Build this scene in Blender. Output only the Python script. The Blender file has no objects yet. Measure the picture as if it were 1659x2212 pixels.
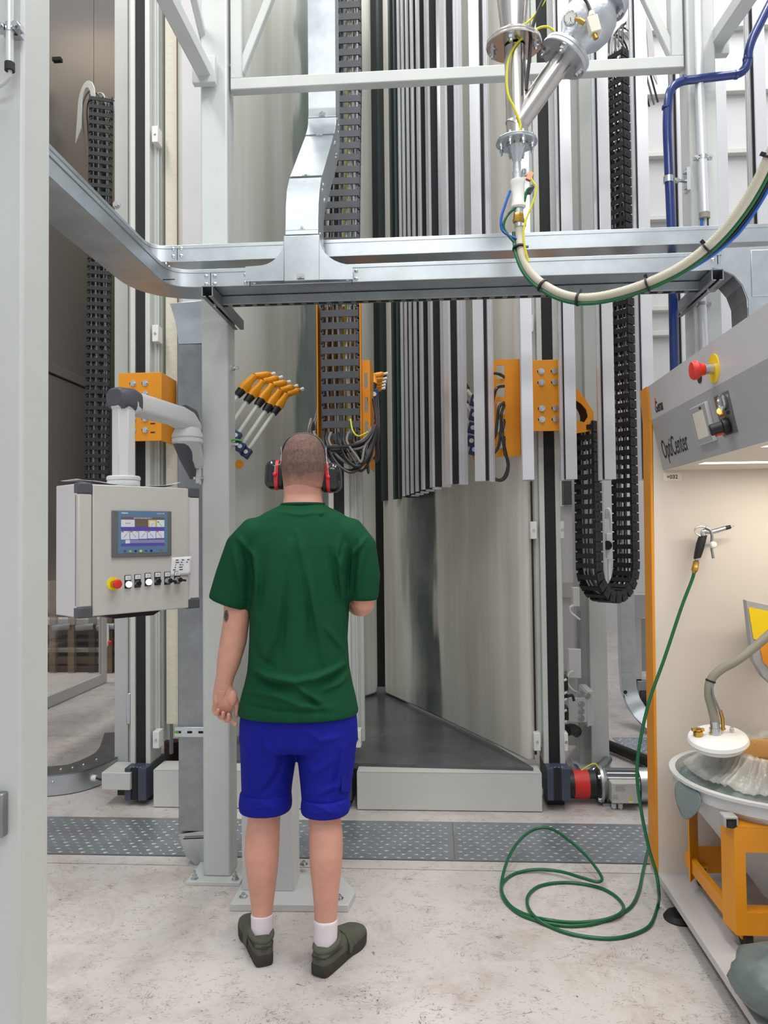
import bpy, math, random
import numpy as np
from mathutils import Vector, Matrix, Quaternion
random.seed(7)
SC = bpy.context.scene
COL = SC.collection
# ---------------------------------------------------------------- camera
FPX, CAM_H, IMG_W, IMG_H = 1660.0, 1.45, 1659, 2212
CAM_R = Matrix.Rotation(math.radians(3.8), 3, 'Z') @ Matrix.Rotation(math.radians(90+1.8), 3, 'X') @ Matrix.Rotation(math.radians(-0.63), 3, 'Z')
cam_data = bpy.data.cameras.new('camera')
cam_data.sensor_fit = 'VERTICAL'; cam_data.sensor_height = 24.0; cam_data.lens = 24.0*FPX/IMG_H
cam_data.clip_start = .05; cam_data.clip_end = 100
cam = bpy.data.objects.new('camera', cam_data); COL.objects.link(cam)
cam.matrix_world = Matrix.Translation((0, 0, CAM_H)) @ CAM_R.to_4x4()
SC.camera = cam
# ---------------------------------------------------------------- light
w = bpy.data.worlds.new('hall_ambient'); SC.world = w; w.use_nodes = True
w.node_tree.nodes['Background'].inputs[0].default_value = (.93, .97, 1, 1)
w.node_tree.nodes['Background'].inputs[1].default_value = .62
def area(name, loc, sx, sy, power, color=(1, .98, .95), rot=(0, 0, 0)):
    l = bpy.data.lights.new(name, 'AREA'); l.shape = 'RECTANGLE'; l.size = sx; l.size_y = sy; l.energy = power; l.color = color
    o = bpy.data.objects.new(name, l); o.location = loc; o.rotation_euler = rot; COL.objects.link(o); return o
for i, (x, y) in enumerate([(-2.4, 1.2), (.4, 1.0), (2.6, 1.2), (-2.6, 5.6), (2.4, 5.4)]):
    area('hall_light', (x, y, 6.6), .5, 3.6, 130)
area('hall_light', (-.6, 5.0, 7.2), .5, 2.6, 80)
area('hall_light', (-4.6, 7.2, 6.0), .5, 3.0, 120)  # extra lamp added to brighten the dim floor under the left cabin
area('hall_light', (0.3, -2.6, 5.6), 4.0, .5, 75, rot=(math.radians(28), 0, 0))
SC.view_settings.view_transform = 'Standard'; SC.view_settings.look = 'None'
SC.view_settings.exposure = 0.0; SC.view_settings.gamma = 1.0; SC.view_settings.use_curve_mapping = False

# ---------------------------------------------------------------- picture -> place helpers (points of the real scene)
def ray(px, py): return CAM_R @ Vector(((px-829.5)/FPX, -(py-1106)/FPX, -1))
C0 = Vector((0, 0, CAM_H))
def aty(px, py, y): r = ray(px, py); return C0 + r*(y/r.y)
def atz(px, py, z): r = ray(px, py); return C0 + r*((z-CAM_H)/r.z)
def atx(px, py, x): r = ray(px, py); return C0 + r*(x/r.x)
def wx(px, py, y): return aty(px, py, y).x
def wz(px, py, y): return aty(px, py, y).z

# ---------------------------------------------------------------- materials
def srgb(r, g, b):
    f = lambda c: (c/255/12.92) if c/255 <= .04045 else ((c/255+.055)/1.055)**2.4
    return (f(r), f(g), f(b), 1)
M = {}
def mat(name, rgb, rough=.5, metal=0., spec=.5, coat=0., trans=0., emit=None, estr=0., noise=None, bump=None, alpha=1., streak=None, sss=0.):
    """noise=(scale, amount[, (sx,sy,sz)]) varies the base colour; bump=(scale, strength[, (sx,sy,sz)])."""
    m = bpy.data.materials.new(name); m.use_nodes = True; nt = m.node_tree; b = nt.nodes['Principled BSDF']
    I = b.inputs; col = srgb(*rgb)
    I['Base Color'].default_value = col; I['Roughness'].default_value = rough; I['Metallic'].default_value = metal
    I['Specular IOR Level'].default_value = spec; I['Coat Weight'].default_value = coat; I['Transmission Weight'].default_value = trans
    I['Alpha'].default_value = alpha
    if sss: I['Subsurface Weight'].default_value = sss; I['Subsurface Radius'].default_value = (.6, .25, .15); I['Subsurface Scale'].default_value = .01
    if emit: I['Emission Color'].default_value = srgb(*emit); I['Emission Strength'].default_value = estr
    tc = None
    def coord(scale3):
        nonlocal tc
        tc = tc or nt.nodes.new('ShaderNodeTexCoord')
        mp = nt.nodes.new('ShaderNodeMapping'); mp.inputs['Scale'].default_value = scale3
        nt.links.new(tc.outputs['Object'], mp.inputs[0]); return mp.outputs[0]
    if noise:
        sc, amt = noise[0], noise[1]; s3 = noise[2] if len(noise) > 2 else (1, 1, 1)
        n = nt.nodes.new('ShaderNodeTexNoise'); n.inputs['Scale'].default_value = sc; n.inputs['Detail'].default_value = 5; n.inputs['Roughness'].default_value = .65
        nt.links.new(coord(s3), n.inputs['Vector'])
        cr = nt.nodes.new('ShaderNodeValToRGB'); cr.color_ramp.elements[0].position = .3; cr.color_ramp.elements[1].position = .7
        cr.color_ramp.elements[0].color = tuple(c*(1-amt) for c in col[:3])+(1,); cr.color_ramp.elements[1].color = tuple(min(1, c*(1+amt)) for c in col[:3])+(1,)
        nt.links.new(n.outputs['Fac'], cr.inputs[0]); nt.links.new(cr.outputs[0], I['Base Color'])
        if metal > .5:
            mr = nt.nodes.new('ShaderNodeMapRange'); mr.inputs[3].default_value = max(.05, rough-.05); mr.inputs[4].default_value = rough+.06
            nt.links.new(n.outputs['Fac'], mr.inputs[0]); nt.links.new(mr.outputs[0], I['Roughness'])
    if bump:
        sc, st = bump[0], bump[1]; s3 = bump[2] if len(bump) > 2 else (1, 1, 1)
        n2 = nt.nodes.new('ShaderNodeTexNoise'); n2.inputs['Scale'].default_value = sc; n2.inputs['Detail'].default_value = 3
        nt.links.new(coord(s3), n2.inputs['Vector'])
        bp = nt.nodes.new('ShaderNodeBump'); bp.inputs['Strength'].default_value = st; bp.inputs['Distance'].default_value = .01
        nt.links.new(n2.outputs['Fac'], bp.inputs['Height']); nt.links.new(bp.outputs[0], I['Normal'])
    M[name] = m; return m
mat('white_steel', (198, 203, 200), .38, noise=(6, .03))
mat('white_paint', (206, 208, 204), .42, noise=(5, .03))
mat('panel_white', (205, 204, 206), .5, noise=(2, .04))
mat('box_grey', (190, 188, 184), .5, bump=(400, .05))
mat('box_side', (205, 203, 206), .5, bump=(400, .05))
mat('galvanised', (196, 203, 208), .34, 1., noise=(9, .10))
mat('zinc_dull', (150, 155, 158), .45, 1., noise=(12, .15))
mat('aluminium', (224, 225, 230), .24, .42, noise=(3, .02, (30, 30, .3)))
mat('stainless', (205, 202, 198), .22, 1., noise=(4, .08, (6, 6, 1)))
mat('cast_alu', (196, 202, 208), .42, .85, bump=(60, .15))
mat('brown_steel', (150, 143, 136), .3, .9)
mat('bolt', (205, 208, 212), .25, 1.)
mat('brass', (196, 158, 84), .28, 1.)
mat('copper', (200, 140, 112), .35, .8)
mat('black', (24, 24, 27), .45)
mat('belt_black', (30, 29, 33), .7)
mat('chain_black', (32, 33, 36), .55)
mat('chain_grey', (74, 76, 82), .5)
mat('rubber', (28, 28, 28), .6)
mat('cable_grey', (120, 120, 118), .45)
mat('cable_light', (198, 200, 198), .45)
mat('cable_dark', (48, 48, 50), .35)
mat('cable_yellow', (214, 208, 40), .45)
mat('cable_green', (84, 170, 60), .45)
mat('cable_blue', (30, 90, 180), .35)
mat('orange', (226, 146, 18), .42, noise=(8, .04))
mat('gun_orange', (238, 160, 24), .4, noise=(14, .05))
mat('base_blue', (66, 72, 90), .5)
mat('clamp_blue', (34, 56, 104), .45)
mat('pipe_blue', (22, 46, 112), .25, coat=.3)
mat('lance_white', (218, 222, 214), .35)
mat('plastic_white', (232, 232, 230), .35)
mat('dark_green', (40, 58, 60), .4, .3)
mat('foam', (224, 219, 202), .85, bump=(30, .5))
mat('brown', (120, 92, 70), .7)
mat('dark_brown', (62, 44, 36), .7)
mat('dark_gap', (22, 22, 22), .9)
mat('cap_grey', (78, 80, 88), .5)
mat('arm_grey', (200, 202, 202), .45)
mat('red', (214, 46, 40), .4)
mat('yellow', (238, 218, 20), .4)
mat('screen_bezel', (98, 100, 102), .45)
mat('screen_blue', (92, 124, 158), .35)
mat('lamp_white', (255, 255, 255), .4, emit=(250, 248, 255), estr=1.1)
mat('paper', (226, 226, 230), .7)
mat('ink', (40, 40, 44), .7)
mat('hose_green', (18, 96, 58), .3)
mat('hose_grey', (140, 138, 124), .5)
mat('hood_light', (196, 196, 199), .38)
mat('hood_shaded', (168, 170, 173), .38)  # hood grey with the shade of the lower face put into it
mat('cab_white', (214, 206, 196), .5)
mat('cab_base', (190, 188, 188), .45)
mat('yellow_bright', (246, 212, 10), .4)
mat('bag_dark', (96, 108, 108), .35, bump=(14, .5))
mat('label_white', (226, 220, 206), .5)
mat('led_warm', (255, 250, 240), .4, emit=(255, 246, 230), estr=5.)
mat('led_orange', (255, 200, 120), .4, emit=(255, 190, 90), estr=1.2)
mat('glass', (230, 232, 228), .05, trans=.9, alpha=.25)
mat('motor_alu', (176, 178, 180), .38, .8)
mat('gearbox_black', (26, 26, 28), .4)
mat('floor_dark', (84, 88, 90), .22, noise=(3, .3))
mat('fan_grey', (166, 166, 168), .45)
mat('machine_brown', (116, 98, 80), .6, noise=(4, .3))

# ---------------------------------------------------------------- mesh builder
ORIG = {}
class MB:
    def __init__(s): s.v = []; s.f = []
    def add(s, vs, fs):
        o = len(s.v); s.v += [tuple(x) for x in vs]; s.f += [tuple(i+o for i in f) for f in fs]; return s
    def box(s, x0, x1, y0, y1, z0, z1):
        if x0 > x1: x0, x1 = x1, x0
        if y0 > y1: y0, y1 = y1, y0
        if z0 > z1: z0, z1 = z1, z0
        return s.add([(x0,y0,z0),(x1,y0,z0),(x1,y1,z0),(x0,y1,z0),(x0,y0,z1),(x1,y0,z1),(x1,y1,z1),(x0,y1,z1)],
                     [(3,2,1,0),(4,5,6,7),(0,1,5,4),(1,2,6,5),(2,3,7,6),(3,0,4,7)])
    def obox(s, c, ax, ay, az):
        c, ax, ay, az = map(Vector, (c, ax, ay, az))
        p = [c+ax*i+ay*j+az*k for k in (-1, 1) for j, i in ((-1,-1),(-1,1),(1,1),(1,-1))]
        if ax.cross(ay).dot(az) < 0:
            return s.add(p, [(0,1,2,3),(7,6,5,4),(4,5,1,0),(5,6,2,1),(6,7,3,2),(7,4,0,3)])
        return s.add(p, [(3,2,1,0),(4,5,6,7),(0,1,5,4),(1,2,6,5),(2,3,7,6),(3,0,4,7)])
    def bar(s, p0, p1, wd, h, up=(0, 0, 1)):
        p0, p1 = Vector(p0), Vector(p1); d = (p1-p0); L = d.length; d.normalize(); up = Vector(up)
        sx = d.cross(up)
        if sx.length < 1e-4: sx = d.cross(Vector((1, 0, 0)))
        sx.normalize(); u = sx.cross(d)
        return s.obox((p0+p1)/2, d*L/2, sx*wd/2, u*h/2)
    def frame(s, d):
        d = Vector(d).normalized(); a = d.orthogonal().normalized(); return d, a, d.cross(a)
    def cyl(s, p0, p1, r0, r1=None, n=16, caps=True):
        r1 = r0 if r1 is None else r1; p0, p1 = Vector(p0), Vector(p1); d, a, b = s.frame(p1-p0)
        vs = [p+(a*math.cos(2*math.pi*i/n)+b*math.sin(2*math.pi*i/n))*r for p, r in ((p0, r0), (p1, r1)) for i in range(n)]
        fs = [(i, (i+1) % n, n+(i+1) % n, n+i) for i in range(n)]
        if caps: fs += [tuple(range(n-1, -1, -1)), tuple(range(n, 2*n))]
        return s.add(vs, fs)
    def lathe(s, c, axis, prof, n=24):
        """prof: [(radius, height)...] along axis from c"""
        c = Vector(c); d, a, b = s.frame(axis); vs = []; fs = []
        for r, h in prof:
            vs += [c+d*h+(a*math.cos(2*math.pi*i/n)+b*math.sin(2*math.pi*i/n))*max(r, 1e-5) for i in range(n)]
        for k in range(len(prof)-1):
            fs += [(k*n+i, k*n+(i+1) % n, (k+1)*n+(i+1) % n, (k+1)*n+i) for i in range(n)]
        fs += [tuple(range(n-1, -1, -1)), tuple(range((len(prof)-1)*n, len(prof)*n))]
        return s.add(vs, fs)
    def tube(s, pts, r, n=8, closed=False):
        pts = [Vector(p) for p in pts]; N = len(pts); rr = r if isinstance(r, (list, tuple)) else [r]*N
        a = None; vs = []; fs = []
        for i, p in enumerate(pts):
            t = (pts[min(i+1, N-1)]-pts[max(i-1, 0)]).normalized()
            a = t.orthogonal().normalized() if a is None else (a-t*a.dot(t)).normalized()
            b = t.cross(a)
            vs += [p+(a*math.cos(2*math.pi*k/n)+b*math.sin(2*math.pi*k/n))*rr[i] for k in range(n)]
        for i in range(N-1):
            fs += [(i*n+k, i*n+(k+1) % n, (i+1)*n+(k+1) % n, (i+1)*n+k) for k in range(n)]
        fs += [tuple(range(n-1, -1, -1)), tuple(range((N-1)*n, N*n))]
        return s.add(vs, fs)
    def prism(s, poly, vec):
        poly = [Vector(p) for p in poly]; vec = Vector(vec); n = len(poly)
        nrm = Vector((0, 0, 0))
        for i in range(n): nrm += (poly[i]-poly[0]).cross(poly[(i+1) % n]-poly[0])
        if nrm.dot(vec) < 0: poly.reverse()
        return s.add(poly+[p+vec for p in poly], [tuple(range(n-1, -1, -1)), tuple(range(n, 2*n))]+[(i, (i+1) % n, n+(i+1) % n, n+i) for i in range(n)])
    def sweep(s, pts, prof, up):
        """prof: closed [(side, up)] polygon swept along pts; side = dir x up"""
        pts = [Vector(p) for p in pts]; N = len(pts); n = len(prof); up = Vector(up); vs = []; fs = []
        for i, p in enumerate(pts):
            d0 = (pts[i]-pts[i-1]).normalized() if i else None; d1 = (pts[i+1]-pts[i]).normalized() if i < N-1 else None
            t = (d0+d1).normalized() if d0 and d1 else (d0 or d1)
            sd = t.cross(up).normalized(); u = sd.cross(t)
            k = 1/max(.4, t.dot(d1 or d0))
            for a, b in prof: vs.append(p+sd*a*(k if abs(up.dot(t)) < .05 else 1)+u*b*(1 if abs(up.dot(t)) < .05 else k))
        for i in range(N-1): fs += [(i*n+k, (i+1)*n+k, (i+1)*n+(k+1) % n, i*n+(k+1) % n) for k in range(n)]
        fs += [tuple(range(n)), tuple(range(N*n-1, (N-1)*n-1, -1))]
        return s.add(vs, fs)
    def ball(s, c, rx, ry=None, rz=None, nu=16, nv=10):
        ry = ry or rx; rz = rz or rx; c = Vector(c); vs = [c+Vector((0, 0, -rz))]; fs = []
        for j in range(1, nv):
            t = math.pi*j/nv
            vs += [c+Vector((rx*math.sin(t)*math.cos(2*math.pi*i/nu), ry*math.sin(t)*math.sin(2*math.pi*i/nu), -rz*math.cos(t))) for i in range(nu)]
        vs.append(c+Vector((0, 0, rz)))
        fs += [(0, 1+(i+1) % nu, 1+i) for i in range(nu)]
        for j in range(nv-2): fs += [(1+j*nu+i, 1+j*nu+(i+1) % nu, 1+(j+1)*nu+(i+1) % nu, 1+(j+1)*nu+i) for i in range(nu)]
        e = len(vs)-1; b = 1+(nv-2)*nu
        fs += [(e, b+i, b+(i+1) % nu) for i in range(nu)]
        return s.add(vs, fs)
    def loft(s, rings, n=28):
        """rings: (centre, half-vector a, half-vector b[, exponent])"""
        vs = []; fs = []
        for rg in rings:
            c, a, b = map(Vector, rg[:3]); e = rg[3] if len(rg) > 3 else 2.
            for i in range(n):
                t = 2*math.pi*i/n; ct, st = math.cos(t), math.sin(t)
                vs.append(c+a*math.copysign(abs(ct)**(2/e), ct)+b*math.copysign(abs(st)**(2/e), st))
        for k in range(len(rings)-1): fs += [(k*n+i, k*n+(i+1) % n, (k+1)*n+(i+1) % n, (k+1)*n+i) for i in range(n)]
        fs += [tuple(range(n-1, -1, -1)), tuple(range((len(rings)-1)*n, len(rings)*n))]
        return s.add(vs, fs)
    def bolt(s, p, d, r=.008, h=.006):
        p, d = Vector(p), Vector(d).normalized()
        s.cyl(p, p+d*h*.3, r*1.35, n=12); return s.cyl(p+d*h*.3, p+d*h, r, n=6)
    def mesh(s, name, origin, material, smooth=True, ang=38):
        o = Vector(origin); me = bpy.data.meshes.new(name)
        me.from_pydata([(v[0]-o.x, v[1]-o.y, v[2]-o.z) for v in s.v], [], s.f); me.update()
        if material: me.materials.append(M[material] if isinstance(material, str) else material)
        if smooth:
            me.polygons.foreach_set('use_smooth', [True]*len(me.polygons)); me.set_sharp_from_angle(angle=math.radians(ang))
        return me
    def build(s, name, material, parent=None, bev=0., smooth=True, label=None, ang=38, recalc=False):
        if parent is not None: o = ORIG[parent.name]
        else:
            a = np.array(s.v); o = Vector(((a[:, 0].min()+a[:, 0].max())/2, (a[:, 1].min()+a[:, 1].max())/2, a[:, 2].min()))
        me = s.mesh(name, o, material, smooth, ang)
        if recalc:
            import bmesh
            bm = bmesh.new(); bm.from_mesh(me); bmesh.ops.recalc_face_normals(bm, faces=bm.faces); bm.to_mesh(me); bm.free()
        ob = bpy.data.objects.new(name, me); COL.objects.link(ob)
        if parent is not None: ob.parent = parent
        else: ob.location = o
        ORIG[ob.name] = Vector(o)
        if bev:
            b = ob.modifiers.new('edge', 'BEVEL'); b.width = bev; b.segments = 2; b.limit_method = 'ANGLE'; b.angle_limit = math.radians(40); b.harden_normals = False
        if label: ob['label'] = label
        return ob
def tag(o, label=None, cat=None, group=None, kind=None):
    if label: o['label'] = label
    if cat: o['category'] = cat
    if group: o['group'] = group
    if kind: o['kind'] = kind
    return o
def thing(name, label, cat, loc, group=None):
    o = bpy.data.objects.new(name, None); o.empty_display_size = .05; COL.objects.link(o); o.location = loc
    ORIG[o.name] = Vector(loc); return tag(o, label, cat, group)
def struct(ob): ob['kind'] = 'structure'; return ob
def stuff(ob): ob['kind'] = 'stuff'; return ob
def inst(me, name, parent, mw):
    """a part sharing mesh data, placed by a world matrix under a (translation-only) parent"""
    ob = bpy.data.objects.new(name, me); COL.objects.link(ob); ob.parent = parent
    ob.matrix_local = Matrix.Translation(-ORIG[parent.name]) @ mw
    ORIG[ob.name] = ORIG[parent.name]; return ob
def spline(pts, k=8, closed=False):
    P = [Vector(p) for p in pts]; out = []; n = len(P)
    for i in range(n-1):
        p0, p1, p2, p3 = P[max(i-1, 0)], P[i], P[i+1], P[min(i+2, n-1)]
        for j in range(k):
            t = j/k
            out.append(.5*((2*p1)+(p2-p0)*t+(2*p0-5*p1+4*p2-p3)*t*t+(3*p1-p0-3*p2+p3)*t**3))
    out.append(P[-1]); return out
def rounded(corners, r, k=5):
    """polyline through corners with rounded bends"""
    P = [Vector(p) for p in corners]; out = [P[0]]
    for i in range(1, len(P)-1):
        a, b, c = P[i-1], P[i], P[i+1]; d0 = (a-b).normalized(); d1 = (c-b).normalized(); rr = min(r, (a-b).length*.48, (c-b).length*.48)
        p, q = b+d0*rr, b+d1*rr
        for j in range(k+1):
            t = j/k; out.append(p*(1-t)**2+b*2*t*(1-t)+q*t*t)
    out.append(P[-1]); return out
def text(name, s, size, origin, xdir, ydir, material, parent, depth=.0006, bold=False, sx=1.):
    """flat lettering standing on a surface"""
    cu = bpy.data.curves.new(name, 'FONT'); cu.body = s; cu.size = size; cu.extrude = depth; cu.resolution_u = 3
    if bold: cu.offset = size*.018
    tmp = bpy.data.objects.new(name, cu); COL.objects.link(tmp)
    bpy.context.view_layer.update()
    me = bpy.data.meshes.new_from_object(tmp.evaluated_get(bpy.context.evaluated_depsgraph_get()))
    bpy.data.objects.remove(tmp); bpy.data.curves.remove(cu)
    xd, yd = Vector(xdir).normalized(), Vector(ydir).normalized(); zd = xd.cross(yd); o = Vector(origin)-ORIG[parent.name]
    me.transform(Matrix(((xd.x*sx, yd.x, zd.x, o.x), (xd.y*sx, yd.y, zd.y, o.y), (xd.z*sx, yd.z, zd.z, o.z), (0, 0, 0, 1))))
    me.materials.clear(); me.materials.append(M[material]); me.name = name
    ob = bpy.data.objects.new(name, me); COL.objects.link(ob); ob.parent = parent; ORIG[ob.name] = ORIG[parent.name]
    return ob
# ================================================================ SETTING
# floor material: pale screed with dirt clouds and fine scuffs
def floor_material():
    m = bpy.data.materials.new('floor_screed'); m.use_nodes = True; nt = m.node_tree; L = nt.links; b = nt.nodes['Principled BSDF']
    tc = nt.nodes.new('ShaderNodeTexCoord')
    def noise(scale, det=6, rough=.6, dist=0., s3=(1, 1, 1), rot=0):
        mp = nt.nodes.new('ShaderNodeMapping'); mp.inputs['Scale'].default_value = s3; mp.inputs['Rotation'].default_value = (0, 0, rot); L.new(tc.outputs['Object'], mp.inputs[0])
        n = nt.nodes.new('ShaderNodeTexNoise'); n.inputs['Scale'].default_value = scale; n.inputs['Detail'].default_value = det
        n.inputs['Roughness'].default_value = rough; n.inputs['Distortion'].default_value = dist; L.new(mp.outputs[0], n.inputs['Vector']); return n.outputs['Fac']
    def ramp(fac, p0, c0, p1, c1):
        r = nt.nodes.new('ShaderNodeValToRGB'); e = r.color_ramp.elements; e[0].position, e[0].color = p0, c0; e[1].position, e[1].color = p1, c1; L.new(fac, r.inputs[0]); return r.outputs[0]
    def mul(a, bb):
        x = nt.nodes.new('ShaderNodeMix'); x.data_type = 'RGBA'; x.blend_type = 'MULTIPLY'; x.inputs[0].default_value = 1; L.new(a, x.inputs[6]); L.new(bb, x.inputs[7]); return x.outputs[2]
    def math_(op, a, v=None, bb=None):
        x = nt.nodes.new('ShaderNodeMath'); x.operation = op; L.new(a, x.inputs[0])
        if bb is not None: L.new(bb, x.inputs[1])
        elif v is not None: x.inputs[1].default_value = v
        return x.outputs[0]
    W = (1, 1, 1, 1)
    base = ramp(noise(1.1, 8, .62), .3, srgb(188, 182, 179), .68, srgb(209, 204, 201))
    cloud = ramp(noise(3.4, 9, .75, .6), .33, srgb(228, 222, 218), .52, W)
    scuff = None
    for sc, rot, s3, w_, thr in ((9, .5, (1, 3.2, 1), .014, .545), (14, 2.1, (1, 3., 1), .015, .555), (7, 1.2, (3., 1, 1), .010, .55), (24, 2.7, (1, 2.2, 1), .018, .57), (17, .1, (1, 2.6, 1), .014, .55)):
        n = noise(sc, 3, .6, 1.2, s3, rot); d = math_('ABSOLUTE', math_('SUBTRACT', n, .5)); line = ramp(d, w_*.3, (0, 0, 0, 1), w_, W)
        mask = ramp(noise(sc*.9, 4, .6, .2, (1, 1, 1), rot+1), thr, (0, 0, 0, 1), thr+.06, W)
        inv = nt.nodes.new('ShaderNodeMix'); inv.data_type = 'RGBA'; L.new(mask, inv.inputs[0]); inv.inputs[6].default_value = W; L.new(line, inv.inputs[7])
        c = ramp(inv.outputs[2], 0, srgb(172, 162, 155), .8, W); scuff = c if scuff is None else mul(scuff, c)
    speck = ramp(noise(75, 3, .6, .5), .27, srgb(150, 138, 130), .33, W)
    col = mul(mul(mul(base, cloud), scuff), speck)
    L.new(col, b.inputs['Base Color']); b.inputs['Roughness'].default_value = .42
    bp = nt.nodes.new('ShaderNodeBump'); bp.inputs['Strength'].default_value = .12; bp.inputs['Distance'].default_value = .004; L.new(noise(30, 5, .6), bp.inputs['Height']); L.new(bp.outputs[0], b.inputs['Normal'])
    M['floor'] = m
floor_material()
YN, YF = 3.48, 3.945             # near and far edge of the checker plates
XL, XR = -7.5, 6.0
b = MB()
for y0, y1 in ((-5, 3.385), (4.052, 5.55), (5.555, 12)): b.box(XL, XR, y0, y1, -.03, 0)
b.box(XL, XR, YN, YF, -.05, -.012)
fl = struct(b.build('floor', 'floor'))
MB().box(XL, XR, -5, 12, -.09, -.05).build('joint_bed', 'dark_gap', fl)
for i, (y0, y1) in enumerate(((3.389, YN-.004), (YF+.004, 4.048))):
    struct(MB().box(XL, XR, y0, y1, -.03, .0015).build('trim_%d' % (i+1), 'floor'))
# checker plates with raised lugs
mat('plate_steel', (150, 157, 163), .36, .55, noise=(5, .18))
def checker(x0, x1, label, y0=YN, y1=YF, z=.004):
    b = MB().box(x0+.002, x1-.002, y0+.003, y1-.003, z-.014, z)
    p = tag(b.build('checker_plate', 'plate_steel'), label, 'floor plate', 'checker plates let into the floor')
    l = MB(); px_, py_ = .054, .036
    nx, ny = int((x1-x0)/px_), int((y1-y0)/py_)
    for j in range(ny):
        for i in range(nx):
            x = x0+(i+.5+(.5 if j % 2 else 0))*px_; y = y0+(j+.6)*py_
            if x > x1-.025: continue
            a = .35 if (i+j) % 2 else -.35+math.pi
            c, s_ = math.cos(a), math.sin(a); R = lambda u, v: (x+c*u-s_*v, y+s_*u+c*v)
            B = [(-.013, 0), (-.004, -.0042), (.011, -.003), (.014, 0), (.011, .003), (-.004, .0042)]
            T = [(-.006, 0), (-.002, -.0015), (.008, -.001), (.009, 0), (.008, .001), (-.002, .0015)]
            l.add([(*R(*q), z) for q in B]+[(*R(*q), z+.0024) for q in T], [(k, (k+1) % 6, 6+(k+1) % 6, 6+k) for k in range(6)]+[tuple(range(6, 12))])
    stuff(l.build('lugs', 'plate_steel', p)); return p
xs1 = atz(980, 1825, 0).x; xs0 = wx(466, 1800, 3.7)
checker(-2.7, xs0, 'galvanised checker plate strip at the left, beside the left white post')
checker(xs0, xs1, 'long checker plate strip behind the worker, left of the plate joint')
checker(xs1, 1.75, 'checker plate strip under the arc of green hose')
# hall walls
struct(MB().box(XL, XR, 11.9, 12, 0, 8).build('wall_back', 'panel_white'))
struct(MB().box(XR, XR+.1, -5, 12, 0, 8).build('wall_right', 'panel_white'))
struct(MB().box(XL-.1, XL, -5, 12, 0, 8).build('wall_left', 'panel_white'))

# ---------------------------------------------------------------- spray booth (two curved walls and a dark tray)
def booth_material(name, band, width, seed, tone, dk=(92, 104, 102)):
    m = bpy.data.materials.new(name); m.use_nodes = True; nt = m.node_tree; L = nt.links; b = nt.nodes['Principled BSDF']
    tc = nt.nodes.new('ShaderNodeTexCoord'); sep = nt.nodes.new('ShaderNodeSeparateXYZ'); L.new(tc.outputs['UV'], sep.inputs[0])
    def noise(s3, det=5, dist=0.):
        mp = nt.nodes.new('ShaderNodeMapping'); mp.inputs['Scale'].default_value = s3; mp.inputs['Location'].default_value = (seed, seed*.7, 0); L.new(tc.outputs['UV'], mp.inputs[0])
        n = nt.nodes.new('ShaderNodeTexNoise'); n.inputs['Scale'].default_value = 1; n.inputs['Detail'].default_value = det; n.inputs['Distortion'].default_value = dist; L.new(mp.outputs[0], n.inputs['Vector']); return n.outputs['Fac']
    def mth(op, a, bb):
        x = nt.nodes.new('ShaderNodeMath'); x.operation = op
        for i, q in enumerate((a, bb)):
            if isinstance(q, (int, float)): x.inputs[i].default_value = q
            else: L.new(q, x.inputs[i])
        return x.outputs[0]
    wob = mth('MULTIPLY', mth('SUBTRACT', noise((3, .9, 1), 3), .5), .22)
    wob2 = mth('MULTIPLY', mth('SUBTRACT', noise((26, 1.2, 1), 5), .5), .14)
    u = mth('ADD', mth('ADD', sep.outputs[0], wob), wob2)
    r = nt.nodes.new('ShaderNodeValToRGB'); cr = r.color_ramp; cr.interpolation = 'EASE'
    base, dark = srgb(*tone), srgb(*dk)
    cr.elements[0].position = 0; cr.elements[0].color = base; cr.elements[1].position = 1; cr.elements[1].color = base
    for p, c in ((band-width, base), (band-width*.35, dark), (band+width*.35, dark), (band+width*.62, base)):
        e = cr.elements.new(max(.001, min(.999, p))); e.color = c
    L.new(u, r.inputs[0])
    st = nt.nodes.new('ShaderNodeValToRGB'); st.color_ramp.elements[0].position = .33; st.color_ramp.elements[0].color = srgb(224, 222, 216); st.color_ramp.elements[1].position = .62; st.color_ramp.elements[1].color = (1, 1, 1, 1)
    L.new(noise((11, .25, 1), 4), st.inputs[0])
    patch = nt.nodes.new('ShaderNodeValToRGB'); patch.color_ramp.elements[0].position = .32; patch.color_ramp.elements[0].color = (.0, .0, .0, 1); patch.color_ramp.elements[1].position = .6; patch.color_ramp.elements[1].color = (1, 1, 1, 1)
    L.new(noise((4, 1.1, 1), 6, .5), patch.inputs[0])
    mx = nt.nodes.new('ShaderNodeMix'); mx.data_type = 'RGBA'; mx.inputs[6].default_value = base
    fac = nt.nodes.new('ShaderNodeMapRange'); fac.inputs[3].default_value = .7; fac.inputs[4].default_value = 1; L.new(patch.outputs[0], fac.inputs[0]); L.new(fac.outputs[0], mx.inputs[0]); L.new(r.outputs[0], mx.inputs[7])
    ml = nt.nodes.new('ShaderNodeMix'); ml.data_type = 'RGBA'; ml.blend_type = 'MULTIPLY'; ml.inputs[0].default_value = 1; L.new(mx.outputs[2], ml.inputs[6]); L.new(st.outputs[0], ml.inputs[7])
    L.new(ml.outputs[2], b.inputs['Base Color']); b.inputs['Roughness'].default_value = .3; b.inputs['Coat Weight'].default_value = .1
    M[name] = m
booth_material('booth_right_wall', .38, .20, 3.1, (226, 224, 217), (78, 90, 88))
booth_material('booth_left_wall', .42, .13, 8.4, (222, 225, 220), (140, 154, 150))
ZB = .22
boothr = Vector((-.415, 6.06, ZB)); boothl = Vector((-.458, 6.06, ZB)); front_r = Vector((.50, 4.22, ZB)); front_l = Vector((wx(392, 700, 4.27), 4.27, ZB))
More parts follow.
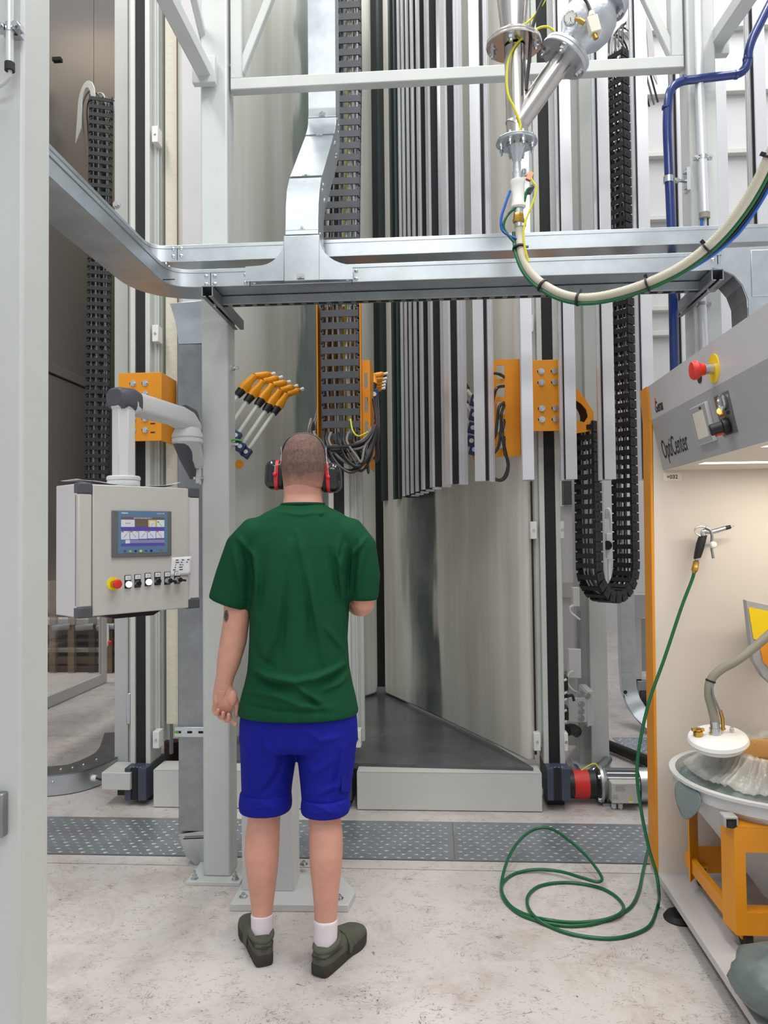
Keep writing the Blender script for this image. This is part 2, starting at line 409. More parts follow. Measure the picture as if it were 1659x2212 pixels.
booth = thing('spray_booth', 'open white spray booth with two curved walls around a narrow rear slot', 'spray booth', (-.43, 5.0, ZB))
def booth_wall(a, c, name, material, side, label):
    """vertical plate from the slot (a) to the front (c), rounded lower corner at the slot, thickness away from the opening"""
    d = (c-a); Lh = d.length; d.normalize(); nrm = Vector((d.y, -d.x, 0))*side       # outward (away from booth interior)
    N, T, R = 40, .045, .10; H = 6.2
    us = sorted({Lh*(1-math.cos(math.pi*.5*i/N)) for i in range(N+1)} | {R*i/10 for i in range(11)})
    vs, fs, uv = [], [], []
    zs = [0, .01, .03, .06, .1, .5, 1, 1.5, 2, 3, 4, 5, H]
    for u in us:
        bulge = .012*math.sin(math.pi*u/Lh)                                          # gentle outward bow of the wall
        edge = (max(0, 1-u/.10))**2*.04                                                 # nose curling back at the slot
        zoff = R-math.sqrt(max(0, R*R-(R-min(u, R))**2)) if u < R else 0
        for z in zs:
            zz = max(z, zoff)+.018
            p = a+d*u+nrm*(bulge+edge); vs.append((p.x, p.y, ZB+zz)); uv.append((u/Lh, zz))
    nz = len(zs); nu = len(us)
    for i in range(nu-1):
        for j in range(nz-1): fs.append((i*nz+j, (i+1)*nz+j, (i+1)*nz+j+1, i*nz+j+1))
    me_b = MB().add(vs, fs); ob = me_b.build(name, material, booth, label=label)
    ul = ob.data.uv_layers.new(name='UVMap')
    for lp in ob.data.loops: ul.data[lp.index].uv = uv[lp.vertex_index]
    s = ob.modifiers.new('thickness', 'SOLIDIFY'); s.thickness = T; s.offset = 0
    return ob
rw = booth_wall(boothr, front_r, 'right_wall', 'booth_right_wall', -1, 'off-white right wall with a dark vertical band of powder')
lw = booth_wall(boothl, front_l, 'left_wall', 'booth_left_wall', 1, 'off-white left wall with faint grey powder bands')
MB().prism([front_l+Vector((0, -.02, -.03)), front_r+Vector((0.0, -.08, -.03)), boothr+Vector((.1, .25, -.03)), boothl+Vector((-.1, .25, -.03))], (0, 0, .03)).build('booth_floor', 'floor_dark', booth, label='dark grey dusty floor tray')
MB().box(-.62, -.25, 6.5, 6.54, ZB-.1, 6.2).build('slot_shade_sheet', 'dark_gap', booth)  # added dark sheet that stands in for the shade behind the slot
# foam core and trims at the front ends of the walls
fx0, fx1 = wx(358, 700, 4.30), wx(384, 700, 4.30)
MB().box(fx0, fx1, 4.30, 4.36, .4, 5.8).build('foam_core', 'foam', booth)
MB().box(fx1, wx(393, 700, 4.30), 4.29, 4.36, .3, 5.8).build('edge_strip', 'brown', booth, label='brown edge strip')
MB().box(wx(1146, 1400, 4.24), wx(1156, 1400, 4.24), 4.24, 4.30, .26, 5.8).build('edge_strip', 'dark_brown', booth, label='dark brown edge strip')
MB().box(wx(394, 300, 4.2), wx(470, 300, 4.2), 4.2, 4.23, 1.2, 5.8).build('front_panel', 'panel_white', booth, label='white front panel behind the left column')
# white sill covers across the booth front
def sill(px0, px1, label, y0=4.10):
    x0, x1 = wx(px0, 1710, y0), wx(px1, 1710, y0); zt = wz(900, 1668, y0)
    t = thing('sill_cover', label, 'cover', ((x0+x1)/2, y0+.1, 0), 'white sill covers at the booth front')
    MB().box(x0, x1, y0, y0+.17, .003, zt).build('cover_box', 'white_paint', t, bev=.004)
    MB().box(x0+.004, x1-.004, y0-.0015, y0+.03, zt-.002, zt+.0015).build('top_lip', 'white_paint', t, bev=.001)
    return t
sill(771, 1171, 'wide white sill cover box in front of the dark booth floor')
sill(331, 733, 'white sill cover box left of the worker, partly behind the white column')

# ---------------------------------------------------------------- square steel columns
def bolts(b, pts, d, r=.009, h=.012):
    for p in pts: b.bolt(p, d, r, h)
def column(x0, x1, y0, y1, z1, label, base=True):
    t = thing('steel_column', label, 'column', ((x0+x1)/2, (y0+y1)/2, 0), 'white square steel columns')
    MB().box(x0, x1, y0, y1, .015, z1).build('shaft', 'white_steel', t, bev=.008)
    if base:
        MB().box(x0-.055, x1+.055, y0-.055, y1+.055, 0, .016).build('base_plate', 'white_steel', t, bev=.002)
        for sx in (x0-.028, x1+.028):
            for sy in (y0-.028, y1+.028):
                bb = MB(); bb.cyl((sx, sy, .016), (sx, sy, .05), .006, n=8); bb.cyl((sx, sy, .016), (sx, sy, .02), .016, n=12); bb.cyl((sx, sy, .02), (sx, sy, .032), .012, n=6); bb.build('anchor_bolt', 'bolt', t)
    return t
CY = 3.25
cxl0, cxl1 = wx(438, 1700, CY), wx(497, 1700, CY)
colL = column(cxl0, cxl1, CY, CY+.12, 5.6, 'tall white square column behind the hanging control box')
cxr0, cxr1 = wx(1492, 400, CY), wx(1553, 400, CY)
colR = column(cxr0, cxr1, CY, CY+.12, 5.6, 'tall white square column behind the blue air pipe at the right')
# clips and wire on the right side of the left column
for py in (143, 795, 960):
    p = aty(506, py, CY+.06); p.x = cxl1
    bb = MB(); bb.cyl(p, p+Vector((.012, 0, 0)), .012, n=12); bb.cyl(p+Vector((.012, 0, 0)), p+Vector((.03, 0, 0)), .006, n=6); bb.build('side_bolt', 'bolt', colL)
p = aty(512, 952, CY+.05); p.x = cxl1
MB().tube(spline([p, p+Vector((.02, -.01, .004)), p+Vector((.045, .01, .0))], 5), .004, 8).build('earth_wire', 'cable_green', colL, label='short green earth wire')
# foreground column with conduit
FY, FB = 1.35, 1.451
x_r = aty(47, 1000, FY).x
colF = thing('steel_column', 'broad white square column closest to the camera, cut by the left frame edge', 'column', (x_r-.055, 1.40, 0), 'white square steel columns')
MB().box(x_r-.11, x_r, FY, FB, .015, 3.4).build('shaft', 'white_steel', colF, bev=.006)
MB().box(x_r-.16, x_r+.05, FY-.05, FB+.05, 0, .016).build('base_plate', 'white_steel', colF, bev=.002)
MB().box(aty(-60, 1760, FY-.02).x, aty(5, 1760, FY-.02).x, FY-.02, FY, wz(5, 1812, FY-.02), wz(5, 1716, FY-.02)).build('cover_plate', 'zinc_dull', colF, bev=.003)
cd = thing('cable_conduit', 'thin steel cable conduit clamped high on the foreground column', 'conduit', aty(22, 140, FY-.024))
a0, a1 = aty(21, -260, FY-.022), aty(21, 140, FY-.022)
MB().cyl(a0, a1, .0068, n=16).build('tube', 'aluminium', cd)
MB().cyl(aty(21, 136, FY-.022), aty(21, 153, FY-.022), .0090, n=16).build('end_bush', 'rubber', cd)
pp = aty(21, 60, FY-.022)
cl = MB().cyl(pp+Vector((0, 0, -.008)), pp+Vector((0, 0, .008)), .0082, n=16)
for s_ in (-1, 1):
    q = pp+Vector((s_*.0155, 0, 0)); cl.box(q.x-.007, q.x+.007, q.y-.005, q.y+.010, q.z-.006, q.z+.006); cl.cyl(q+Vector((0, -.012, 0)), q+Vector((0, -.004, 0)), .006, n=8)
cl.box(pp.x-.016, pp.x+.016, pp.y+.008, pp.y+.022, pp.z-.01, pp.z+.006)
cl.build('clamp', 'bolt', cd)
MB().tube(spline([aty(22, 150, FY-.022), aty(20, 165, FY-.022), aty(8, 180, FY-.02), aty(-14, 190, FY-.018), aty(-50, 188, FY-.012)], 6), .0037, 10).build('cable', 'arm_grey', cd)

# ---------------------------------------------------------------- trusses between the columns
TY = 3.27
z_ch = (wz(760, 155, TY)+wz(760, 181, TY))/2; hb = .052
xa, xb = wx(512, 190, TY)-.03, wx(1478, 140, TY)
tr = thing('frame_truss', 'white tubular truss with a horizontal chord spanning between the columns', 'truss', ((xa+xb)/2, TY, z_ch))
MB().box(xa, xb, TY, TY+hb, z_ch-hb/2, z_ch+hb/2).build('bottom_chord', 'white_steel', tr, bev=.004)
MB().box(xa, xa+hb, TY+.0005, TY+hb-.0005, z_ch+hb/2-.002, 5.2).build('post', 'white_steel', tr, bev=.004)
MB().box(xb-hb, xb, TY+.0005, TY+hb-.0005, z_ch+hb/2-.002, 5.2).build('post', 'white_steel', tr, bev=.004)
def dirbar(pa, pb, ext): d = (pb-pa); return pb+d*ext
pa, pb = aty(520, 158, TY+.026), aty(582, 0, TY+.026)
MB().bar(pa, dirbar(pa, pb, 2.0), .036, .036, (0, 1, 0)).build('diagonal', 'white_steel', tr, bev=.004)
pa, pb = aty(1456, 128, TY+.026), aty(1396, 0, TY+.026)
MB().bar(pa, dirbar(pa, pb, 2.0), .036, .036, (0, 1, 0)).build('diagonal', 'white_steel', tr, bev=.004)
# knee braces running from the columns towards the camera
def brace(pts, label, wd=.06):
    a, c = Vector(pts[0]), Vector(pts[1]); t = thing('knee_brace', label, 'brace', a, 'white knee braces under the roof frame')
    MB().bar(a, c, wd, wd, (1, 0, 0)).build('tube', 'white_steel', t, bev=.005)
    d = (c-a).normalized(); MB().box(a.x-.05, a.x+.05, a.y-.005, a.y+.03, a.z-.06, a.z+.06).build('foot_plate', 'white_steel', t, bev=.003)
    return t
xk = (cxl0+cxl1)/2-.03
k0 = atx(440, 150, xk); k1 = atx(342, -40, xk)
brace((k0, k1+(k1-k0)*.5), 'white diagonal tube rising towards the camera from the left column')
k0 = atx(438, 110, xk-.02); k1 = atx(416, 0, xk-.02)
brace((k0+Vector((0, .12, 0)), k1+(k1-k0)*.8), 'thinner white diagonal tube right beside the left knee brace', .03)
xk2 = cxr1+.02
k0 = atx(1548, 88, xk2); k1 = atx(1608, 0, xk2)
brace((k0, k1+(k1-k0)*1.0), 'white diagonal tube rising towards the camera from the right column')
# ================================================================ RECIPROCATORS (three lifting axes with gun carriages)
def plate(b, x0, x1, z0, z1, holes, y0, y1):
    xs = sorted({x0, x1} | {h[i] for h in holes for i in (0, 1)}); zs = sorted({z0, z1} | {h[i] for h in holes for i in (2, 3)})
    for i in range(len(xs)-1):
        for j in range(len(zs)-1):
            cx, cz = (xs[i]+xs[i+1])/2, (zs[j]+zs[j+1])/2
            if any(h[0] < cx < h[1] and h[2] < cz < h[3] for h in holes): continue
            b.box(xs[i], xs[i+1], y0, y1, zs[j], zs[j+1])
    return b
RY = 4.20; K = RY/FPX*1.004
def reciprocator(bpx, sgn, label, clamps, base=True):
    """bpx: picture column of the belt; sgn: side (+1 right) on which the guide rails sit"""
    xb_ = wx(bpx, 1300, RY); t = thing('reciprocator', label, 'machine', (xb_, RY+.08, 0), 'reciprocators lifting the spray guns')
    X = lambda d: xb_+d*K
    ZB0 = wz(bpx, 1660, RY-.09)-.002
    MB().box(X(-11), X(11), RY+.012, RY+.05, ZB0, 5.8).build('belt', 'belt_black', t)
    for s_ in (-1, 1):
        MB().box(X(s_*11.5), X(s_*22.5), RY, RY+.17, ZB0, 5.8).build('mast_profile', 'white_paint', t, bev=.003)
    MB().box(X(-11.5), X(11.5), RY+.06, RY+.17, ZB0, 5.8).build('mast_web', 'white_paint', t)
    g = MB()
    g.box(X(sgn*22.8), X(sgn*31), RY+.05, RY+.12, .3, 5.8); g.box(X(sgn*31), X(sgn*38), RY+.09, RY+.16, .3, 5.8)
    g.cyl((X(sgn*33), RY+.06, .3), (X(sgn*33), RY+.06, 5.8), .007, n=10); g.box(X(sgn*38), X(sgn*46), RY+.14, RY+.18, .3, 5.8)
    g.build('guide_rail', 'white_steel', t)
    for (py, side) in clamps:
        zc = wz(bpx, py, RY); a_, b_ = (29, 43) if side == sgn else (20, 28)
        c = MB().box(X(side*a_), X(side*b_), RY-.012, RY+.06, zc-.047, zc+.047).build('clamp', 'plastic_white', t, bev=.003)
        MB().bolt((X(side*(a_+b_)/2), RY-.012, zc), (0, -1, 0), .006, .006).build('screw', 'bolt', c)
    if base:
        zt = wz(bpx, 1660, RY-.09); zb = wz(bpx, 1730, RY-.09)
        bb = MB().box(X(-21), X(-8), RY-.09, RY+.2, zb, zt).box(X(8), X(26), RY-.09, RY+.2, zb, zt).box(X(-8), X(8), RY-.075, RY+.2, zb, zt)
        bx = bb.build('base_box', 'base_blue', t, bev=.003)
        MB().box(X(-5.5), X(5.5), RY-.079, RY-.074, zb, zt).build('belt_return', 'belt_black', bx)
        sc = MB()
        for q in (-8, -3, 3, 8): sc.bolt((X(q*1.4), RY-.07, zt), (0, 0, 1), .005, .004)
        sc.build('screw_row', 'bolt', bx)
        MB().box(X(-16), X(20), RY+.02, RY+.18, 0, zb).build('foot', 'black', t)
    return t, X
rl, XL_ = reciprocator(303, 1, 'left lifting axis with a black belt rising behind the hanging control box', [(293, 1), (722, 1), (1597, 1)])
rm, XM_ = reciprocator(734, 1, 'middle lifting axis mostly hidden behind the worker', [(1595, 1)])
rr_, XR_ = reciprocator(1192, -1, 'right lifting axis with a tall black belt beside the booth opening', [(698, -1), (1145, -1), (1145, 1), (1602, -1), (1602, 1)])
# gear cover beside the left base
gx0, gx1 = wx(219, 1690, 4.10), wx(281, 1690, 4.10)
MB().box(gx0, gx1, 4.10, 4.30, wz(250, 1707, 4.10), wz(250, 1669, 4.10)).build('gear_cover', 'white_paint', rl, bev=.004, label='small white box cover beside the dark blue base')
MB().box(gx0+.06, gx1-.01, 4.17, 4.27, .04, wz(250, 1707, 4.10)).build('gear_shade_block', 'black', rl)  # added black block in place of the shadow below the hanging cover
MB().tube(spline([(gx1-.03, 4.2, wz(250, 1669, 4.1)), (gx1-.015, 4.22, .30), (gx1+.01, 4.25, .36), (gx1+.02, 4.27, .30)], 6), .004, 6).build('sensor_cable', 'cable_yellow', rl)
# carriages: orange plates with bolt pattern
def carriage(t, x0, x1, z0, z1, y, bx, bz, flank=None):
    c = MB().box(x0, x1, y, y+.006, z0, z1).box(x0, x0+.006, y+.006, RY+.25, z0, z1).box(x1-.006, x1, y+.006, RY+.25, z0, z1).build('carriage_plate', 'orange', t, bev=.002)
    for x in bx:
        for z in bz:
            MB().box(x-.021, x-.006, y-.0006, y+.002, z-.006, z+.006).build('slot', 'dark_gap', c)
            b = MB().cyl((x, y, z), (x, y-.004, z), .0165, n=16); b.cyl((x, y-.004, z), (x, y-.013, z), .011, n=14); b.cyl((x, y-.013, z), (x, y-.0132, z), .006, n=6); b.build('bolt', 'bolt', c)
    return c
yc = 4.06
Z = lambda py, y=yc: wz(900, py, y)
# left carriage
x0, x1 = wx(256, 880, yc), wx(349, 880, yc)
cl_ = carriage(rl, x0, x1, wz(300, 953, yc), wz(300, 805, yc), yc, [wx(288, 880, yc), wx(314, 880, yc)], [wz(300, q, yc) for q in (828, 851, 905, 929)])
for q in (915, 934): MB().box(wx(325, q, yc), wx(335, q, yc), yc-.001, yc, wz(330, q+1.5, yc), wz(330, q-1.5, yc)).build('engraved_slot', 'dark_brown', cl_)
yf = RY+.25
xa_, xb_ = wx(352, 880, yf), wx(388, 880, yf); za_, zb_ = wz(370, 1000, yf), wz(370, 797, yf)
hl = [(xa_+.012, xb_-.022, za_+.09+i*.105, za_+.16+i*.105) for i in range(4)]
plate(MB(), xa_, xb_, za_, zb_, hl, yf, yf+.006).build('gun_plate', 'orange', rl)
# right carriage
x0, x1 = wx(1140, 850, yc), wx(1234, 850, yc)
carriage(rr_, x0, x1, wz(1190, 931, yc), wz(1190, 777, yc), yc, [wx(1170, 850, yc), wx(1199.5, 850, yc)], [wz(1185, q, yc) for q in (802, 826, 882, 906)])
yf = 4.19
xa_, xb_ = wx(1061, 880, yf), wx(1122, 880, yf); za_, zb_ = wz(1100, 986, yf), wz(1100, 776, yf)
hw = [(wx(1074, 880, yf), wx(1091, 880, yf), wz(1090, q1, yf), wz(1090, q0, yf)) for q0, q1 in ((789, 818), (828, 857), (867, 895), (905, 932), (942, 968))]
fp = plate(MB(), xa_, xb_, za_, zb_, hw, yf, yf+.006)
fp.prism([(xb_, yf, za_), (x0+.004, yc+.005, wz(1140, 931, yc)), (x0+.004, yc+.005, wz(1140, 777, yc)), (xb_, yf, zb_)], (0, .006, 0)).build('gun_plate', 'orange', rr_)
MB().box(x0, x1-.02, RY+.19, RY+.2, wz(1190, 1000, RY), wz(1190, 931, RY)).build('back_plate', 'orange', rr_)
# middle carriage: tall channel that holds the ladder chain, and a windowed flank
ym = 4.06
x0, x1 = wx(687, 800, ym), wx(781, 800, ym); zb0, zt0 = wz(735, 962, ym), wz(735, 658, ym)
ch = MB().box(x0, x1, ym+.03, ym+.036, zb0, zt0).box(x0, x0+.005, ym-.045, ym+.03, zb0, zt0).box(x1-.005, x1, ym-.045, ym+.03, zb0, zt0)
ch.build('chain_channel', 'orange', rm, bev=.001)
xa_, xb_ = wx(783, 880, ym), wx(799, 880, ym); za_, zb_ = wz(790, 1010, ym), wz(790, 776, ym)
fl_ = MB()
hz = [(ym+.07, ym+.17, za_+.15+i*.14, za_+.25+i*.14) for i in range(3)]
ys = sorted({ym-.02, ym+.26} | {h[i] for h in hz for i in (0, 1)}); zs = sorted({za_, zb_} | {h[i] for h in hz for i in (2, 3)})
plate(fl_, xa_, xb_-.0062, za_, zb_, [(xa_+.01, xb_-.012, za_+.17+i*.13, za_+.25+i*.13) for i in range(3)], ym+.02, ym+.026)
fl_.box(xb_-.006, xb_, ym+.02, ym+.28, za_, zb_).build('gun_plate', 'orange', rm)
# chain hook bracket on the right carriage
yh = 4.16
hk = [aty(1234, 830, yh), aty(1252, 845, yh), aty(1268, 868, yh), aty(1282, 890, yh), aty(1283, 925, yh), aty(1278, 931, yh), aty(1234, 938, yh), aty(1234, 905, yh), aty(1262, 912, yh), aty(1270, 900, yh), aty(1266, 884, yh), aty(1255, 872, yh), aty(1240, 862, yh)]
for y_ in (0, .125):
    MB().prism([p+Vector((0, y_, 0)) for p in hk], (0, .005, 0)).build('chain_bracket', 'orange', rr_)
bb = MB()
for q in ((1243, 915), (1243, 926), (1277, 912), (1277, 921)): bb.bolt(aty(*q, yh), (0, -1, 0), .006, .006)
bb.build('bracket_bolts', 'bolt', rr_)

# ================================================================ SPRAY GUNS
def gun(pts, yy, clamp, label, lance_r=.0105, k=1., straight=False):
    """pts in the picture: lance foot, lance top, handle top (elbow), head end; yy: their depths"""
    P = [aty(*p, y) for p, y in zip(pts, yy)]
    t = thing('spray_gun', label, 'spray gun', P[1], 'orange spray guns on the carriages')
    MB().cyl(P[0], P[1], lance_r*k, n=14).build('lance', 'lance_white', t)
    d = (P[2]-P[1]).normalized(); h = (P[3]-P[2]).normalized(); sd = d.cross(h).normalized(); u = d.cross(sd)
    MB().cyl(P[1]-d*.012*k, P[1]+d*.028*k, .019*k, .0225*k, n=14).build('collar', 'black', t)
    L = (P[2]-P[1]).length
    b = MB().loft([(P[1]+d*.024*k, sd*.019*k, u*.0235*k, 3), (P[1]+d*L*.45, sd*.019*k, u*.025*k, 3), (P[1]+d*L*.62, sd*.018*k, u*.021*k, 2.6), (P[1]+d*L*.86, sd*.017*k, u*.018*k, 2.4),
                   (P[2]+(d*.3+h*.1)*.01, sd*.0175*k, (u*.8-h*.2).normalized()*.02*k, 2.2), (P[2]+h*.018*k, sd*.0165*k, sd.cross(h)*.0165*k, 2)], 20)
    b.build('handle', 'gun_orange', t)
    H = (P[3]-P[2]).length
    b = MB().lathe(P[2]+h*.004, h, [(.0155*k, 0), (.0165*k, .015), (.0165*k, H*.72), (.0180*k, H*.73), (.0180*k, H*.76), (.0160*k, H*.78), (.0125*k, H*.96), (.010*k, H)], 18)
    b.build('head', 'gun_orange', t)
    MB().lathe(P[3], h, [(.0075*k, 0), (.0078*k, .016*k), (.0095*k, .018*k), (.0095*k, .028*k), (.004*k, .029*k)], 12).build('nozzle', 'plastic_white', t)
    if clamp:
        cp = aty(*clamp, yy[0]-.005); dd = (P[1]-P[0]).normalized(); dd = Vector((-.25, 0, -.97)) if straight else dd; s2 = dd.cross(Vector((0, 1, 0))).normalized(); n2 = s2.cross(dd)
        c = MB().obox(cp, dd*.030, s2*.026, n2*.022).build('gun_clamp', 'clamp_blue', t, bev=.004)
        MB().cyl(cp+n2*(-.028), cp+n2*(.0), .013, n=14).build('clamp_knob', 'lance_white', c)
    return t
TL = [(583, 808.5), (599.5, 817), (617, 826.5), (633, 836), (646, 843)]
EL = [(549, 813), (567, 824), (587.5, 832), (603.5, 844), (618, 852)]
CL_ = [(515, 851), (535.5, 864), (558.6, 872), (576, 884), (593, 889)]
ordn = ['topmost', 'second', 'third', 'fourth', 'lowest']
for i in range(5):
    c = Vector(CL_[i]); d = Vector((-.565, .825)); L = [60, 90, 100, 112, 120][i]
    foot = c+d*L; cp = c+d*[52, 74, 86, 100, 108][i]
    y0 = 4.42+.03*i
    gun([tuple(foot), tuple(c), EL[i], TL[i]], [y0-.02, y0+.05, y0+.09, y0+.16], tuple(cp), '%s orange spray gun of the fan left of the ladder chain' % ordn[i], k=1.22)
for i in range(5):
    c = Vector([(1026, 866), (1024, 897), (1021, 925), (1018, 953), (1024, 972)][i]); y0 = 4.34
    d = Vector((-.58, -.81))
    gun([tuple(c-d*8), tuple(c+d*34), tuple(c+d*72), tuple(c+d*72+Vector((-24, -6)))], [y0, y0+.04, y0+.08, y0+.12], tuple(c), '%s orange spray gun of the stack left of the right carriage' % ordn[i], straight=True)
for i in range(5):
    y0 = 4.34+.05*i; yy_ = [0, 11, 18.5, 25.5, 32][i]; xx = [0, -2, -3.5, -4.5, -5][i]
    gun([(810+xx*.5, 868+yy_), (806+xx, 838+yy_), (806+xx, 812+yy_), (828+xx, 808+yy_)], [y0, y0, y0+.02, y0+.03], (809+xx*.5, 853+yy_*2.2) if i % 2 == 0 else None, '%s orange spray gun right of the ladder chain' % ordn[i], k=.95)
# round orange pads below the gun clamps
MB().cyl(aty(517, 1003, 4.50), aty(517, 1003, 4.506), .026, n=20).build('clamp_foot', 'orange', rl)
MB().cyl(aty(1029, 988, 4.36), aty(1029, 988, 4.366), .022, n=20).build('clamp_foot', 'orange', rr_)

# ================================================================ ENERGY CHAINS
def link_mesh(name, wd, th, pitch, barh, material, dots=True, inner=True):
    """local: x across the band, y through the band thickness, z along the chain"""
    b = MB(); st = .008
    for s_ in (-1, 1):
        b.box(s_*wd/2-st/2, s_*wd/2+st/2, -th/2, th/2, -pitch*.36, pitch*.5)
        b.box(s_*(wd/2-st)-st/2, s_*(wd/2-st)+st/2, -th*.42, th*.42, -pitch*.62, pitch*.2)
        if dots: b.cyl((s_*(wd/2+st/2), 0, 0), (s_*(wd/2+st/2+.002), 0, 0), th*.12, n=8)
    b.box(-wd/2, wd/2, -th/2-.004, -th/2+.003, -barh/2, barh/2)
    if inner: b.box(-wd/2, wd/2, th/2-.003, th/2+.004, -barh/2, barh/2)
    return b.mesh(name, (0, 0, 0), material)
def chain(name, label, path, across, wd, th, pitch, barh, material, wires, wire_mats, wr=.0035, inner=True):
    """path: dense polyline of the band's centre line; across: constant vector across the band"""
    P = [Vector(p) for p in path]; across = Vector(across).normalized()
    t = thing(name, label, 'cable chain', P[0], 'energy chains feeding the carriages')
    me = link_mesh('link', wd, th, pitch, barh, material, True, inner)
    L = [0]
    for i in range(1, len(P)): L.append(L[-1]+(P[i]-P[i-1]).length)
    n = int(L[-1]/pitch); j = 0
    for i in range(n+1):
        s_ = i*pitch
        while j < len(L)-2 and L[j+1] < s_: j += 1
        f = (s_-L[j])/max(1e-6, L[j+1]-L[j]); p = P[j].lerp(P[j+1], f); d = (P[j+1]-P[j]).normalized()
        thn = across.cross(d)*-1                                # local y
        m = Matrix.Translation(p) @ Matrix(((across.x, thn.x, d.x, 0), (across.y, thn.y, d.y, 0), (across.z, thn.z, d.z, 0), (0, 0, 0, 1)))
        if m.to_3x3().determinant() < 0: m = Matrix.Translation(p) @ Matrix(((-across.x, thn.x, d.x, 0), (-across.y, thn.y, d.y, 0), (-across.z, thn.z, d.z, 0), (0, 0, 0, 1)))
        inst(me, 'link', t, m)
    step = max(1, len(P)//40)
    for k in range(wires):
        u = (-.5+(k+.5)/wires)*(wd*.82); v = random.uniform(-.25, .25)*th; ph = random.uniform(0, 6)
        Q = []
        for i in range(0, len(P), step):
            d = (P[min(i+1, len(P)-1)]-P[max(i-1, 0)]).normalized(); thn = across.cross(d)
            Q.append(P[i]+across*(u+.006*math.sin(i*.35+ph))+thn*(v+.004*math.sin(i*.5+ph*2)))
        MB().tube(Q, wr*random.uniform(.8, 1.5), 6).build('cable', wire_mats[k % len(wire_mats)], t)
    return t
wm = ['cable_light', 'cable_dark', 'cable_light', 'cable_grey', 'cable_dark', 'cable_light']
# ladder chain on the middle axis
yq = 4.045
pb_, pm_, pt_ = aty(738, 945, yq), aty(734, 640, yq), aty(735, 480, yq)
pts = [pb_]+[pb_.lerp(pm_, i/20) for i in range(1, 21)]
top = aty(741, 150, 4.10)
pts += [pm_.lerp(top, i/24) for i in range(1, 25)]; top2 = Vector((top.x, top.y, 5.6)); pts += [top.lerp(top2, i/10) for i in range(1, 11)]
wmid = wx(776, 800, yq)-wx(692, 800, yq)
chain('ladder_chain', 'grey ladder chain full of wires hanging in front of the middle orange channel', pts, (1, 0, 0), wmid-.012, .055, (wz(738, 800, yq)-wz(738, 826.5, yq)), .036, 'chain_grey', 13, ['cable_light', 'cable_dark', 'cable_grey', 'cable_light', 'cable_dark', 'cable_light', 'cable_grey', 'cable_light', 'cable_yellow', 'cable_light', 'cable_light', 'cable_grey', 'cable_light'], .0052, False)
# left chain
yl = 4.7
a0, a1 = aty(209, 1055, yl), aty(219, 215, yl)
pts = [a0.lerp(a1, i/40) for i in range(41)]
chain('energy_chain', 'black energy chain hanging along the brown steel cabin at the left', pts, Vector((1, .35, 0)), .135, .06, .0505, .024, 'chain_black', 7, wm, .004)
# right chain: a U-shaped loop
dv = Vector((math.cos(math.radians(42)), math.sin(math.radians(42)), 0)); nv = Vector((dv.y, -dv.x, 0))
s0 = aty(1262, 925, 4.20); sep = .335; R_ = sep/2
zlow = wz(1310, 1300, 4.32)+R_+.03
base_l = Vector((s0.x, s0.y, 0)); base_l.x = wx(1270, 1050, 4.20)
cen = base_l+dv*R_
pts = [Vector((base_l.x, base_l.y, s0.z+(zlow-s0.z)*i/12)) for i in range(13)]
for i in range(1, 16):
    a = math.pi*i/16; pts.append(Vector((cen.x, cen.y, 0))-dv*R_*math.cos(a)+Vector((0, 0, zlow-R_*math.sin(a))))
rtop = base_l+dv*sep
zt_ = wz(1330, 110, rtop.y)
pts += [Vector((rtop.x-.0*i, rtop.y, zlow+(zt_-zlow)*i/40)) for i in range(41)]
chain('energy_chain', 'black energy chain hanging in a U loop below the right orange carriage', pts, nv, .125, .062, .053, .026, 'chain_black', 7, ['cable_light', 'cable_dark', 'cable_light', 'cable_dark', 'cable_grey', 'cable_light', 'cable_dark'], .004)
# loose wires and white guide arches above the chain tops
def arch(px, py, y, label, sc=1., wires=True, ext=.35, gap=.135, ang=0.):
    """white half-arch guide plates carrying the cables over the top of a chain"""
    c = aty(px, py, y); t = thing('chain_guide', label, 'cable guide', c, 'white arched guides above the energy chains')
    R = .105*sc
    ax = Vector((math.cos(ang), math.sin(ang), 0)); dep = Vector((-math.sin(ang), math.cos(ang), 0))
    for k in (0, 1):
        o = c+ax*gap*k+dep*.0
        outer = [o+dep*(R*math.cos(a))+Vector((0, 0, R*1.35*math.sin(a)))-ax*.0 for a in [math.pi*i/14 for i in range(15)]]
        inner = [o+dep*(R*.55*math.cos(a))+Vector((0, 0, R*.95*math.sin(a))) for a in [math.pi*i/14 for i in range(14, -1, -1)]]
        b = MB()
        for i in range(14):
            q = [outer[i], outer[i+1], inner[13-i], inner[14-i]]; b.prism(q, ax*.006)
        q = [outer[0], inner[14], inner[14]+dep*.01-Vector((0, 0, ext*.40*sc)), outer[0]+dep*.03-Vector((0, 0, ext*.62*sc))]; b.prism(q, ax*.006)
        b.build('guide_plate', 'plastic_white', t)
    if wires:
        for k in range(6):
            o = c+ax*(.02+gap*.14*k); rr = R*random.uniform(.72, .9)
            Q = [o+dep*(-rr)+Vector((0, 0, -.06))]+[o+dep*(-rr*math.cos(a))+Vector((0, 0, rr*1.05*math.sin(a))) for a in [math.pi*i/10 for i in range(1, 10)]]+[o+dep*(rr)+Vector((0, 0, -.05)), o+dep*(rr+.04)+ax*.05+Vector((0, 0, -.35))]
            MB().tube(spline(Q, 3), .0055, 6).build('cable', ['cable_grey', 'cable_dark', 'cable_light', 'cable_dark'][k % 4], t)
    return t
arch(186, 222, 4.75, 'white arched guide with cables above the black chain at the left', 1.0, gap=.22, ang=.95)
arch(1322, 118, 4.60, 'white arched guide behind the truss chord above the right chain', 1.1, gap=.2, ang=-.93)

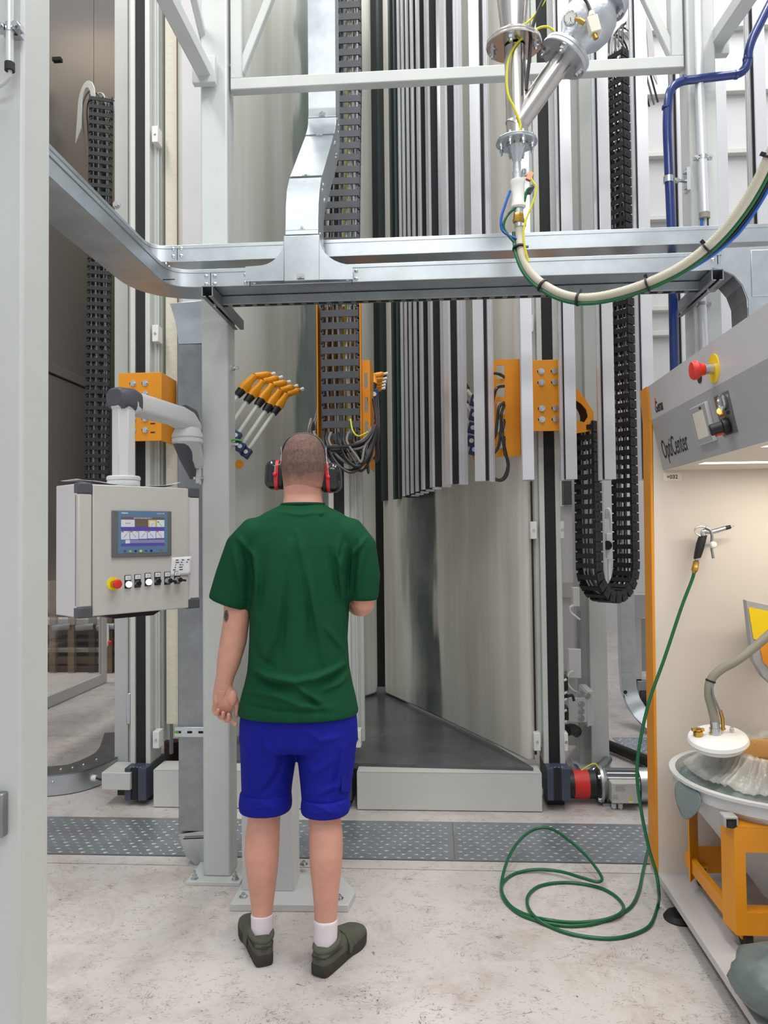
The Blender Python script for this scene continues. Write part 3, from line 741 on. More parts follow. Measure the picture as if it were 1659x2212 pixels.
# black cable loops under the middle chain and behind the right carriage
bt = thing('cable_bundle', 'sagging bundle of black cables below the ladder chain', 'cables', aty(740, 960, 4.0))
cols = ['cable_dark', 'cable_dark', 'cable_grey', 'cable_dark', 'black']
for k in range(11):
    x0 = 700+k*7.5; sag = random.uniform(985, 1022); xe = random.uniform(800, 818); y_ = 3.97+random.uniform(-.05, .05)
    Q = [aty(x0, 935, y_+.06), aty(x0+random.uniform(-4, 4), 955, y_), aty(x0+18, (955+sag)/2+10, y_-.02), aty((x0+xe)/2+4, sag, y_-.03), aty(xe-14, sag-28, y_), aty(xe, 925, y_+.12)]
    MB().tube(spline(Q, 7), random.uniform(.006, .0095), 8).build('cable', cols[k % 5], bt)
for k in range(6):
    sag = random.uniform(962, 982); y_ = 3.97+random.uniform(-.04, .03)
    Q = [aty(672+k*3, 905+k*6, y_+.15), aty(668+k*2, 935, y_+.05), aty(690+k*2, sag-4, y_), aty(735, sag, y_-.02), aty(785, 950+k*3, y_), aty(812, 918, y_+.1)]
    MB().tube(spline(Q, 7), random.uniform(.005, .0085), 8).build('cable', cols[(k+2) % 5], bt)
MB().tube(spline([aty(757, 905, 3.99), aty(762, 930, 3.97), aty(775, 942, 3.97), aty(800, 930, 4.05)], 7), .0045, 6).build('cable', 'cable_yellow', bt)
for k in range(3):
    MB().tube(spline([aty(806+k*5, 862, 4.2), aty(812+k*3, 900, 4.15), aty(814+k*2, 940, 4.12), aty(818-k*3, 985, 4.12), aty(812-k*3, 998-k*4, 4.12)], 7), .007, 8).build('cable', 'cable_dark', bt)
for k in range(2):
    MB().tube(spline([aty(690+k*4, 865, 4.2), aty(684+k*4, 895, 4.15), aty(676+k*5, 920, 4.1), aty(672+k*6, 945, 4.05)], 7), .007, 8).build('cable', 'cable_grey', bt)
bt2 = thing('cable_bundle', 'black gun cables looping through the windows of the right orange plate', 'cables', aty(1080, 900, 4.14))
for Q in ([(1090, 815), (1078, 808), (1062, 806), (1052, 812)], [(1091, 834), (1074, 838), (1066, 860), (1064, 890), (1062, 910)], [(1090, 869), (1078, 880), (1074, 910), (1068, 945), (1050, 962)],
          [(1091, 872), (1083, 895), (1082, 930), (1074, 970), (1050, 992)], [(1091, 905), (1085, 940), (1094, 985), (1097, 1010), (1085, 1035), (1062, 1034), (1048, 1020)], [(1089, 940), (1090, 975), (1098, 1000), (1094, 1028), (1080, 1038), (1062, 1030)]):
    n = len(Q); MB().tube(spline([aty(q[0], q[1], 4.21 if i == 0 else 4.13) for i, q in enumerate(Q)], 8), .0085, 8).build('cable', 'cable_dark', bt2)
bt3 = thing('cable_bundle', 'black cables bending over the orange hook into the right chain', 'cables', aty(1255, 870, 4.2))
for k in range(5):
    MB().tube(spline([aty(1236, 848+k*5, 4.2+k*.02), aty(1250-k, 858+k*5, 4.2+k*.02), aty(1263-k*2, 880+k*4, 4.2+k*.02), aty(1268-k*3, 905+k*2, 4.2+k*.02), aty(1270-k*4, 945, 4.2+k*.02)], 6), .008, 8).build('cable', 'cable_dark', bt3)

# ================================================================ HANGING ALUMINIUM PROFILES
ZP = 1.722
SPANS = ((-.056, -.042), (.0, .054))
def profile_meshes(L=4.2):
    a = MB()
    for (u0, u1) in SPANS: a.box(-.027, .027, u0, u1, 0, L)
    for u in (-.049, .030, .012): a.box(-.0285, .0285, u-.003, u+.003, 0, L)
    g = MB().box(-.022, .022, -.042, .0, .004, L)
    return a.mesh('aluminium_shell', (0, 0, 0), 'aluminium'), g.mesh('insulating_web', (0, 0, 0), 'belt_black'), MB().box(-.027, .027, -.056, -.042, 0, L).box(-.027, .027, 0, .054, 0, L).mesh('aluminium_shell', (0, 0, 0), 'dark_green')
m_sh, m_web, m_dk = profile_meshes()
plan = [(2.07, 4.02), (1.87, 4.01), (1.67, 4.0), (1.47, 3.99), (1.272, 3.975), (1.072, 3.965), (.872, 3.955), (.673, 3.915), (.468, 3.90), (.258, 3.935), (.119, 4.136), (.034, 4.354), (-.02, 4.562), (-.06, 4.745), (-.096, 4.944), (-.132, 5.132), (-.165, 5.29), (-.200, 5.457), (-.248, 5.70), (-.352, 5.93)]
names = {8: 'aluminium profile hanging just right of the orange gun plate windows', 9: 'aluminium profile with a thin black slit, left of the orange gun plate', 10: 'aluminium profile with a broad black web, nearest of the curved row',
         7: 'aluminium profile hanging over the right edge of the orange carriage', 6: 'aluminium profile hanging just right of the U chain left limb', 5: 'aluminium profile beside the far limb of the U chain, reaching the orange cabinet edge'}
for i, (x, y) in enumerate(plan):
    j0, j1 = max(0, i-1), min(len(plan)-1, i+1)
    d = Vector((plan[j0][0]-plan[j1][0], plan[j0][1]-plan[j1][1], 0)).normalized()
    ang = math.atan2(d.y, d.x)
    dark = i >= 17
    lab = names.get(i) or ('dark painted profile hanging in the rear slot, %s' % (['third right of the slot', 'second right of the slot', 'closest to the slot'][i-17]) if dark else
          ('hanging aluminium profile above the control cabinet, %s from the blue pipe' % ['fourth', 'third', 'second', 'first', 'just left'][i] if i < 5 else 'hanging aluminium profile deep in the curved row, %s behind the broad black one' % ['first', 'second', 'third', 'fourth', 'fifth', 'sixth'][i-11]))
    t = thing('aluminium_profile', lab, 'profile', (x, y, ZP), 'aluminium profiles hanging from the conveyor')
    mw = Matrix.Translation((x, y, ZP)) @ Matrix.Rotation(ang, 4, 'Z')
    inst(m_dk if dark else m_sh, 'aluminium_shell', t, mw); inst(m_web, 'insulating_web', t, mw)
def onplane(px, py, p0, n):
    r = ray(px, py); n = Vector(n); return C0 + r*((Vector(p0)-C0).dot(n)/r.dot(n))
def rect(w, h): return [(-w/2, -h/2), (w/2, -h/2), (w/2, h/2), (-w/2, h/2)]
# ================================================================ CABLE TRUNKING
Lf = 2.90; LZ0, LZ1 = wz(800, 608, Lf), wz(800, 572, Lf); LW = .155
Uf = 3.08; UZ0, UZ1 = wz(800, 551, Uf), wz(800, 517, Uf); UW = .15
def trunk(name, label, pts, wd, h, seams=(), group='galvanised cable trunking', material='galvanised', up=(0, 0, 1), lip=True):
    t = thing(name, label, 'cable trunking', pts[0], group)
    MB().sweep(pts, rect(wd, h), up).build('channel', material, t, bev=.002)
    if lip:
        o = Vector(up)*(h/2)
        MB().sweep([Vector(p)+o for p in pts], [(-wd/2-.003, -.010), (wd/2+.003, -.010), (wd/2+.003, .004), (-wd/2-.003, .004)], up).build('lid', 'galvanised', t, bev=.001)
    return t
def seam(t, p, d, nrm, h, n=2):
    """riveted joint: a thin lap plate on the visible side with four domed screws"""
    p, d, nrm = Vector(p), Vector(d).normalized(), Vector(nrm).normalized(); u = Vector((0, 0, 1))
    c = MB().obox(p+nrm*.001, d*.001, nrm*.001, u*h/2).build('joint_line', 'dark_gap', t)
    b = MB()
    for i in (-1, 1):
        for j in (-1, 1): q = p+d*.017*i+u*j*h*.24; b.lathe(q, nrm, [(.0075, 0), (.0075, .002), (.005, .005), (.0015, .006)], 10)
    b.build('joint_screws', 'bolt', t)
zl, zu = (LZ0+LZ1)/2, (UZ0+UZ1)/2
lx = -1.02-LW/2; ux = -1.165-UW/2
path = rounded([(1.9, Lf+LW/2, zl), (lx, Lf+LW/2, zl), (lx, .6, zl)], .20, 10)
tl = trunk('cable_trunking', 'lower galvanised trunking crossing the view and turning towards the camera at the left', path, LW, LZ1-LZ0)
path = rounded([(1.9, Uf+UW/2, zu), (ux, Uf+UW/2, zu), (ux, .6, zu)], .17, 10)
tu = trunk('cable_trunking', 'upper galvanised trunking running just above and behind the lower one', path, UW, UZ1-UZ0)
for px in (455, 540, 760): seam(tl, aty(px, 594-(px-760)*.036, Lf), (1, 0, 0), (0, -1, 0), LZ1-LZ0)
seam(tl, aty(1550, 552, Lf), (1, 0, 0), (0, -1, 0), LZ1-LZ0)
seam(tu, aty(383, 545, Uf), (1, 0, 0), (0, -1, 0), UZ1-UZ0)
seam(tl, atx(362, 583, lx+LW/2), (0, 1, 0), (1, 0, 0), LZ1-LZ0)
p = aty(352, 637, 2.8); p.z = LZ0-.001
MB().bar(p, p+Vector((.045, .0, 0)), .005, .002).build('slotted_mark', 'dark_gap', tl)
# perforated strut below the lower trunking
sy = Lf+LW-.012; sz1 = LZ0-.001; sh = .036
st = thing('strut_channel', 'perforated strut channel fixed below the lower trunking', 'strut', (0, sy, sz1-sh), 'strut channels carrying the trunking')
x0, x1 = wx(468, 635, sy), wx(1545, 600, sy)
MB().box(x0, x1, sy-.03, sy+.01, sz1-sh, sz1).build('channel', 'zinc_dull', st, bev=.003)
b = MB(); x = x0+.02
while x < x1-.05: b.box(x, x+.03, sy-.022, sy-.004, sz1-sh-.0012, sz1-sh+.001); x += .05
stuff(b.build('slots', 'dark_gap', st))
def ustrut(pa, pb, label):
    pa, pb = Vector(pa), Vector(pb); d = (pb-pa).normalized(); sd = d.cross(Vector((0, 0, 1))); u = Vector((0, 0, 1)); t = thing('strut_channel', label, 'strut', pa, 'strut channels carrying the trunking')
    b = MB()
    for o, w_, h in ((sd*-.02, .004, .04), (sd*.02, .004, .04), (u*.02, .04, .004), (sd*-.013+u*-.019, .014, .003), (sd*.013+u*-.019, .014, .003)): b.bar(pa+o, pb+o, w_, h)
    b.build('channel', 'zinc_dull', t); MB().cyl(pa+d*.1+u*-.03, pa+d*.1+u*.03, .006, n=8).build('bolt', 'bolt', t); return t
zs_ = LZ0-.024
qx = atz(452, 634, zs_).x
ustrut((qx, Lf-.02, zs_), (qx, 3.36, zs_), 'short strut bracket beside the top of the left column')
qx2 = atz(1556, 588, zs_).x
ustrut((qx2, Lf-.02, zs_), (qx2, 3.36, zs_), 'short strut bracket under the right end of the trunking')
# riser: tee, offset bends and vertical run
RX = (wx(613, 560, Lf-.03)+wx(690, 560, Lf-.03))/2; RWd = wx(690, 560, Lf-.03)-wx(613, 560, Lf-.03)
zt0 = wz(650, 606, Lf-.03)
ris = thing('cable_trunking', 'vertical galvanised riser with two bends joining the lower trunking by a tee', 'cable trunking', (RX, Lf, zt0), 'galvanised cable trunking')
yb = Lf+.045
V = lambda py, y: Vector((RX, y, wz(660, py, y-.07)))
z_a, z_b = wz(650, 508, Lf-.03), wz(655, 408, 2.96)
p_tee = [Vector((RX, yb, zt0)), Vector((RX, yb, z_a))]
pth = [Vector((RX, yb, z_a)), V(450, yb+.01), V(425, yb+.03), V(402, yb+.08), V(310, 3.42), V(292, 3.485), V(276, 3.51), V(255, 3.52), Vector((RX, 3.52, 5.6))]
MB().sweep(p_tee, rect(RWd, .15), (0, -1, 0)).build('tee_box', 'galvanised', ris, bev=.002)
pr = rect(RWd-.008, .135)
for nm, a, c in (('riser_bend', 0, 3), ('riser_slope', 3, 4), ('riser_bend', 4, 7), ('riser_run', 7, 8)):
    MB().sweep(pth[a:c+1], pr, (0, -1, 0)).build(nm, 'galvanised', ris, bev=.002)
    for e in (pth[a], pth[c]):
        if e.z > 5: continue
        d = (pth[c]-pth[a]).normalized(); f = Vector((0, -d.z, d.y)); 
        if f.y > 0: f = -f
        q = e+f*.069+(d*.012 if e is pth[a] else d*-.012)
        k = MB(); k.obox(q, Vector((.014, 0, 0)), d*.009, f*.002); k.cyl(q, q+f*.005, .006, n=10); k.build('latch', 'bolt', ris)
        k = MB().obox(q-f*.001+(d*-.011 if e is pth[a] else d*.011), Vector(((RWd-.006)/2, 0, 0)), d*.0012, f*.0025); k.build('joint_line', 'zinc_dull', ris)
        for s_ in (-1, 1):
            k = MB()
            for j in (-1, 1):
                k.bolt(e+Vector((s_*(RWd/2-.004), 0, 0))+f*.03*(j)+d*(.012 if e is pth[a] else -.012), (s_, 0, 0), .005, .005)
            k.build('side_screws', 'bolt', ris)
yg = Lf-.034
def gusset(pa, pc, pe, flip, label=None):
    a = [aty(*q, yg) for q in pa]; return MB().prism(a, (0, .004, 0)).build('tee_gusset', 'galvanised', ris)
arcL = [(613+(556-613)*(1-math.cos(t)), 518+(574-518)*math.sin(t)) for t in [math.pi/2*i/8 for i in range(9)]]
arcR = [(690+(762-690)*(1-math.cos(t)), 514+(572-514)*math.sin(t)) for t in [math.pi/2*i/8 for i in range(9)]]
def gpoly(arc, bx, by, x2): return arc+[(arc[-1][0]-(8 if x2 < arc[-1][0] else -8), arc[-1][1]+2), (bx, by), (x2, by+2)]
MB().prism([aty(*q, yg) for q in arcL+[(530, 576), (530, 608), (613, 606)]], (0, .004, 0)).build('tee_gusset', 'galvanised', ris)
MB().prism([aty(*q, yg) for q in arcR+[(762, 603), (690, 604)]], (0, .004, 0)).build('tee_gusset', 'galvanised', ris)
k = MB(); q = aty(649, 596, Lf-.036); k.obox(q, (.014, 0, 0), (0, 0, .009), (0, .002, 0)); k.cyl(q, q+Vector((0, -.006, 0)), .007, n=10); k.build('latch', 'bolt', ris)
# drop behind the left column down to the floor
dy = 3.40
dx0, dx1 = wx(385, 1500, dy-.03), wx(450, 1500, dy-.03); dcx = (dx0+dx1)/2
dr = thing('cable_trunking', 'grey trunking dropping to the floor behind the left column', 'cable trunking', (dcx, dy, 0), 'galvanised cable trunking')
zt_, zb_ = wz(400, 660, dy), wz(400, 1790, dy)
MB().sweep([(dcx, dy+.03, wz(400, 745, dy)), (dcx, dy+.03, zb_)], rect(dx1-dx0, .12), (0, -1, 0)).build('drop_run', 'zinc_dull', dr, bev=.003)
MB().prism([aty(*q, dy-.03) for q in ((385, 745), (383, 722), (379, 695), (371, 668), (366, 655), (445, 648), (445, 744))], (0, .12, 0)).build('upper_bend', 'galvanised', dr, bev=.002)
MB().sweep([(dcx, dy+.03, zb_), (dcx+.004, dy+.032, .13), (dcx+.016, dy+.036, .085), (dcx+.05, dy+.05, .045), (dcx+.1, dy+.07, .02)], rect(dx1-dx0, .115), (0, -1, 0)).build('floor_elbow', 'galvanised', dr, bev=.002)
MB().bar(aty(396, 1812, dy-.035), aty(440, 1810, dy-.035), .003, .004).build('slotted_mark', 'dark_gap', dr)
sb = aty(380, 1579, dy-.03)
b = MB().box(sb.x, sb.x+.16, dy-.05, dy-.03, sb.z-.022, sb.z+.022); bd = b.build('clamp_rail', 'galvanised', dr, bev=.002)
b = MB()
for i in range(3): b.box(sb.x+.008+i*.05, sb.x+.03+i*.05, dy-.0512, dy-.049, sb.z-.005, sb.z+.005)
b.build('rail_slots', 'dark_gap', bd)
MB().box(sb.x+.001, sb.x+.02, dy-.0515, dy-.0505, sb.z-.004, sb.z+.004).build('green_plug', 'cable_green', bd)
# right end of the trunking: large tee plate curving down
te = thing('trunking_elbow', 'galvanised elbow plate curving down from the right end of the trunking', 'cable trunking', aty(1600, 600, Lf), 'galvanised cable trunking')
ye = Lf-.006
pl = [(1540, 578), (1560, 582), (1585, 594), (1604, 615), (1616, 645), (1618, 690), (1690, 690), (1690, 530), (1560, 536), (1556, 575)]
MB().prism([aty(*q, ye) for q in pl], (0, .005, 0)).build('elbow_plate', 'galvanised', te)
inn = [(1540, 580), (1560, 584), (1584, 596), (1602, 617), (1613, 646), (1615, 690)]
b = MB()
for i in range(len(inn)-1):
    p, q = aty(*inn[i], ye), aty(*inn[i+1], ye); b.prism([p, q, q+Vector((0, .15, 0)), p+Vector((0, .15, 0))], (0, 0, .003))
b.build('elbow_skin', 'zinc_dull', te)
MB().box(wx(1625, 600, ye)-.004, wx(1700, 600, ye), ye-.004, ye, wz(1640, 640, ye), wz(1640, 540, ye)).build('cover_plate', 'galvanised', te, bev=.002)

# ================================================================ PIPES AT THE RIGHT
def pipe(name, label, cat, corners, r, material, bend=.07, group=None):
    t = thing(name, label, cat, corners[0], group); MB().tube(rounded(corners, bend, 7), r, 16).build('tube', material, t); return t
yb_ = 3.20
bp = pipe('air_pipe', 'dark blue painted air pipe with three bends in front of the right column', 'pipe',
          [aty(1690, -45, yb_), aty(1617, 100, yb_), aty(1613, 158, yb_), aty(1446, 178, yb_), aty(1440, 260, yb_), aty(1451, 520, yb_), aty(1458, 860, yb_)], .0178, 'pipe_blue', .075)
for q, d in (((1615, 128), (1614, 118)), ((1590, 161), (1600, 160)), ((1478, 172), (1468, 173)), ((1440, 232), (1440, 242))):
    p = aty(*q, yb_); e = (aty(*d, yb_)-p).normalized(); MB().cyl(p-e*.005, p+e*.005, .0198, n=16).build('coupling', 'pipe_blue', bp)
p = aty(1444, 388, yb_)
cp = MB().cyl(p-Vector((0, 0, .013)), p+Vector((0, 0, .013)), .0205, n=16); cp.cyl(p+Vector((.02, 0, 0)), p+Vector((.085, .03, 0)), .006, n=8); cp.cyl(p+Vector((.03, 0.01, 0)), p+Vector((.045, .012, 0)), .011, n=6)
cp.box(p.x+.075, p.x+.09, p.y+.0, p.y+.045, p.z-.045, p.z+.05); cp.cyl(p+Vector((.075, .02, .035)), p+Vector((.066, .02, .035)), .007, n=6); cp.cyl(p+Vector((.075, .02, -.03)), p+Vector((.066, .02, -.03)), .007, n=6)
cp.build('pipe_clamp', 'bolt', bp)
yc2 = 3.215
cd2 = thing('cable_conduit', 'vertical steel conduit clamped to the front of the right column', 'conduit', aty(1520, 470, yc2))
MB().cyl(aty(1507, -60, yc2), aty(1511, 185, yc2), .0165, n=16).build('tube', 'aluminium', cd2)
MB().cyl(aty(1511, 183, yc2), aty(1522, 468, yc2), .0195, n=18).build('sleeve', 'aluminium', cd2)
MB().cyl(aty(1522, 460, yc2), aty(1522, 472, yc2), .0215, n=18).build('end_bush', 'hose_grey', cd2)
p = aty(1518, 341, yc2); c = MB().cyl(p-Vector((0, 0, .008)), p+Vector((0, 0, .008)), .0215, n=18)
for s_ in (-1, 1): c.box(p.x+s_*.028-.009, p.x+s_*.028+.009, p.y-.008, p.y+.01, p.z-.008, p.z+.008); c.cyl(p+Vector((s_*.03, -.016, -.0)), p+Vector((s_*.03, -.008, 0)), .006, n=8)
c.build('clamp', 'bolt', cd2)
for k, (m_, dx) in enumerate((('cable_blue', -5), ('cable_light', 3), ('cable_dark', 7))):
    MB().tube([aty(1521+dx, 465, yc2), aty(1521+dx, 488, yc2), aty(1523+dx, 520, yc2)], .006, 8).build('cable', m_, cd2)
yl2 = 3.24
cd3 = pipe('cable_conduit', 'short lower steel conduit seen between the trunking and the cabinet', 'conduit', [aty(1516, 640, yl2), aty(1523, 780, yl2)], .017, 'aluminium')
p = aty(1517, 657, yl2); c = MB().cyl(p-Vector((0, 0, .007)), p+Vector((0, 0, .007)), .0195, n=18); c.box(p.x-.035, p.x+.035, p.y-.004, p.y+.008, p.z-.007, p.z+.007); c.build('clamp', 'bolt', cd3)

# ================================================================ POWDER PIPE ASSEMBLY
py_ = 2.70; S = py_/FPX
Q = lambda x, y, dy=0: aty(x, y, py_+dy)
yp = thing('powder_pipe', 'hanging stainless Y pipe with flanges and a slanted valve body', 'pipe assembly', Q(1117, 330))
zdir = Vector((0, 0, 1))
MB().cyl(Q(1119, 318), Q(1112, 105), .038, n=28).build('main_tube', 'stainless', yp)
c1 = Q(1110, 96)
MB().lathe(c1, zdir, [(.0395, -.008), (.042, .02), (.062, .22), (.095, .55)], 28).build('upper_cone', 'stainless', yp)
def flange(c, ax, r, th, material, nb, rb, nm='flange', gap=True, br=.011, ph=.3, parent=None):
    c, ax = Vector(c), Vector(ax).normalized(); f = MB().lathe(c, ax, [(r-.003, -th), (r, -th+.003), (r, -.0015), (r-.003, 0)], 36)
    if gap: f.lathe(c, ax, [(r-.004, .002), (r-.002, .004), (r-.002, th-.001), (r-.005, th+.002)], 36)
    ob = f.build(nm, material, parent or yp)
    _, a, b = MB().frame(ax)
    for i in range(nb):
        q = c+(a*math.cos(ph+2*math.pi*i/nb)+b*math.sin(ph+2*math.pi*i/nb))*rb
        k = MB().cyl(q-ax*(th+.003), q-ax*(th), br*1.5, n=14); k.cyl(q-ax*(th+.016), q-ax*(th+.003), br, n=6); k.cyl(q-ax*(th+.026), q-ax*(th+.015), br*.62, n=10)
        if gap: k.cyl(q+ax*th, q+ax*(th+.012), br, n=6)
        k.build('flange_bolt', 'bolt', ob)
    return ob
flange(c1, zdir, .098, .010, 'stainless', 4, .076, ph=.55)
c2 = Q(1116, 308)
flange(c2, zdir, .073, .006, 'galvanised', 8, .058, br=.0065)
b0, b1 = Q(1122, 262), Q(1216, 128); bd_ = (b1-b0).normalized()
MB().cyl(b0-bd_*.03, b1, .0385, n=28).build('branch_tube', 'stainless', yp)
flange(b1+bd_*.012, bd_, .092, .015, 'cast_alu', 4, .071, ph=.8, br=.0125)
v1 = Q(1312, 6)
Lv = (v1-b1).length
MB().lathe(b1+bd_*.025, bd_, [(.05, 0), (.055, .01), (.06, .05), (.085, .085), (.095, Lv*.5), (.088, Lv*.68), (.062, Lv*.82), (.056, Lv*.93)], 26).build('valve_body', 'cast_alu', yp)
flange(b1+bd_*(Lv*.95+.02), bd_, .088, .014, 'cast_alu', 4, .069, ph=.8, br=.012)
MB().cyl(v1, v1+bd_*.6, .04, n=20).build('branch_tube', 'stainless', yp)
# gauge and solenoid on the valve
g0 = Q(1232, 38, -.10); gd = Vector((-.15, -1, -.35)).normalized()
g = MB().lathe(g0, gd, [(.020, -.025), (.0225, -.022), (.0225, 0), (.020, .003), (.0195, .001)], 22).build('pressure_gauge', 'bolt', yp)
MB().cyl(g0+gd*.001, g0+gd*.0018, .0190, n=22).build('gauge_face', 'plastic_white', g)
_, ga, gb = MB().frame(gd); k = MB().bar(g0+gd*.0022, g0+gd*.0022+(ga*.6+gb*.8)*.013, .0016, .0008, gd)
for i in range(9): a = i*2*math.pi/11; q = g0+gd*.0022+(ga*math.cos(a)+gb*math.sin(a))*.0155; k.obox(q, ga*.0008, gb*.0008, gd*.0003)
k.build('gauge_marks', 'ink', g)
k = MB().cyl(Q(1242, 40, -.1), Q(1250, 43, -.1), .006, n=10); k.cyl(Q(1250, 43, -.1), Q(1262, 50, -.1), .009, n=8); k.build('gauge_fitting', 'brass', yp)
s0 = Q(1279, 42, -.11); sdv = (Q(1288, 75, -.11)-s0).normalized(); sx_ = sdv.cross(Vector((0, -1, 0))).normalized()
k = MB().obox(Q(1282, 56, -.11), sx_*.018, sdv*.028, Vector((0, .016, 0))); k.cyl(Q(1279, 36, -.11), Q(1277, 24, -.11), .013, .008, n=12); k.build('solenoid_valve', 'label_white', yp, bev=.002)
MB().cyl(Q(1284, 74, -.11), Q(1288, 84, -.11), .0085, n=10).build('solenoid_nut', 'brass', yp)
MB().tube(spline([Q(1277, 26, -.11), Q(1268, 5, -.1), Q(1250, -20, -.1), Q(1235, -60, -.08)], 6), .0055, 8).build('valve_cable', 'black', yp)
# funnel, pinch valve and couplings below
MB().lathe(c2+zdir*-.008, -zdir, [(.036, 0), (.034, .004), (.013, .062), (.013, .07)], 24).build('funnel', 'galvanised', yp)
MB().cyl(Q(1117, 355), Q(1117, 372), .0135, n=18).cyl(Q(1117, 372), Q(1118, 388), .0165, n=18).build('adapter', 'cast_alu', yp)
MB().lathe(Q(1118, 388), Q(1120, 452)-Q(1118, 388), [(.020, 0), (.025, .003), (.026, .012), (.0235, .018), (.0235, .084), (.026, .09), (.026, .099), (.020, .104)], 20).build('pinch_valve', 'plastic_white', yp)
MB().cyl(Q(1120, 452), Q(1120, 462), .017, n=16).build('adapter', 'cast_alu', yp)
MB().lathe(Q(1120, 461), -zdir, [(.017, 0), (.0185, .003), (.0185, .018), (.021, .02), (.021, .032), (.017, .036)], 8).build('brass_coupling', 'brass', yp)
k = MB().cyl(Q(1120.5, 483), Q(1121, 491), .016, n=16); k.box(Q(1121, 487).x+.0, Q(1136, 487).x, py_-.012, py_+.004, Q(1121, 490).z, Q(1121, 485).z); k.build('hose_clip', 'bolt', yp)
k = MB().cyl(Q(1128, 378), Q(1140, 378), .006, n=8); k.cyl(Q(1132, 366), Q(1132, 376), .008, n=8); k.build('valve_nipple', 'bolt', yp)
MB().obox(Q(1144, 381), (.008, 0, -.004), (0, .008, 0), (.006, 0, .013)).build('copper_clamp', 'copper', yp)
k = MB().cyl(Q(1137, 418), Q(1143, 415), .007, n=8); k.cyl(Q(1141, 417), Q(1151, 402), .010, .008, n=10); k.build('air_elbow', 'cap_grey', yp)
for pts, r, m_, nm in (([(1147, 385), (1153, 396), (1158, 402), (1157, 418), (1148, 445), (1136, 475), (1131, 500), (1133, 530), (1142, 566)], .0035, 'cable_yellow', 'earth_wire'),
                       ([(1121, 285), (1124, 268), (1112, 235), (1098, 205), (1095, 165), (1100, 125), (1118, 92), (1150, 68), (1172, 58), (1188, 60), (1199, 70)], .0042, 'cable_yellow', 'earth_wire'),
                       ([(1182, -10), (1168, 15), (1140, 48), (1110, 60), (1085, 68), (1079, 72), (1090, 78), (1120, 74), (1150, 67)], .0038, 'cable_yellow', 'earth_wire'),
                       ([(1180, -12), (1160, 30), (1148, 70), (1144, 120), (1140, 160), (1137, 195)], .0062, 'black', 'black_cable'),
                       ([(1102, 412), (1092, 440), (1083, 470), (1084, 495), (1098, 508), (1112, 514), (1121, 520)], .0048, 'cable_blue', 'blue_air_tube'),
                       ([(1149, 404), (1138, 412), (1130, 440), (1106, 455), (1093, 470), (1088, 490), (1098, 508), (1112, 525)], .0048, 'hose_green', 'green_air_tube')):
    off = -.045 if nm in ('earth_wire', 'black_cable') else -.01
    MB().tube(spline([Q(a, c, off) for a, c in pts], 6), r, 8).build(nm, m_, yp)
# braided hose with its green companion
hp = [(1121, 478, 2.70), (1122, 510, 2.70), (1126, 545, 2.68), (1140, 580, 2.66), (1165, 608, 2.64), (1205, 632, 2.61), (1250, 643, 2.58), (1300, 640, 2.54), (1360, 625, 2.50), (1420, 602, 2.46), (1480, 570, 2.42), (1540, 522, 2.37), (1590, 465, 2.32), (1630, 403, 2.27), (1665, 330, 2.22), (1700, 250, 2.18), (1735, 150, 2.15), (1760, 20, 2.12), (1775, -140, 2.10), (1780, -420, 2.10)]
mb_ = mat('hose_braid', (206, 200, 182), .4)
nt = mb_.node_tree; tc = nt.nodes.new('ShaderNodeTexCoord'); wv = [nt.nodes.new('ShaderNodeTexWave') for _ in (0, 1)]
for wv_, rz in zip(wv, (.78, -.78)):
    mp = nt.nodes.new('ShaderNodeMapping'); mp.inputs['Rotation'].default_value = (.4, rz, rz); nt.links.new(tc.outputs['Object'], mp.inputs[0]); nt.links.new(mp.outputs[0], wv_.inputs['Vector']); wv_.inputs['Scale'].default_value = 90
mx = nt.nodes.new('ShaderNodeMath'); mx.operation = 'MULTIPLY'; nt.links.new(wv[0].outputs['Fac'], mx.inputs[0]); nt.links.new(wv[1].outputs['Fac'], mx.inputs[1])
rp = nt.nodes.new('ShaderNodeValToRGB'); rp.color_ramp.elements[0].color = srgb(176, 170, 152); rp.color_ramp.elements[1].color = srgb(226, 222, 208); nt.links.new(mx.outputs[0], rp.inputs[0]); nt.links.new(rp.outputs[0], mb_.node_tree.nodes['Principled BSDF'].inputs['Base Color'])
HP = spline([aty(*q) for q in hp], 8)
hs = thing('braided_hose', 'thick clear braided hose sagging from the Y pipe to the right edge', 'hose', HP[0])
MB().tube(HP, .0150, 14).build('hose', 'hose_braid', hs)
ties = MB()
for f in (.12, .29, .40, .575, .72, .925):
    i = int(f*120); d = (HP[i+1]-HP[i]).normalized(); n_ = d.cross(Vector((0, 1, 0))).normalized()
    k = MB().cyl(HP[i]-n_*.005-d*.003, HP[i]-n_*.005+d*.003, .0235, n=18); k.obox(HP[i]+n_*.02+Vector((0, -.006, 0)), d*.004, n_*.007, Vector((0, .004, 0))); k.build('cable_tie', 'black', hs)
GP = []
for i in range(2, len(HP)):
    d = (HP[min(i+1, len(HP)-1)]-HP[i-1]).normalized(); n_ = d.cross(Vector((0, 1, 0))).normalized(); GP.append(HP[i]-n_*.0195)
gh = thing('air_hose', 'thin green air hose tied along the underside of the braided hose', 'hose', GP[0])
MB().tube(GP[4:], .0062, 10).build('hose', 'hose_green', gh)
bh = thing('cable_bundle', 'black and blue cables tied beside the braided hose at the right edge', 'cables', GP[-1])
for k, (m_, o) in enumerate((('black', .011), ('cable_blue', .020))):
    MB().tube([p+Vector((0, .006, 0))+(GP[i+77]-HP[i+79]).normalized()*o*min(1, i/14) for i, p in enumerate(GP[77:])], .0052, 8).build('cable', m_, bh)
k = MB()
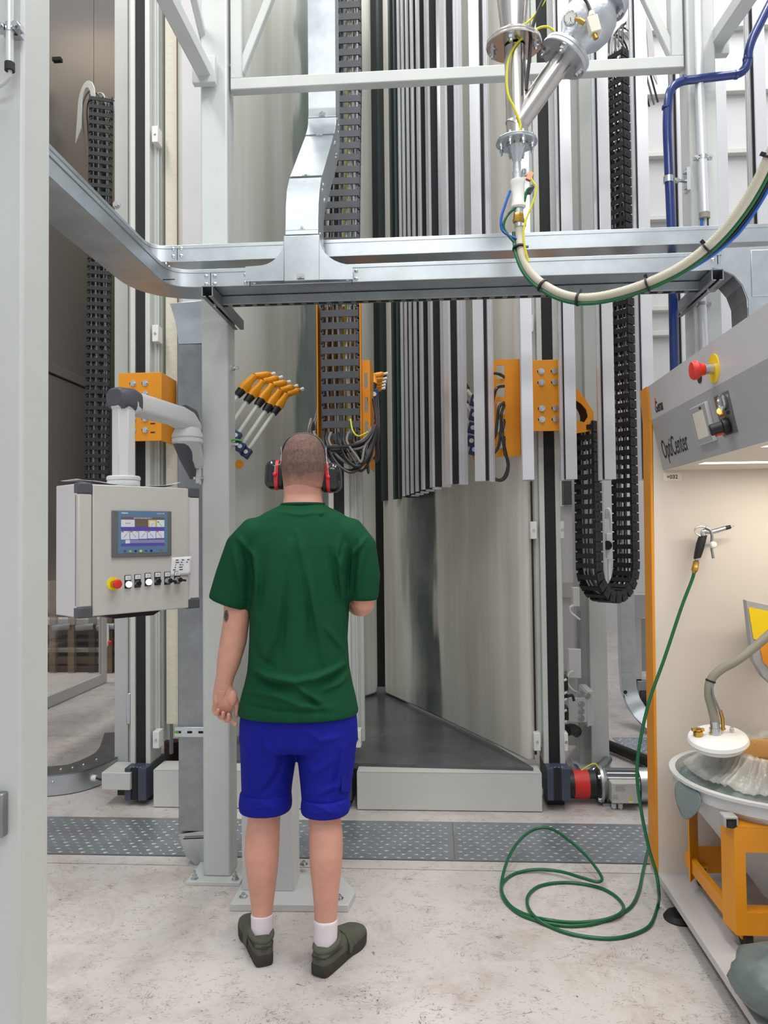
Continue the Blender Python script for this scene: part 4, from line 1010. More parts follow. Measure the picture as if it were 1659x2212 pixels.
for i in range(int(.32*121), int(.55*121)):
    d = (HP[i+1]-HP[i]).normalized(); n_ = d.cross(Vector((0, 1, 0))).normalized(); o = (Vector((0, -1, 0))*.85-n_*.5*(-1)).normalized()
    for f in (.15, .5, .8):
        if random.random() < .82: k.obox(HP[i].lerp(HP[i+1], f)+o*.0151, d*random.uniform(.002, .0045), o.cross(d)*.0011, o*.0003)
k.build('printed_line', 'ink', hs)

# ================================================================ BEHIND, UPPER RIGHT: booth enclosure panels
enc = thing('booth_enclosure', 'white panelled enclosure with horizontal rails behind the right column', 'enclosure', (2.2, 5.9, 1.7))
ex0 = wx(1215, 600, 5.9)
zr = [wz(1430, q, 5.85) for q in (62, 200, 333, 470, 666, 720, 900)]
zz = [6.0]+zr+[1.0]
for j in range(len(zz)-1):
    for i in range(3):
        xa_ = ex0+i*1.15; MB().box(xa_+.004, xa_+1.146, 5.9, 5.94, zz[j+1]+.004, zz[j]-.004).build('panel', 'panel_white', enc)
for z_ in zr: MB().box(ex0, ex0+3.45, 5.84, 5.9, z_-.018, z_+.018).build('rail', 'white_paint', enc, bev=.003)
MB().box(ex0, ex0+3.45, 5.94, 6.0, 1.0, 6.0).build('backing', 'panel_white', enc)
# tall white posts between right mast and the chain
ps = thing('steel_post', 'tall white I-shaped post with bolted brackets right of the right lifting axis', 'post', (wx(1290, 1640, 4.86), 4.9, 0))
px0, px1 = wx(1256, 1600, 4.86), wx(1316, 1600, 4.86)
MB().box(px0, px0+.075, 4.94, 5.04, 0, 5.8).box(px0+.06, px1, 4.86, 5.0, 0, 5.8).build('shaft', 'white_steel', ps, bev=.004)
MB().box(px0-.04, px1+.04, 4.82, 5.08, 0, .012).build('base_plate', 'white_steel', ps)
MB().box(wx(1228, 1540, 4.6), wx(1268, 1540, 4.6), 4.6, 4.615, wz(1250, 1560, 4.6), wz(1250, 1508, 4.6)).box(wx(1268, 1540, 4.6), wx(1272, 1540, 4.6), 4.6, 4.86, wz(1250, 1570, 4.6), wz(1250, 1498, 4.6)).build('bracket', 'white_steel', ps, bev=.002)
MB().box(wx(1270, 1540, 4.62), wx(1284, 1540, 4.62), 4.64, 4.86, wz(1250, 1572, 4.6), wz(1250, 1496, 4.6)).build('bracket', 'white_steel', ps, bev=.002)
for q in ((1256, 1521), (1256, 1536), (1256, 1551), (1254, 1499), (1269, 1503)): MB().bolt(aty(*q, 4.6), (0, -1, 0), .014, .012).build('bolt', 'bolt', ps)
tp = thing('round_post', 'round greenish white tube standing behind the right lifting axis', 'post', (wx(1252, 1200, 5.1), 5.1, 0))
MB().cyl((wx(1250, 500, 5.05), 5.05, 0), (wx(1250, 500, 5.05), 5.05, 5.8), .033, n=24).build('tube', 'white_steel', tp)
MB().cyl((wx(1250, 500, 5.05), 5.05, 0), (wx(1250, 500, 5.05), 5.05, .02), .07, n=24).build('base_plate', 'white_steel', tp)
# lower right background
lw_ = thing('cable_trunking', 'vertical galvanised trunking with a flared foot behind the U chain', 'cable trunking', (wx(1352, 1500, 6.0), 6.0, 0), 'galvanised cable trunking')
lx0, lx1 = wx(1336, 1300, 6.0), wx(1367, 1300, 6.0); lc = (lx0+lx1)/2
MB().sweep([(lc, 6.0, wz(1350, 1040, 6.0)), (lc, 6.0, .40)], rect(lx1-lx0, .1), (0, -1, 0)).build('run', 'galvanised', lw_, bev=.002)
MB().sweep([(lc, 6.0, .40), (lc+.004, 5.99, .27), (lc+.03, 5.95, .17), (lc+.07, 5.85, .10), (lc+.15, 5.62, .03)], rect(lx1-lx0, .09), (0, -1, 0)).build('flared_foot', 'galvanised', lw_, bev=.002)
k = MB()
for q in ((1351, 1495), (1351, 1504)): k.cyl(aty(*q, 5.94), aty(*q, 5.93), .014, n=8)
k.build('latch_screws', 'black', lw_)
fr = thing('storage_rack', 'white rack beam with a wrapped plastic sheet right of the U chain', 'rack', (1.75, 6.3, 0))
fz0, fz1 = wz(1380, 1335, 6.3), wz(1380, 1284, 6.3)
MB().box(wx(1340, 1310, 6.3), 2.6, 6.3, 6.4, fz0, fz1).build('beam', 'panel_white', fr, bev=.005)
MB().box(wx(1368, 1500, 6.5), wx(1388, 1500, 6.5), 6.5, 6.6, .2, fz0).build('leg', 'panel_white', fr, bev=.005)
MB().box(wx(1360, 1490, 6.5), wx(1408, 1490, 6.5), 6.5, 6.62, wz(1380, 1490, 6.5), wz(1380, 1466, 6.5)).build('lower_beam', 'panel_white', fr, bev=.005)
MB().box(wx(1378, 1400, 6.7), wx(1440, 1400, 6.7), 6.7, 6.72, wz(1390, 1450, 6.7), wz(1390, 1336, 6.7)).build('plastic_sheet', 'fan_grey', fr)
q = aty(1388, 1502, 6.5); MB().cyl((q.x-.03, 6.5, .09), (q.x+.03, 6.5, .09), .085, n=20).build('castor_wheel', 'rubber', fr)
MB().box(q.x-.05, q.x+.05, 6.46, 6.56, .11, .24).build('castor_fork', 'zinc_dull', fr, bev=.004)
checker(wx(1352, 1600, 5.2), 2.2, 'far checker plate beside the black hose on the floor', 4.85, 5.6, .004)
# machine housing behind the right mast
mh = thing('machine_housing', 'light grey machine housing behind the right lifting axis', 'machine', (wx(1235, 1300, 5.3), 5.5, 0))
hx0, hx1 = wx(1206, 1150, 5.35), wx(1262, 1150, 5.35)
MB().box(hx0, hx1, 5.35, 5.6, wz(1230, 1450, 5.35), wz(1230, 1092, 5.35)).build('body', 'panel_white', mh, bev=.004)
MB().box(hx0, hx1-.02, 5.32, 5.35, wz(1230, 1290, 5.35), wz(1230, 1257, 5.35)).build('shelf', 'box_grey', mh)
MB().box(wx(1217, 1000, 5.3), wx(1245, 1000, 5.3), 5.3, 5.4, wz(1230, 1090, 5.3), wz(1230, 945, 5.3)).build('motor_box', 'cap_grey', mh, bev=.004)
MB().box(hx0+.02, hx1-.02, 5.4, 5.55, 0, wz(1230, 1450, 5.35)).build('plinth', 'box_grey', mh)
# round pulley housing and diagonal brace between mast and post
MB().box(wx(1226, 600, 5.5), wx(1236, 600, 5.5), 5.5, 5.54, wz(1230, 1100, 5.35), 5.8).build('back_mast', 'white_steel', mh)
k = MB().cyl(aty(1230, 262, 5.4), aty(1230, 345, 5.4), .07, n=26); k.build('pulley_drum', 'plastic_white', mh, bev=.004)
MB().cyl(aty(1230, 345, 5.4), aty(1230, 382, 5.4), .06, n=24).build('lower_drum', 'hose_grey', mh)
MB().bolt(aty(1233, 289, 5.32), (0, -1, 0), .024, .02).build('hex_bolt', 'bolt', mh)
MB().bar(aty(1222, 262, 5.4), aty(1243, 180, 5.45), .02, .02).build('stay_rod', 'zinc_dull', mh)
MB().bar(aty(1215, 420, 5.3), aty(1250, 455, 5.3), .05, .03, (0, 1, 0)).build('stay', 'white_steel', mh)
for q0, q1 in (((1222, 780), (1246, 715)), ((1222, 740), (1246, 690)), ((1222, 800), (1246, 745))): MB().bar(aty(*q0, 5.2), aty(*q1, 5.2), .016, .016).build('rod', 'plastic_white', mh)
for q in ((1236, 664), (1232, 672), (1240, 658), (1233, 480), (1228, 470), (1238, 490)): MB().ball(aty(*q, 5.2), .03, .02, .024, 8, 6).build('fitting', 'black', mh)
jb = thing('junction_box', 'pair of small white junction boxes beside the white post', 'box', aty(1243, 1430, 4.84))
MB().box(wx(1228, 1430, 4.8), wx(1255, 1430, 4.8), 4.8, 4.86, wz(1240, 1465, 4.8), wz(1240, 1402, 4.8)).build('box', 'plastic_white', jb, bev=.004)
MB().box(wx(1237, 1290, 4.8), wx(1252, 1290, 4.8), 4.8, 4.86, wz(1240, 1310, 4.8), wz(1240, 1269, 4.8)).build('box', 'plastic_white', jb, bev=.004)
MB().tube(spline([aty(1238, 1308, 4.79), aty(1231, 1312, 4.78), aty(1232, 1322, 4.78), aty(1244, 1332, 4.78), aty(1252, 1338, 4.8)], 6), .007, 8).build('cable', 'plastic_white', jb)
MB().tube(spline([aty(1238, 1449, 4.79), aty(1228, 1456, 4.78), aty(1226, 1475, 4.78), aty(1236, 1490, 4.78), aty(1250, 1497, 4.8)], 6), .007, 8).build('cable', 'plastic_white', jb)
MB().bar(aty(1250, 1320, 4.83), aty(1250, 1400, 4.83), .03, .02).build('mount_rail', 'zinc_dull', jb)
sw = thing('isolator_switch', 'small white isolator switch box seen through the U chain loop', 'switch', aty(1320, 1180, 5.0))
MB().box(wx(1311, 1180, 5.0), wx(1329, 1180, 5.0), 5.0, 5.06, wz(1320, 1206, 5.0), wz(1320, 1152, 5.0)).build('box', 'plastic_white', sw, bev=.003)
MB().cyl(aty(1312, 1178, 5.0), aty(1312, 1178, 4.97), .03, n=18).build('rotary_knob', 'black', sw)
MB().tube(spline([aty(1322, 1150, 5.03), aty(1318, 1110, 5.03), aty(1312, 1100, 5.03), aty(1310, 1120, 5.05)], 6), .012, 8).build('cable', 'plastic_white', sw)
MB().tube(spline([aty(1315, 1208, 5.03), aty(1316, 1250, 5.03), aty(1322, 1262, 5.03)], 6), .01, 8).build('cable', 'plastic_white', sw)
vb = thing('valve_block', 'stack of small black valves at the right side of the right mast', 'valve', aty(1222, 1500, 4.35))
for q0, q1 in ((1462, 1492), (1500, 1508), (1528, 1556)):
    MB().box(wx(1216, 1500, 4.3), wx(1228, 1500, 4.3), 4.3, 4.38, wz(1222, q1, 4.3), wz(1222, q0, 4.3)).build('valve', 'black', vb, bev=.003)
for q in (1470, 1498, 1512, 1536, 1560): MB().cyl(aty(1218, q, 4.29), aty(1224, q-3, 4.29), .009, n=8).build('fitting', 'bolt', vb)
MB().tube(spline([aty(1226, 1505, 4.3), aty(1236, 1502, 4.3), aty(1240, 1514, 4.3)], 5), .008, 8).build('elbow_hose', 'black', vb)
# black suction hose on the floor and drum pipe
bh2 = thing('suction_hose', 'thick black hose running along the floor behind the motor', 'hose', atz(1320, 1620, .04))
MB().tube(spline([aty(1222, 1578, 4.6), aty(1238, 1576, 4.75), atz(1262, 1590, .08), atz(1320, 1612, .045), atz(1370, 1632, .045), atz(1440, 1660, .045)], 8), .034, 14).build('hose', 'rubber', bh2)
MB().tube(spline([atz(1240, 1660, .02), atz(1260, 1680, .02), atz(1300, 1655, .05), atz(1312, 1640, .05)], 6), .03, 12).build('coupling_hose', 'zinc_dull', bh2)

# ================================================================ GEAR MOTOR
my = 4.27; mc = aty(1260, 1694, my); ax = Vector((1, 0, 0)); mx_ = lambda p: wx(p, 1694, my)
gmr = thing('gear_motor', 'horizontal gear motor with a red ring driving the right lifting axis', 'motor', (mx_(1310), my, 0))
MB().lathe((mx_(1222), my, mc.z), ax, [(.06, 0), (.072, .01), (.074, mx_(1238)-mx_(1222))], 28).build('gearbox', 'gearbox_black', gmr)
MB().cyl((mx_(1238), my, mc.z), (mx_(1270), my, mc.z), .0745, n=28).build('red_ring', 'red', gmr)
MB().lathe((mx_(1270), my, mc.z), ax, [(.074, 0), (.074, .035), (.088, .05), (.088, mx_(1292)-mx_(1270))], 28).build('adapter', 'gearbox_black', gmr)
f = MB().lathe((mx_(1292), my, mc.z), ax, [(.09, 0), (.1, .002), (.1, .016), (.085, .018), (.07, mx_(1313)-mx_(1292))], 28).build('motor_flange', 'motor_alu', gmr)
for a in (.7, 2.4, 3.9, 5.5):
    q = Vector((mx_(1292), my+.088*math.cos(a), mc.z+.088*math.sin(a))); MB().bolt(q, (-1, 0, 0), .011, .014).build('flange_bolt', 'bolt', f)
b = MB().cyl((mx_(1306), my, mc.z), (mx_(1376), my, mc.z), .068, n=24)
for i in range(18):
    a = 2*math.pi*i/18; c_ = Vector((0, math.cos(a), math.sin(a))); b.obox(Vector(((mx_(1308)+mx_(1375))/2, my, mc.z))+c_*.074, ((mx_(1375)-mx_(1308))/2, 0, 0), c_*.013, Vector((0, -c_.z, c_.y))*.003)
b.build('finned_body', 'motor_alu', gmr)
MB().lathe((mx_(1376), my, mc.z), ax, [(.086, 0), (.09, .003), (.09, mx_(1420)-mx_(1376)), (.08, mx_(1424)-mx_(1376))], 30).build('fan_cover', 'galvanised', gmr)
by = my-.135; tb = MB().box(mx_(1312)*.97+.02, mx_(1377)*.97+.012, by, my-.06, wz(1345, 1736, by), wz(1345, 1692, by)).build('terminal_box', 'box_grey', gmr, bev=.004)
bx0, bx1 = wx(1313, 1710, by), wx(1378, 1710, by)
w_ = bx1-bx0; zc0, zc1 = wz(1345, 1736, by), wz(1345, 1692, by)
tri = [Vector((bx0+w_*u, by-.0012, zc0+(zc1-zc0)*v)) for u, v in ((.70, .18), (.82, .18), (.76, .36))]
MB().prism(tri, (0, .001, 0)).build('warning_triangle', 'yellow_bright', tb)
text('warning_mark', '!', .011, Vector((bx0+w_*.752, by-.0014, zc0+(zc1-zc0)*.2)), (1, 0, 0), (0, 0, 1), 'ink', tb, bold=True)
MB().box(bx0+w_*.68, bx0+w_*.83, by-.0012, by, zc0+(zc1-zc0)*.05, zc0+(zc1-zc0)*.13).build('warning_label', 'label_white', tb)
k = MB()
for j in range(7): k.box(bx0+w_*.25, bx0+w_*(.5+.2*random.random()), by-.0011, by, zc0+(zc1-zc0)*(.62+.045*j), zc0+(zc1-zc0)*(.635+.045*j))
for j in range(5): k.box(bx0+w_*.16, bx0+w_*(.3+.1*random.random()), by-.0011, by, zc0+(zc1-zc0)*(.2+.055*j), zc0+(zc1-zc0)*(.22+.055*j))
k.build('plate_lines', 'fan_grey', tb)
for p in (1326, 1340):
    q = aty(p, 1740, by+.03); MB().cyl(q+Vector((0, 0, .012)), q-Vector((0, 0, .012)), .013, n=12).build('cable_gland', 'arm_grey', gmr)
    MB().tube(spline([q, q+Vector((.002, 0, -.03)), q+Vector((.006 if p < 1335 else -.006, .01, -.06))], 5), .007, 8).build('cable', 'arm_grey', gmr)
MB().box(mx_(1296), mx_(1312), my-.07, my+.07, 0, mc.z-.08).build('motor_foot', 'motor_alu', gmr)
MB().tube(spline([aty(1256, 1664, 4.2), aty(1275, 1652, 4.2), aty(1286, 1650, 4.2), aty(1294, 1660, 4.2)], 6), .004, 6).build('earth_wire', 'cable_yellow', gmr)
# ================================================================ LEFT BACKGROUND
cab = thing('steel_cabin', 'brownish brushed steel cabin wall at the far left behind the black chain', 'cabin', (-2.6, 6.0, 1.2))
sx0 = -2.36
zl_ = [(5.9, wz(150, 700, 4.9)+.42), (wz(150, 700, 4.9)+.416, 1.55), (1.546, 1.18)]
zledge = atx(107, 787, sx0).z
for j, (z1, z0) in enumerate(((5.9, zledge+.008), (zledge-.06, 1.20))):
    for y0, y1 in ((3.6, 5.17), (5.176, 6.4)):
        MB().box(sx0-.03, sx0, y0, y1, z0, z1).build('steel_sheet', 'brown_steel', cab)
MB().box(sx0-.03, sx0+.025, 3.6, 6.4, zledge-.055, zledge).build('ledge', 'brown_steel', cab, bev=.003)
MB().box(sx0-.03, sx0+.9, 6.4, 6.44, 1.2, 5.9).build('end_sheet', 'brown_steel', cab)
MB().box(sx0-.6, sx0-.03, 3.6, 6.4, 1.2, 5.9).build('core', 'box_grey', cab)
hk = aty(115, 130, 4.25); MB().bar(hk, hk+Vector((.05, 0, .0)), .03, .02).build('door_catch', 'dark_gap', cab)
# white post left of the left axis
pl_ = thing('steel_post', 'white flat post directly left of the left lifting axis', 'post', (wx(262, 1640, 4.62), 4.66, 0))
MB().box(wx(247, 1500, 4.62), wx(277, 1500, 4.62), 4.62, 4.70, 0, 5.8).build('shaft', 'white_steel', pl_, bev=.004)
MB().box(wx(279, 1500, 4.60), wx(286, 1500, 4.60), 4.60, 4.66, .1, 5.8).build('side_angle', 'box_grey', pl_)
MB().box(wx(273, 1570, 4.58), wx(283, 1570, 4.58), 4.575, 4.60, wz(278, 1565, 4.58), wz(278, 1497, 4.58)).build('door_handle', 'galvanised', pl_, bev=.005)
k = MB()
for q in ((252, 442),): k.bolt(aty(*q, 4.62), (0, -1, 0), .018, .014)
k.build('bolt', 'bolt', pl_)
MB().box(wx(365, 1580, 4.4), wx(371, 1580, 4.4), 4.4, 4.43, wz(368, 1630, 4.4), wz(368, 1520, 4.4)).build('hinge_plate', 'white_steel', pl_, bev=.004)
rf = thing('round_fitting', 'dark red floor fitting behind the left sill cover', 'fitting', aty(375, 1640, 4.6))
MB().cyl((wx(373, 1640, 4.6), 4.6, 0), (wx(373, 1640, 4.6), 4.6, wz(373, 1600, 4.6)), .05, n=16).build('body', 'dark_brown', rf)
# glass partition
gp = thing('glass_partition', 'framed glass partition at the left with a dim machine hall behind', 'partition', (-3.36, 6.6, 0))
gx = -3.36
yA, yB = 4.6, atz(221, 1474, 0).y
MB().box(gx-.02, gx+.02, yA, yB, 0.005, .10).build('frame_rail', 'box_grey', gp)
MB().box(gx-.02, gx+.02, yB-.10, yB, .1, 1.75).build('frame_post', 'box_grey', gp)
MB().box(gx-.02, gx+.02, yA, yB, 1.72, 1.80).build('frame_rail', 'box_grey', gp)
MB().box(gx-.02, gx+.02, 6.0, 6.08, .1, 1.72).build('frame_post', 'brown', gp)
MB().box(gx-.004, gx+.004, yA, yB-.1, .1, 1.72).build('pane', 'glass', gp)
# machinery behind
mY = 8.2
mc_ = thing('machine_line', 'dim brown conveyor machinery behind the glass partition', 'machine', (-4.0, mY+.3, 0))
mz = lambda y: wz(180, y, mY)
MB().box(-6.5, -2.4, mY+.6, mY+.7, 0, 3.2).build('back_panel', 'machine_brown', mc_)
for y0, y1, m_, d in ((1318, 1330, 'machine_brown', .3), (1339, 1352, 'box_grey', .1), (1362, 1380, 'machine_brown', .35), (1384, 1390, 'dark_brown', .1), (1402, 1411, 'hose_grey', .05), (1412, 1420, 'dark_brown', .2), (1421, 1438, 'brown', .1), (1441, 1452, 'dark_brown', .0)):
    MB().box(-6.5, -2.4, mY+d, mY+.6, mz(y1), mz(y0)).build('beam', m_, mc_, bev=.006)
for px in (112, 152, 196, 233, 262): x_ = wx(px, 1400, mY); MB().box(x_, x_+.07, mY-.06, mY, 0, 1.2).build('support', 'machine_brown' if px != 196 else 'dark_brown', mc_)
for px in (120, 170, 215): x_ = wx(px, 1340, mY); MB().cyl((x_, mY-.05, mz(1355)), (x_+.2, mY-.05, mz(1352)), .04, n=10).build('roller', 'zinc_dull', mc_)
MB().tube(spline([(wx(228, 1340, mY), mY-.1, mz(1340)), (wx(232, 1380, mY), mY-.1, mz(1385)), (wx(240, 1380, mY), mY-.1, mz(1388)), (wx(240, 1330, mY), mY-.1, mz(1345))], 6), .018, 6).build('cable', 'plastic_white', mc_)
MB().ball((wx(246, 1385, mY), mY-.1, mz(1385)), .022, .022, .022, 10, 8).build('red_cap', 'red', mc_)
# curved cable tray lying on the floor
ft = thing('floor_tray', 'galvanised cable tray curving along the floor at the far left', 'cable tray', atz(150, 1690, 0))
tp_ = spline([atz(-40, 1690, .06), atz(60, 1690, .06), atz(107, 1688, .06), atz(165, 1680, .06), atz(215, 1660, .06), atz(245, 1638, .06), atz(256, 1600, .06)], 7)
tr_ = MB().sweep(tp_, [(-.09, -.055), (.09, -.055), (.09, .055), (.084, .055), (.084, -.049), (-.084, -.049), (-.084, .055), (-.09, .055)], (0, 0, 1)).build('channel', 'galvanised', ft)
MB().sweep([p+Vector((0, 0, .057)) for p in tp_], [(-.092, -.004), (.092, -.004), (.092, .004), (-.092, .004)], (0, 0, 1)).build('lid', 'zinc_dull', ft)
k = MB()
for i in (17, 20, 23, 27):
    if i < len(tp_): k.ball(tp_[i]+Vector((.0, -.095, .02)), .008, nu=8, nv=6); k.ball(tp_[i]+Vector((0, -.0, .062)), .008, nu=8, nv=6)
k.build('screws', 'bolt', ft)
q = atz(200, 1680, .03); MB().cyl(q+Vector((0, -.1, .03)), q+Vector((.07, -.1, .03)), .018, n=10).build('plug', 'plastic_white', ft)
MB().tube(spline([q+Vector((.07, -.1, .03)), q+Vector((.11, -.11, .02)), q+Vector((.16, -.14, .01))], 5), .006, 6).build('cable', 'black', ft)

# ================================================================ HANGING CONTROL BOX
A = Vector((aty(169, 1190, 2.6).x, 2.6, 0)); B = Vector((aty(406, 1180, 2.94).x, 2.94, 0))
U = (B-A); WB = U.length; U.normalize(); N = Vector((U.y, -U.x, 0)); Zv = Vector((0, 0, 1))
HZ0, HZ1 = wz(169, 1335, 2.6), wz(169, 1044, 2.6); D_ = .178
hp_ = lambda u, z, w=0.: A+U*u+N*w+Zv*z
cb = thing('control_box', 'light grey hanging control box with touch screen and a row of push buttons', 'control box', hp_(WB/2, HZ0, -.09))
def hbox(b, u0, u1, z0, z1, w0, w1): return b.obox(hp_((u0+u1)/2, (z0+z1)/2, (w0+w1)/2), U*(u1-u0)/2, N*abs(w1-w0)/2, Zv*(z1-z0)/2)
hbox(MB(), 0, WB+.02, HZ0, HZ1, -D_, -.012).build('housing', 'box_side', cb, bev=.004)
hbox(MB(), .052, WB, HZ0+.002, HZ1-.002, -.012, .004).build('door', 'box_grey', cb, bev=.003)
for u0, u1 in ((0, .050), (WB+.002, WB+.060)):
    hbox(MB(), u0, u1, HZ0+.035, HZ1-.035, -.03, .0 if u0 == 0 else -.012).build('corner_profile', 'box_grey' if u0 == 0 else 'box_side', cb, bev=.005)
    for z0, z1 in ((HZ0-.003, HZ0+.035), (HZ1-.035, HZ1+.003)):
        hbox(MB(), u0-.001, u1+.001, z0, z1, -.035, .002 if u0 == 0 else -.010).build('corner_cap', 'cap_grey', cb, bev=.004)
MB().prism([hp_(.1, HZ0, -.05), hp_(.36, HZ0, -.05), hp_(.32, HZ0-.02, -.05), hp_(.16, HZ0-.02, -.05)], N*-.1).build('lower_handle', 'black', cb, bev=.003)
on = lambda px, py, w=.004: onplane(px, py, hp_(0, 1.3, w), N)
def uz(px, py): p = on(px, py); d = p-A; return d.dot(U), p.z
su0, sz1_ = uz(240.5, 1102.5); su1, sz0_ = uz(368.5, 1199); sz0b = uz(240.5, 1204.6)[1]; sz0_ = sz0b
SW, SH = su1-su0, sz1_-sz0_
sf = lambda u, v: (su0+SW*u, sz0_+SH*v)
def sbox(b, u0, u1, v0, v1, w0, w1): a = sf(u0, v0); c = sf(u1, v1); return hbox(b, a[0], c[0], a[1], c[1], w0, w1)
scn = sbox(MB(), 0, 1, 0, 1, .004, .012).build('touch_screen', 'screen_bezel', cb, bev=.002)
sbox(MB(), .09, .925, .085, .985, .012, .0126).build('front_foil', 'screen_blue', scn)
for nm, c in (('scr_white', (222, 222, 232)), ('scr_brown', (110, 96, 88)), ('scr_purple', (92, 80, 168)), ('scr_yellow', (222, 190, 90)), ('scr_grey', (140, 142, 172)), ('scr_red', (200, 60, 64)), ('scr_green', (170, 190, 70)), ('scr_dark', (90, 96, 130)), ('scr_mint', (214, 232, 218))): mat(nm, tuple(int(x*.5) for x in c), .3, emit=c, estr=.55)
def tile(u0, u1, v0, v1, m_, w=.0128): return sbox(MB(), u0, u1, v0, v1, .0126, w).build('screen_tile', m_, scn)
sbox(MB(), .135, .87, .235, .865, .0126, .0128).build('screen_area', 'scr_purple', scn)
tile(.135, .87, .81, .865, 'scr_brown', .0130); tile(.137, .36, .65, .805, 'scr_white', .0130); tile(.362, .585, .655, .805, 'scr_brown', .0130)
tile(.587, .73, .65, .805, 'scr_yellow', .0130); tile(.61, .705, .65, .78, 'scr_white', .0132); tile(.735, .868, .65, .805, 'scr_mint', .0130)
for i in range(5): tile(.137+.147*i, .137+.147*i+.138, .38+.006*i, .56, 'scr_white', .0130)
tile(.135, .87, .30, .37, 'scr_grey', .0130); tile(.135, .205, .295, .37, 'screen_blue', .0132); tile(.208, .28, .295, .37, 'scr_white', .0132)
for i, (c1, c2) in enumerate((('scr_dark', 'scr_green'), ('scr_red', 'scr_green'), (None, 'scr_green'), ('scr_red', None), ('scr_red', None))):
    u = .142+.147*i
    if c1: tile(u, u+.036, .535, .557, c1, .0132)
    if c2: tile(u+.09, u+.126, .535, .557, c2, .0132)
tile(.745, .775, .745, .77, 'scr_red', .0132)
k = MB()
for i, s_ in enumerate((1, -1, 1, -1, -1)):
    u = .137+.147*i+.069; a = sf(u-.028, .465-.045*s_); c = sf(u+.028, .465+.045*s_); k.bar(hp_(a[0], a[1], .0133), hp_(c[0], c[1], .0133), .0012, .0006, N)
for u, s_ in ((.657, 1), (.80, -1)):
    a = sf(u-.022, .70-.035*s_); c = sf(u+.022, .70+.035*s_); k.bar(hp_(a[0], a[1], .0134), hp_(c[0], c[1], .0134), .001, .0006, N)
k.build('dial_needles', 'scr_dark', scn)
Pt = lambda u, v, w=.0136: hp_(*sf(u, v), w)
text('screen_title', 'SELECTORS BOOTH 2', SH*.045, Pt(.34, .825), U, Zv, 'scr_white', scn, .0002)
text('screen_word', 'ACTIVE', SH*.035, Pt(.205, .715), U, Zv, 'ink', scn, .0002)
mat('logo_teal', (30, 160, 168), .4)
tile(.137, .26, .925, .965, 'logo_teal', .0129)
text('logo_text', 'SIEMENS', SH*.04, Pt(.142, .931), U, Zv, 'paper', scn, .0002, True)
text('panel_text', 'SIMATIC HMI', SH*.032, Pt(.74, .932), U, Zv, 'paper', scn, .0002)
for i, m_ in enumerate(('cap_grey', 'scr_green', 'ink', 'yellow', 'cap_grey', 'pipe_blue', None, 'brown')):
    if m_: u = .18+.088*i; tile(u, u+.038, .105, .15, m_, .0130)
# push buttons
def hcyl(b, u, z, w0, w1, r, r1=None, n=20): return b.cyl(hp_(u, z, w0), hp_(u, z, w1), r, r1, n)
eu, ez = uz(244, 1261)
es = hcyl(MB(), eu, ez, .004, .007, .0235, n=32).build('emergency_stop', 'yellow', cb, label='yellow ring of the red emergency stop button')
hcyl(MB(), eu, ez, .007, .03, .0125).build('stem', 'brass', es)
MB().lathe(hp_(eu, ez, .028), N, [(.0135, 0), (.0165, .004), (.0165, .012), (.014, .017), (.006, .0185)], 24).build('red_head', 'red', es)
mat('btn_dark', (28, 28, 32), .35)
for i, (px, py) in enumerate(((278, 1262), (299, 1260), (321, 1257), (342, 1255), (363, 1254), (384, 1252))):
    u, z = uz(px, py); u -= .004
    lp = hbox(MB(), u-.0125, u+.0125, z-.015, z+.033, .004, .0065).build('button_plate', 'black', cb, label='black backing plate with white caption')
    hbox(MB(), u-.0105, u+.0105, z+.016, z+.031, .0065, .0075).build('caption', 'paper', lp)
    k = MB(); hbox(k, u-.005, u+.006, z+.025, z+.0262, .0075, .0078); hbox(k, u-.007, u+.008, z+.020, z+.0212, .0075, .0078); k.build('caption_lines', 'ink', lp)
    hcyl(MB(), u, z, .0065, .012, .0122).build('button_ring', 'bolt', lp)
    if i in (0, 2): MB().lathe(hp_(u, z, .010), N, [(.0115, 0), (.0115, .006), (.009, .009), (.003, .010)], 20).build('lit_button', 'lamp_white', lp)
    elif i in (1, 3): MB().lathe(hp_(u, z, .010), N, [(.011, 0), (.011, .005), (.009, .007)], 20).build('push_button', 'btn_dark', lp)
    else:
        kn = hcyl(MB(), u, z, .010, .028, .0105).build('key_switch', 'bolt', lp)
        MB().obox(hp_(u+.004, z-.001, .034), (U*.013+Zv*-.002), N*.009, Zv*.004).cyl(hp_(u, z, .027), hp_(u, z, .033), .008, n=14).build('key_grip', 'black', lp)
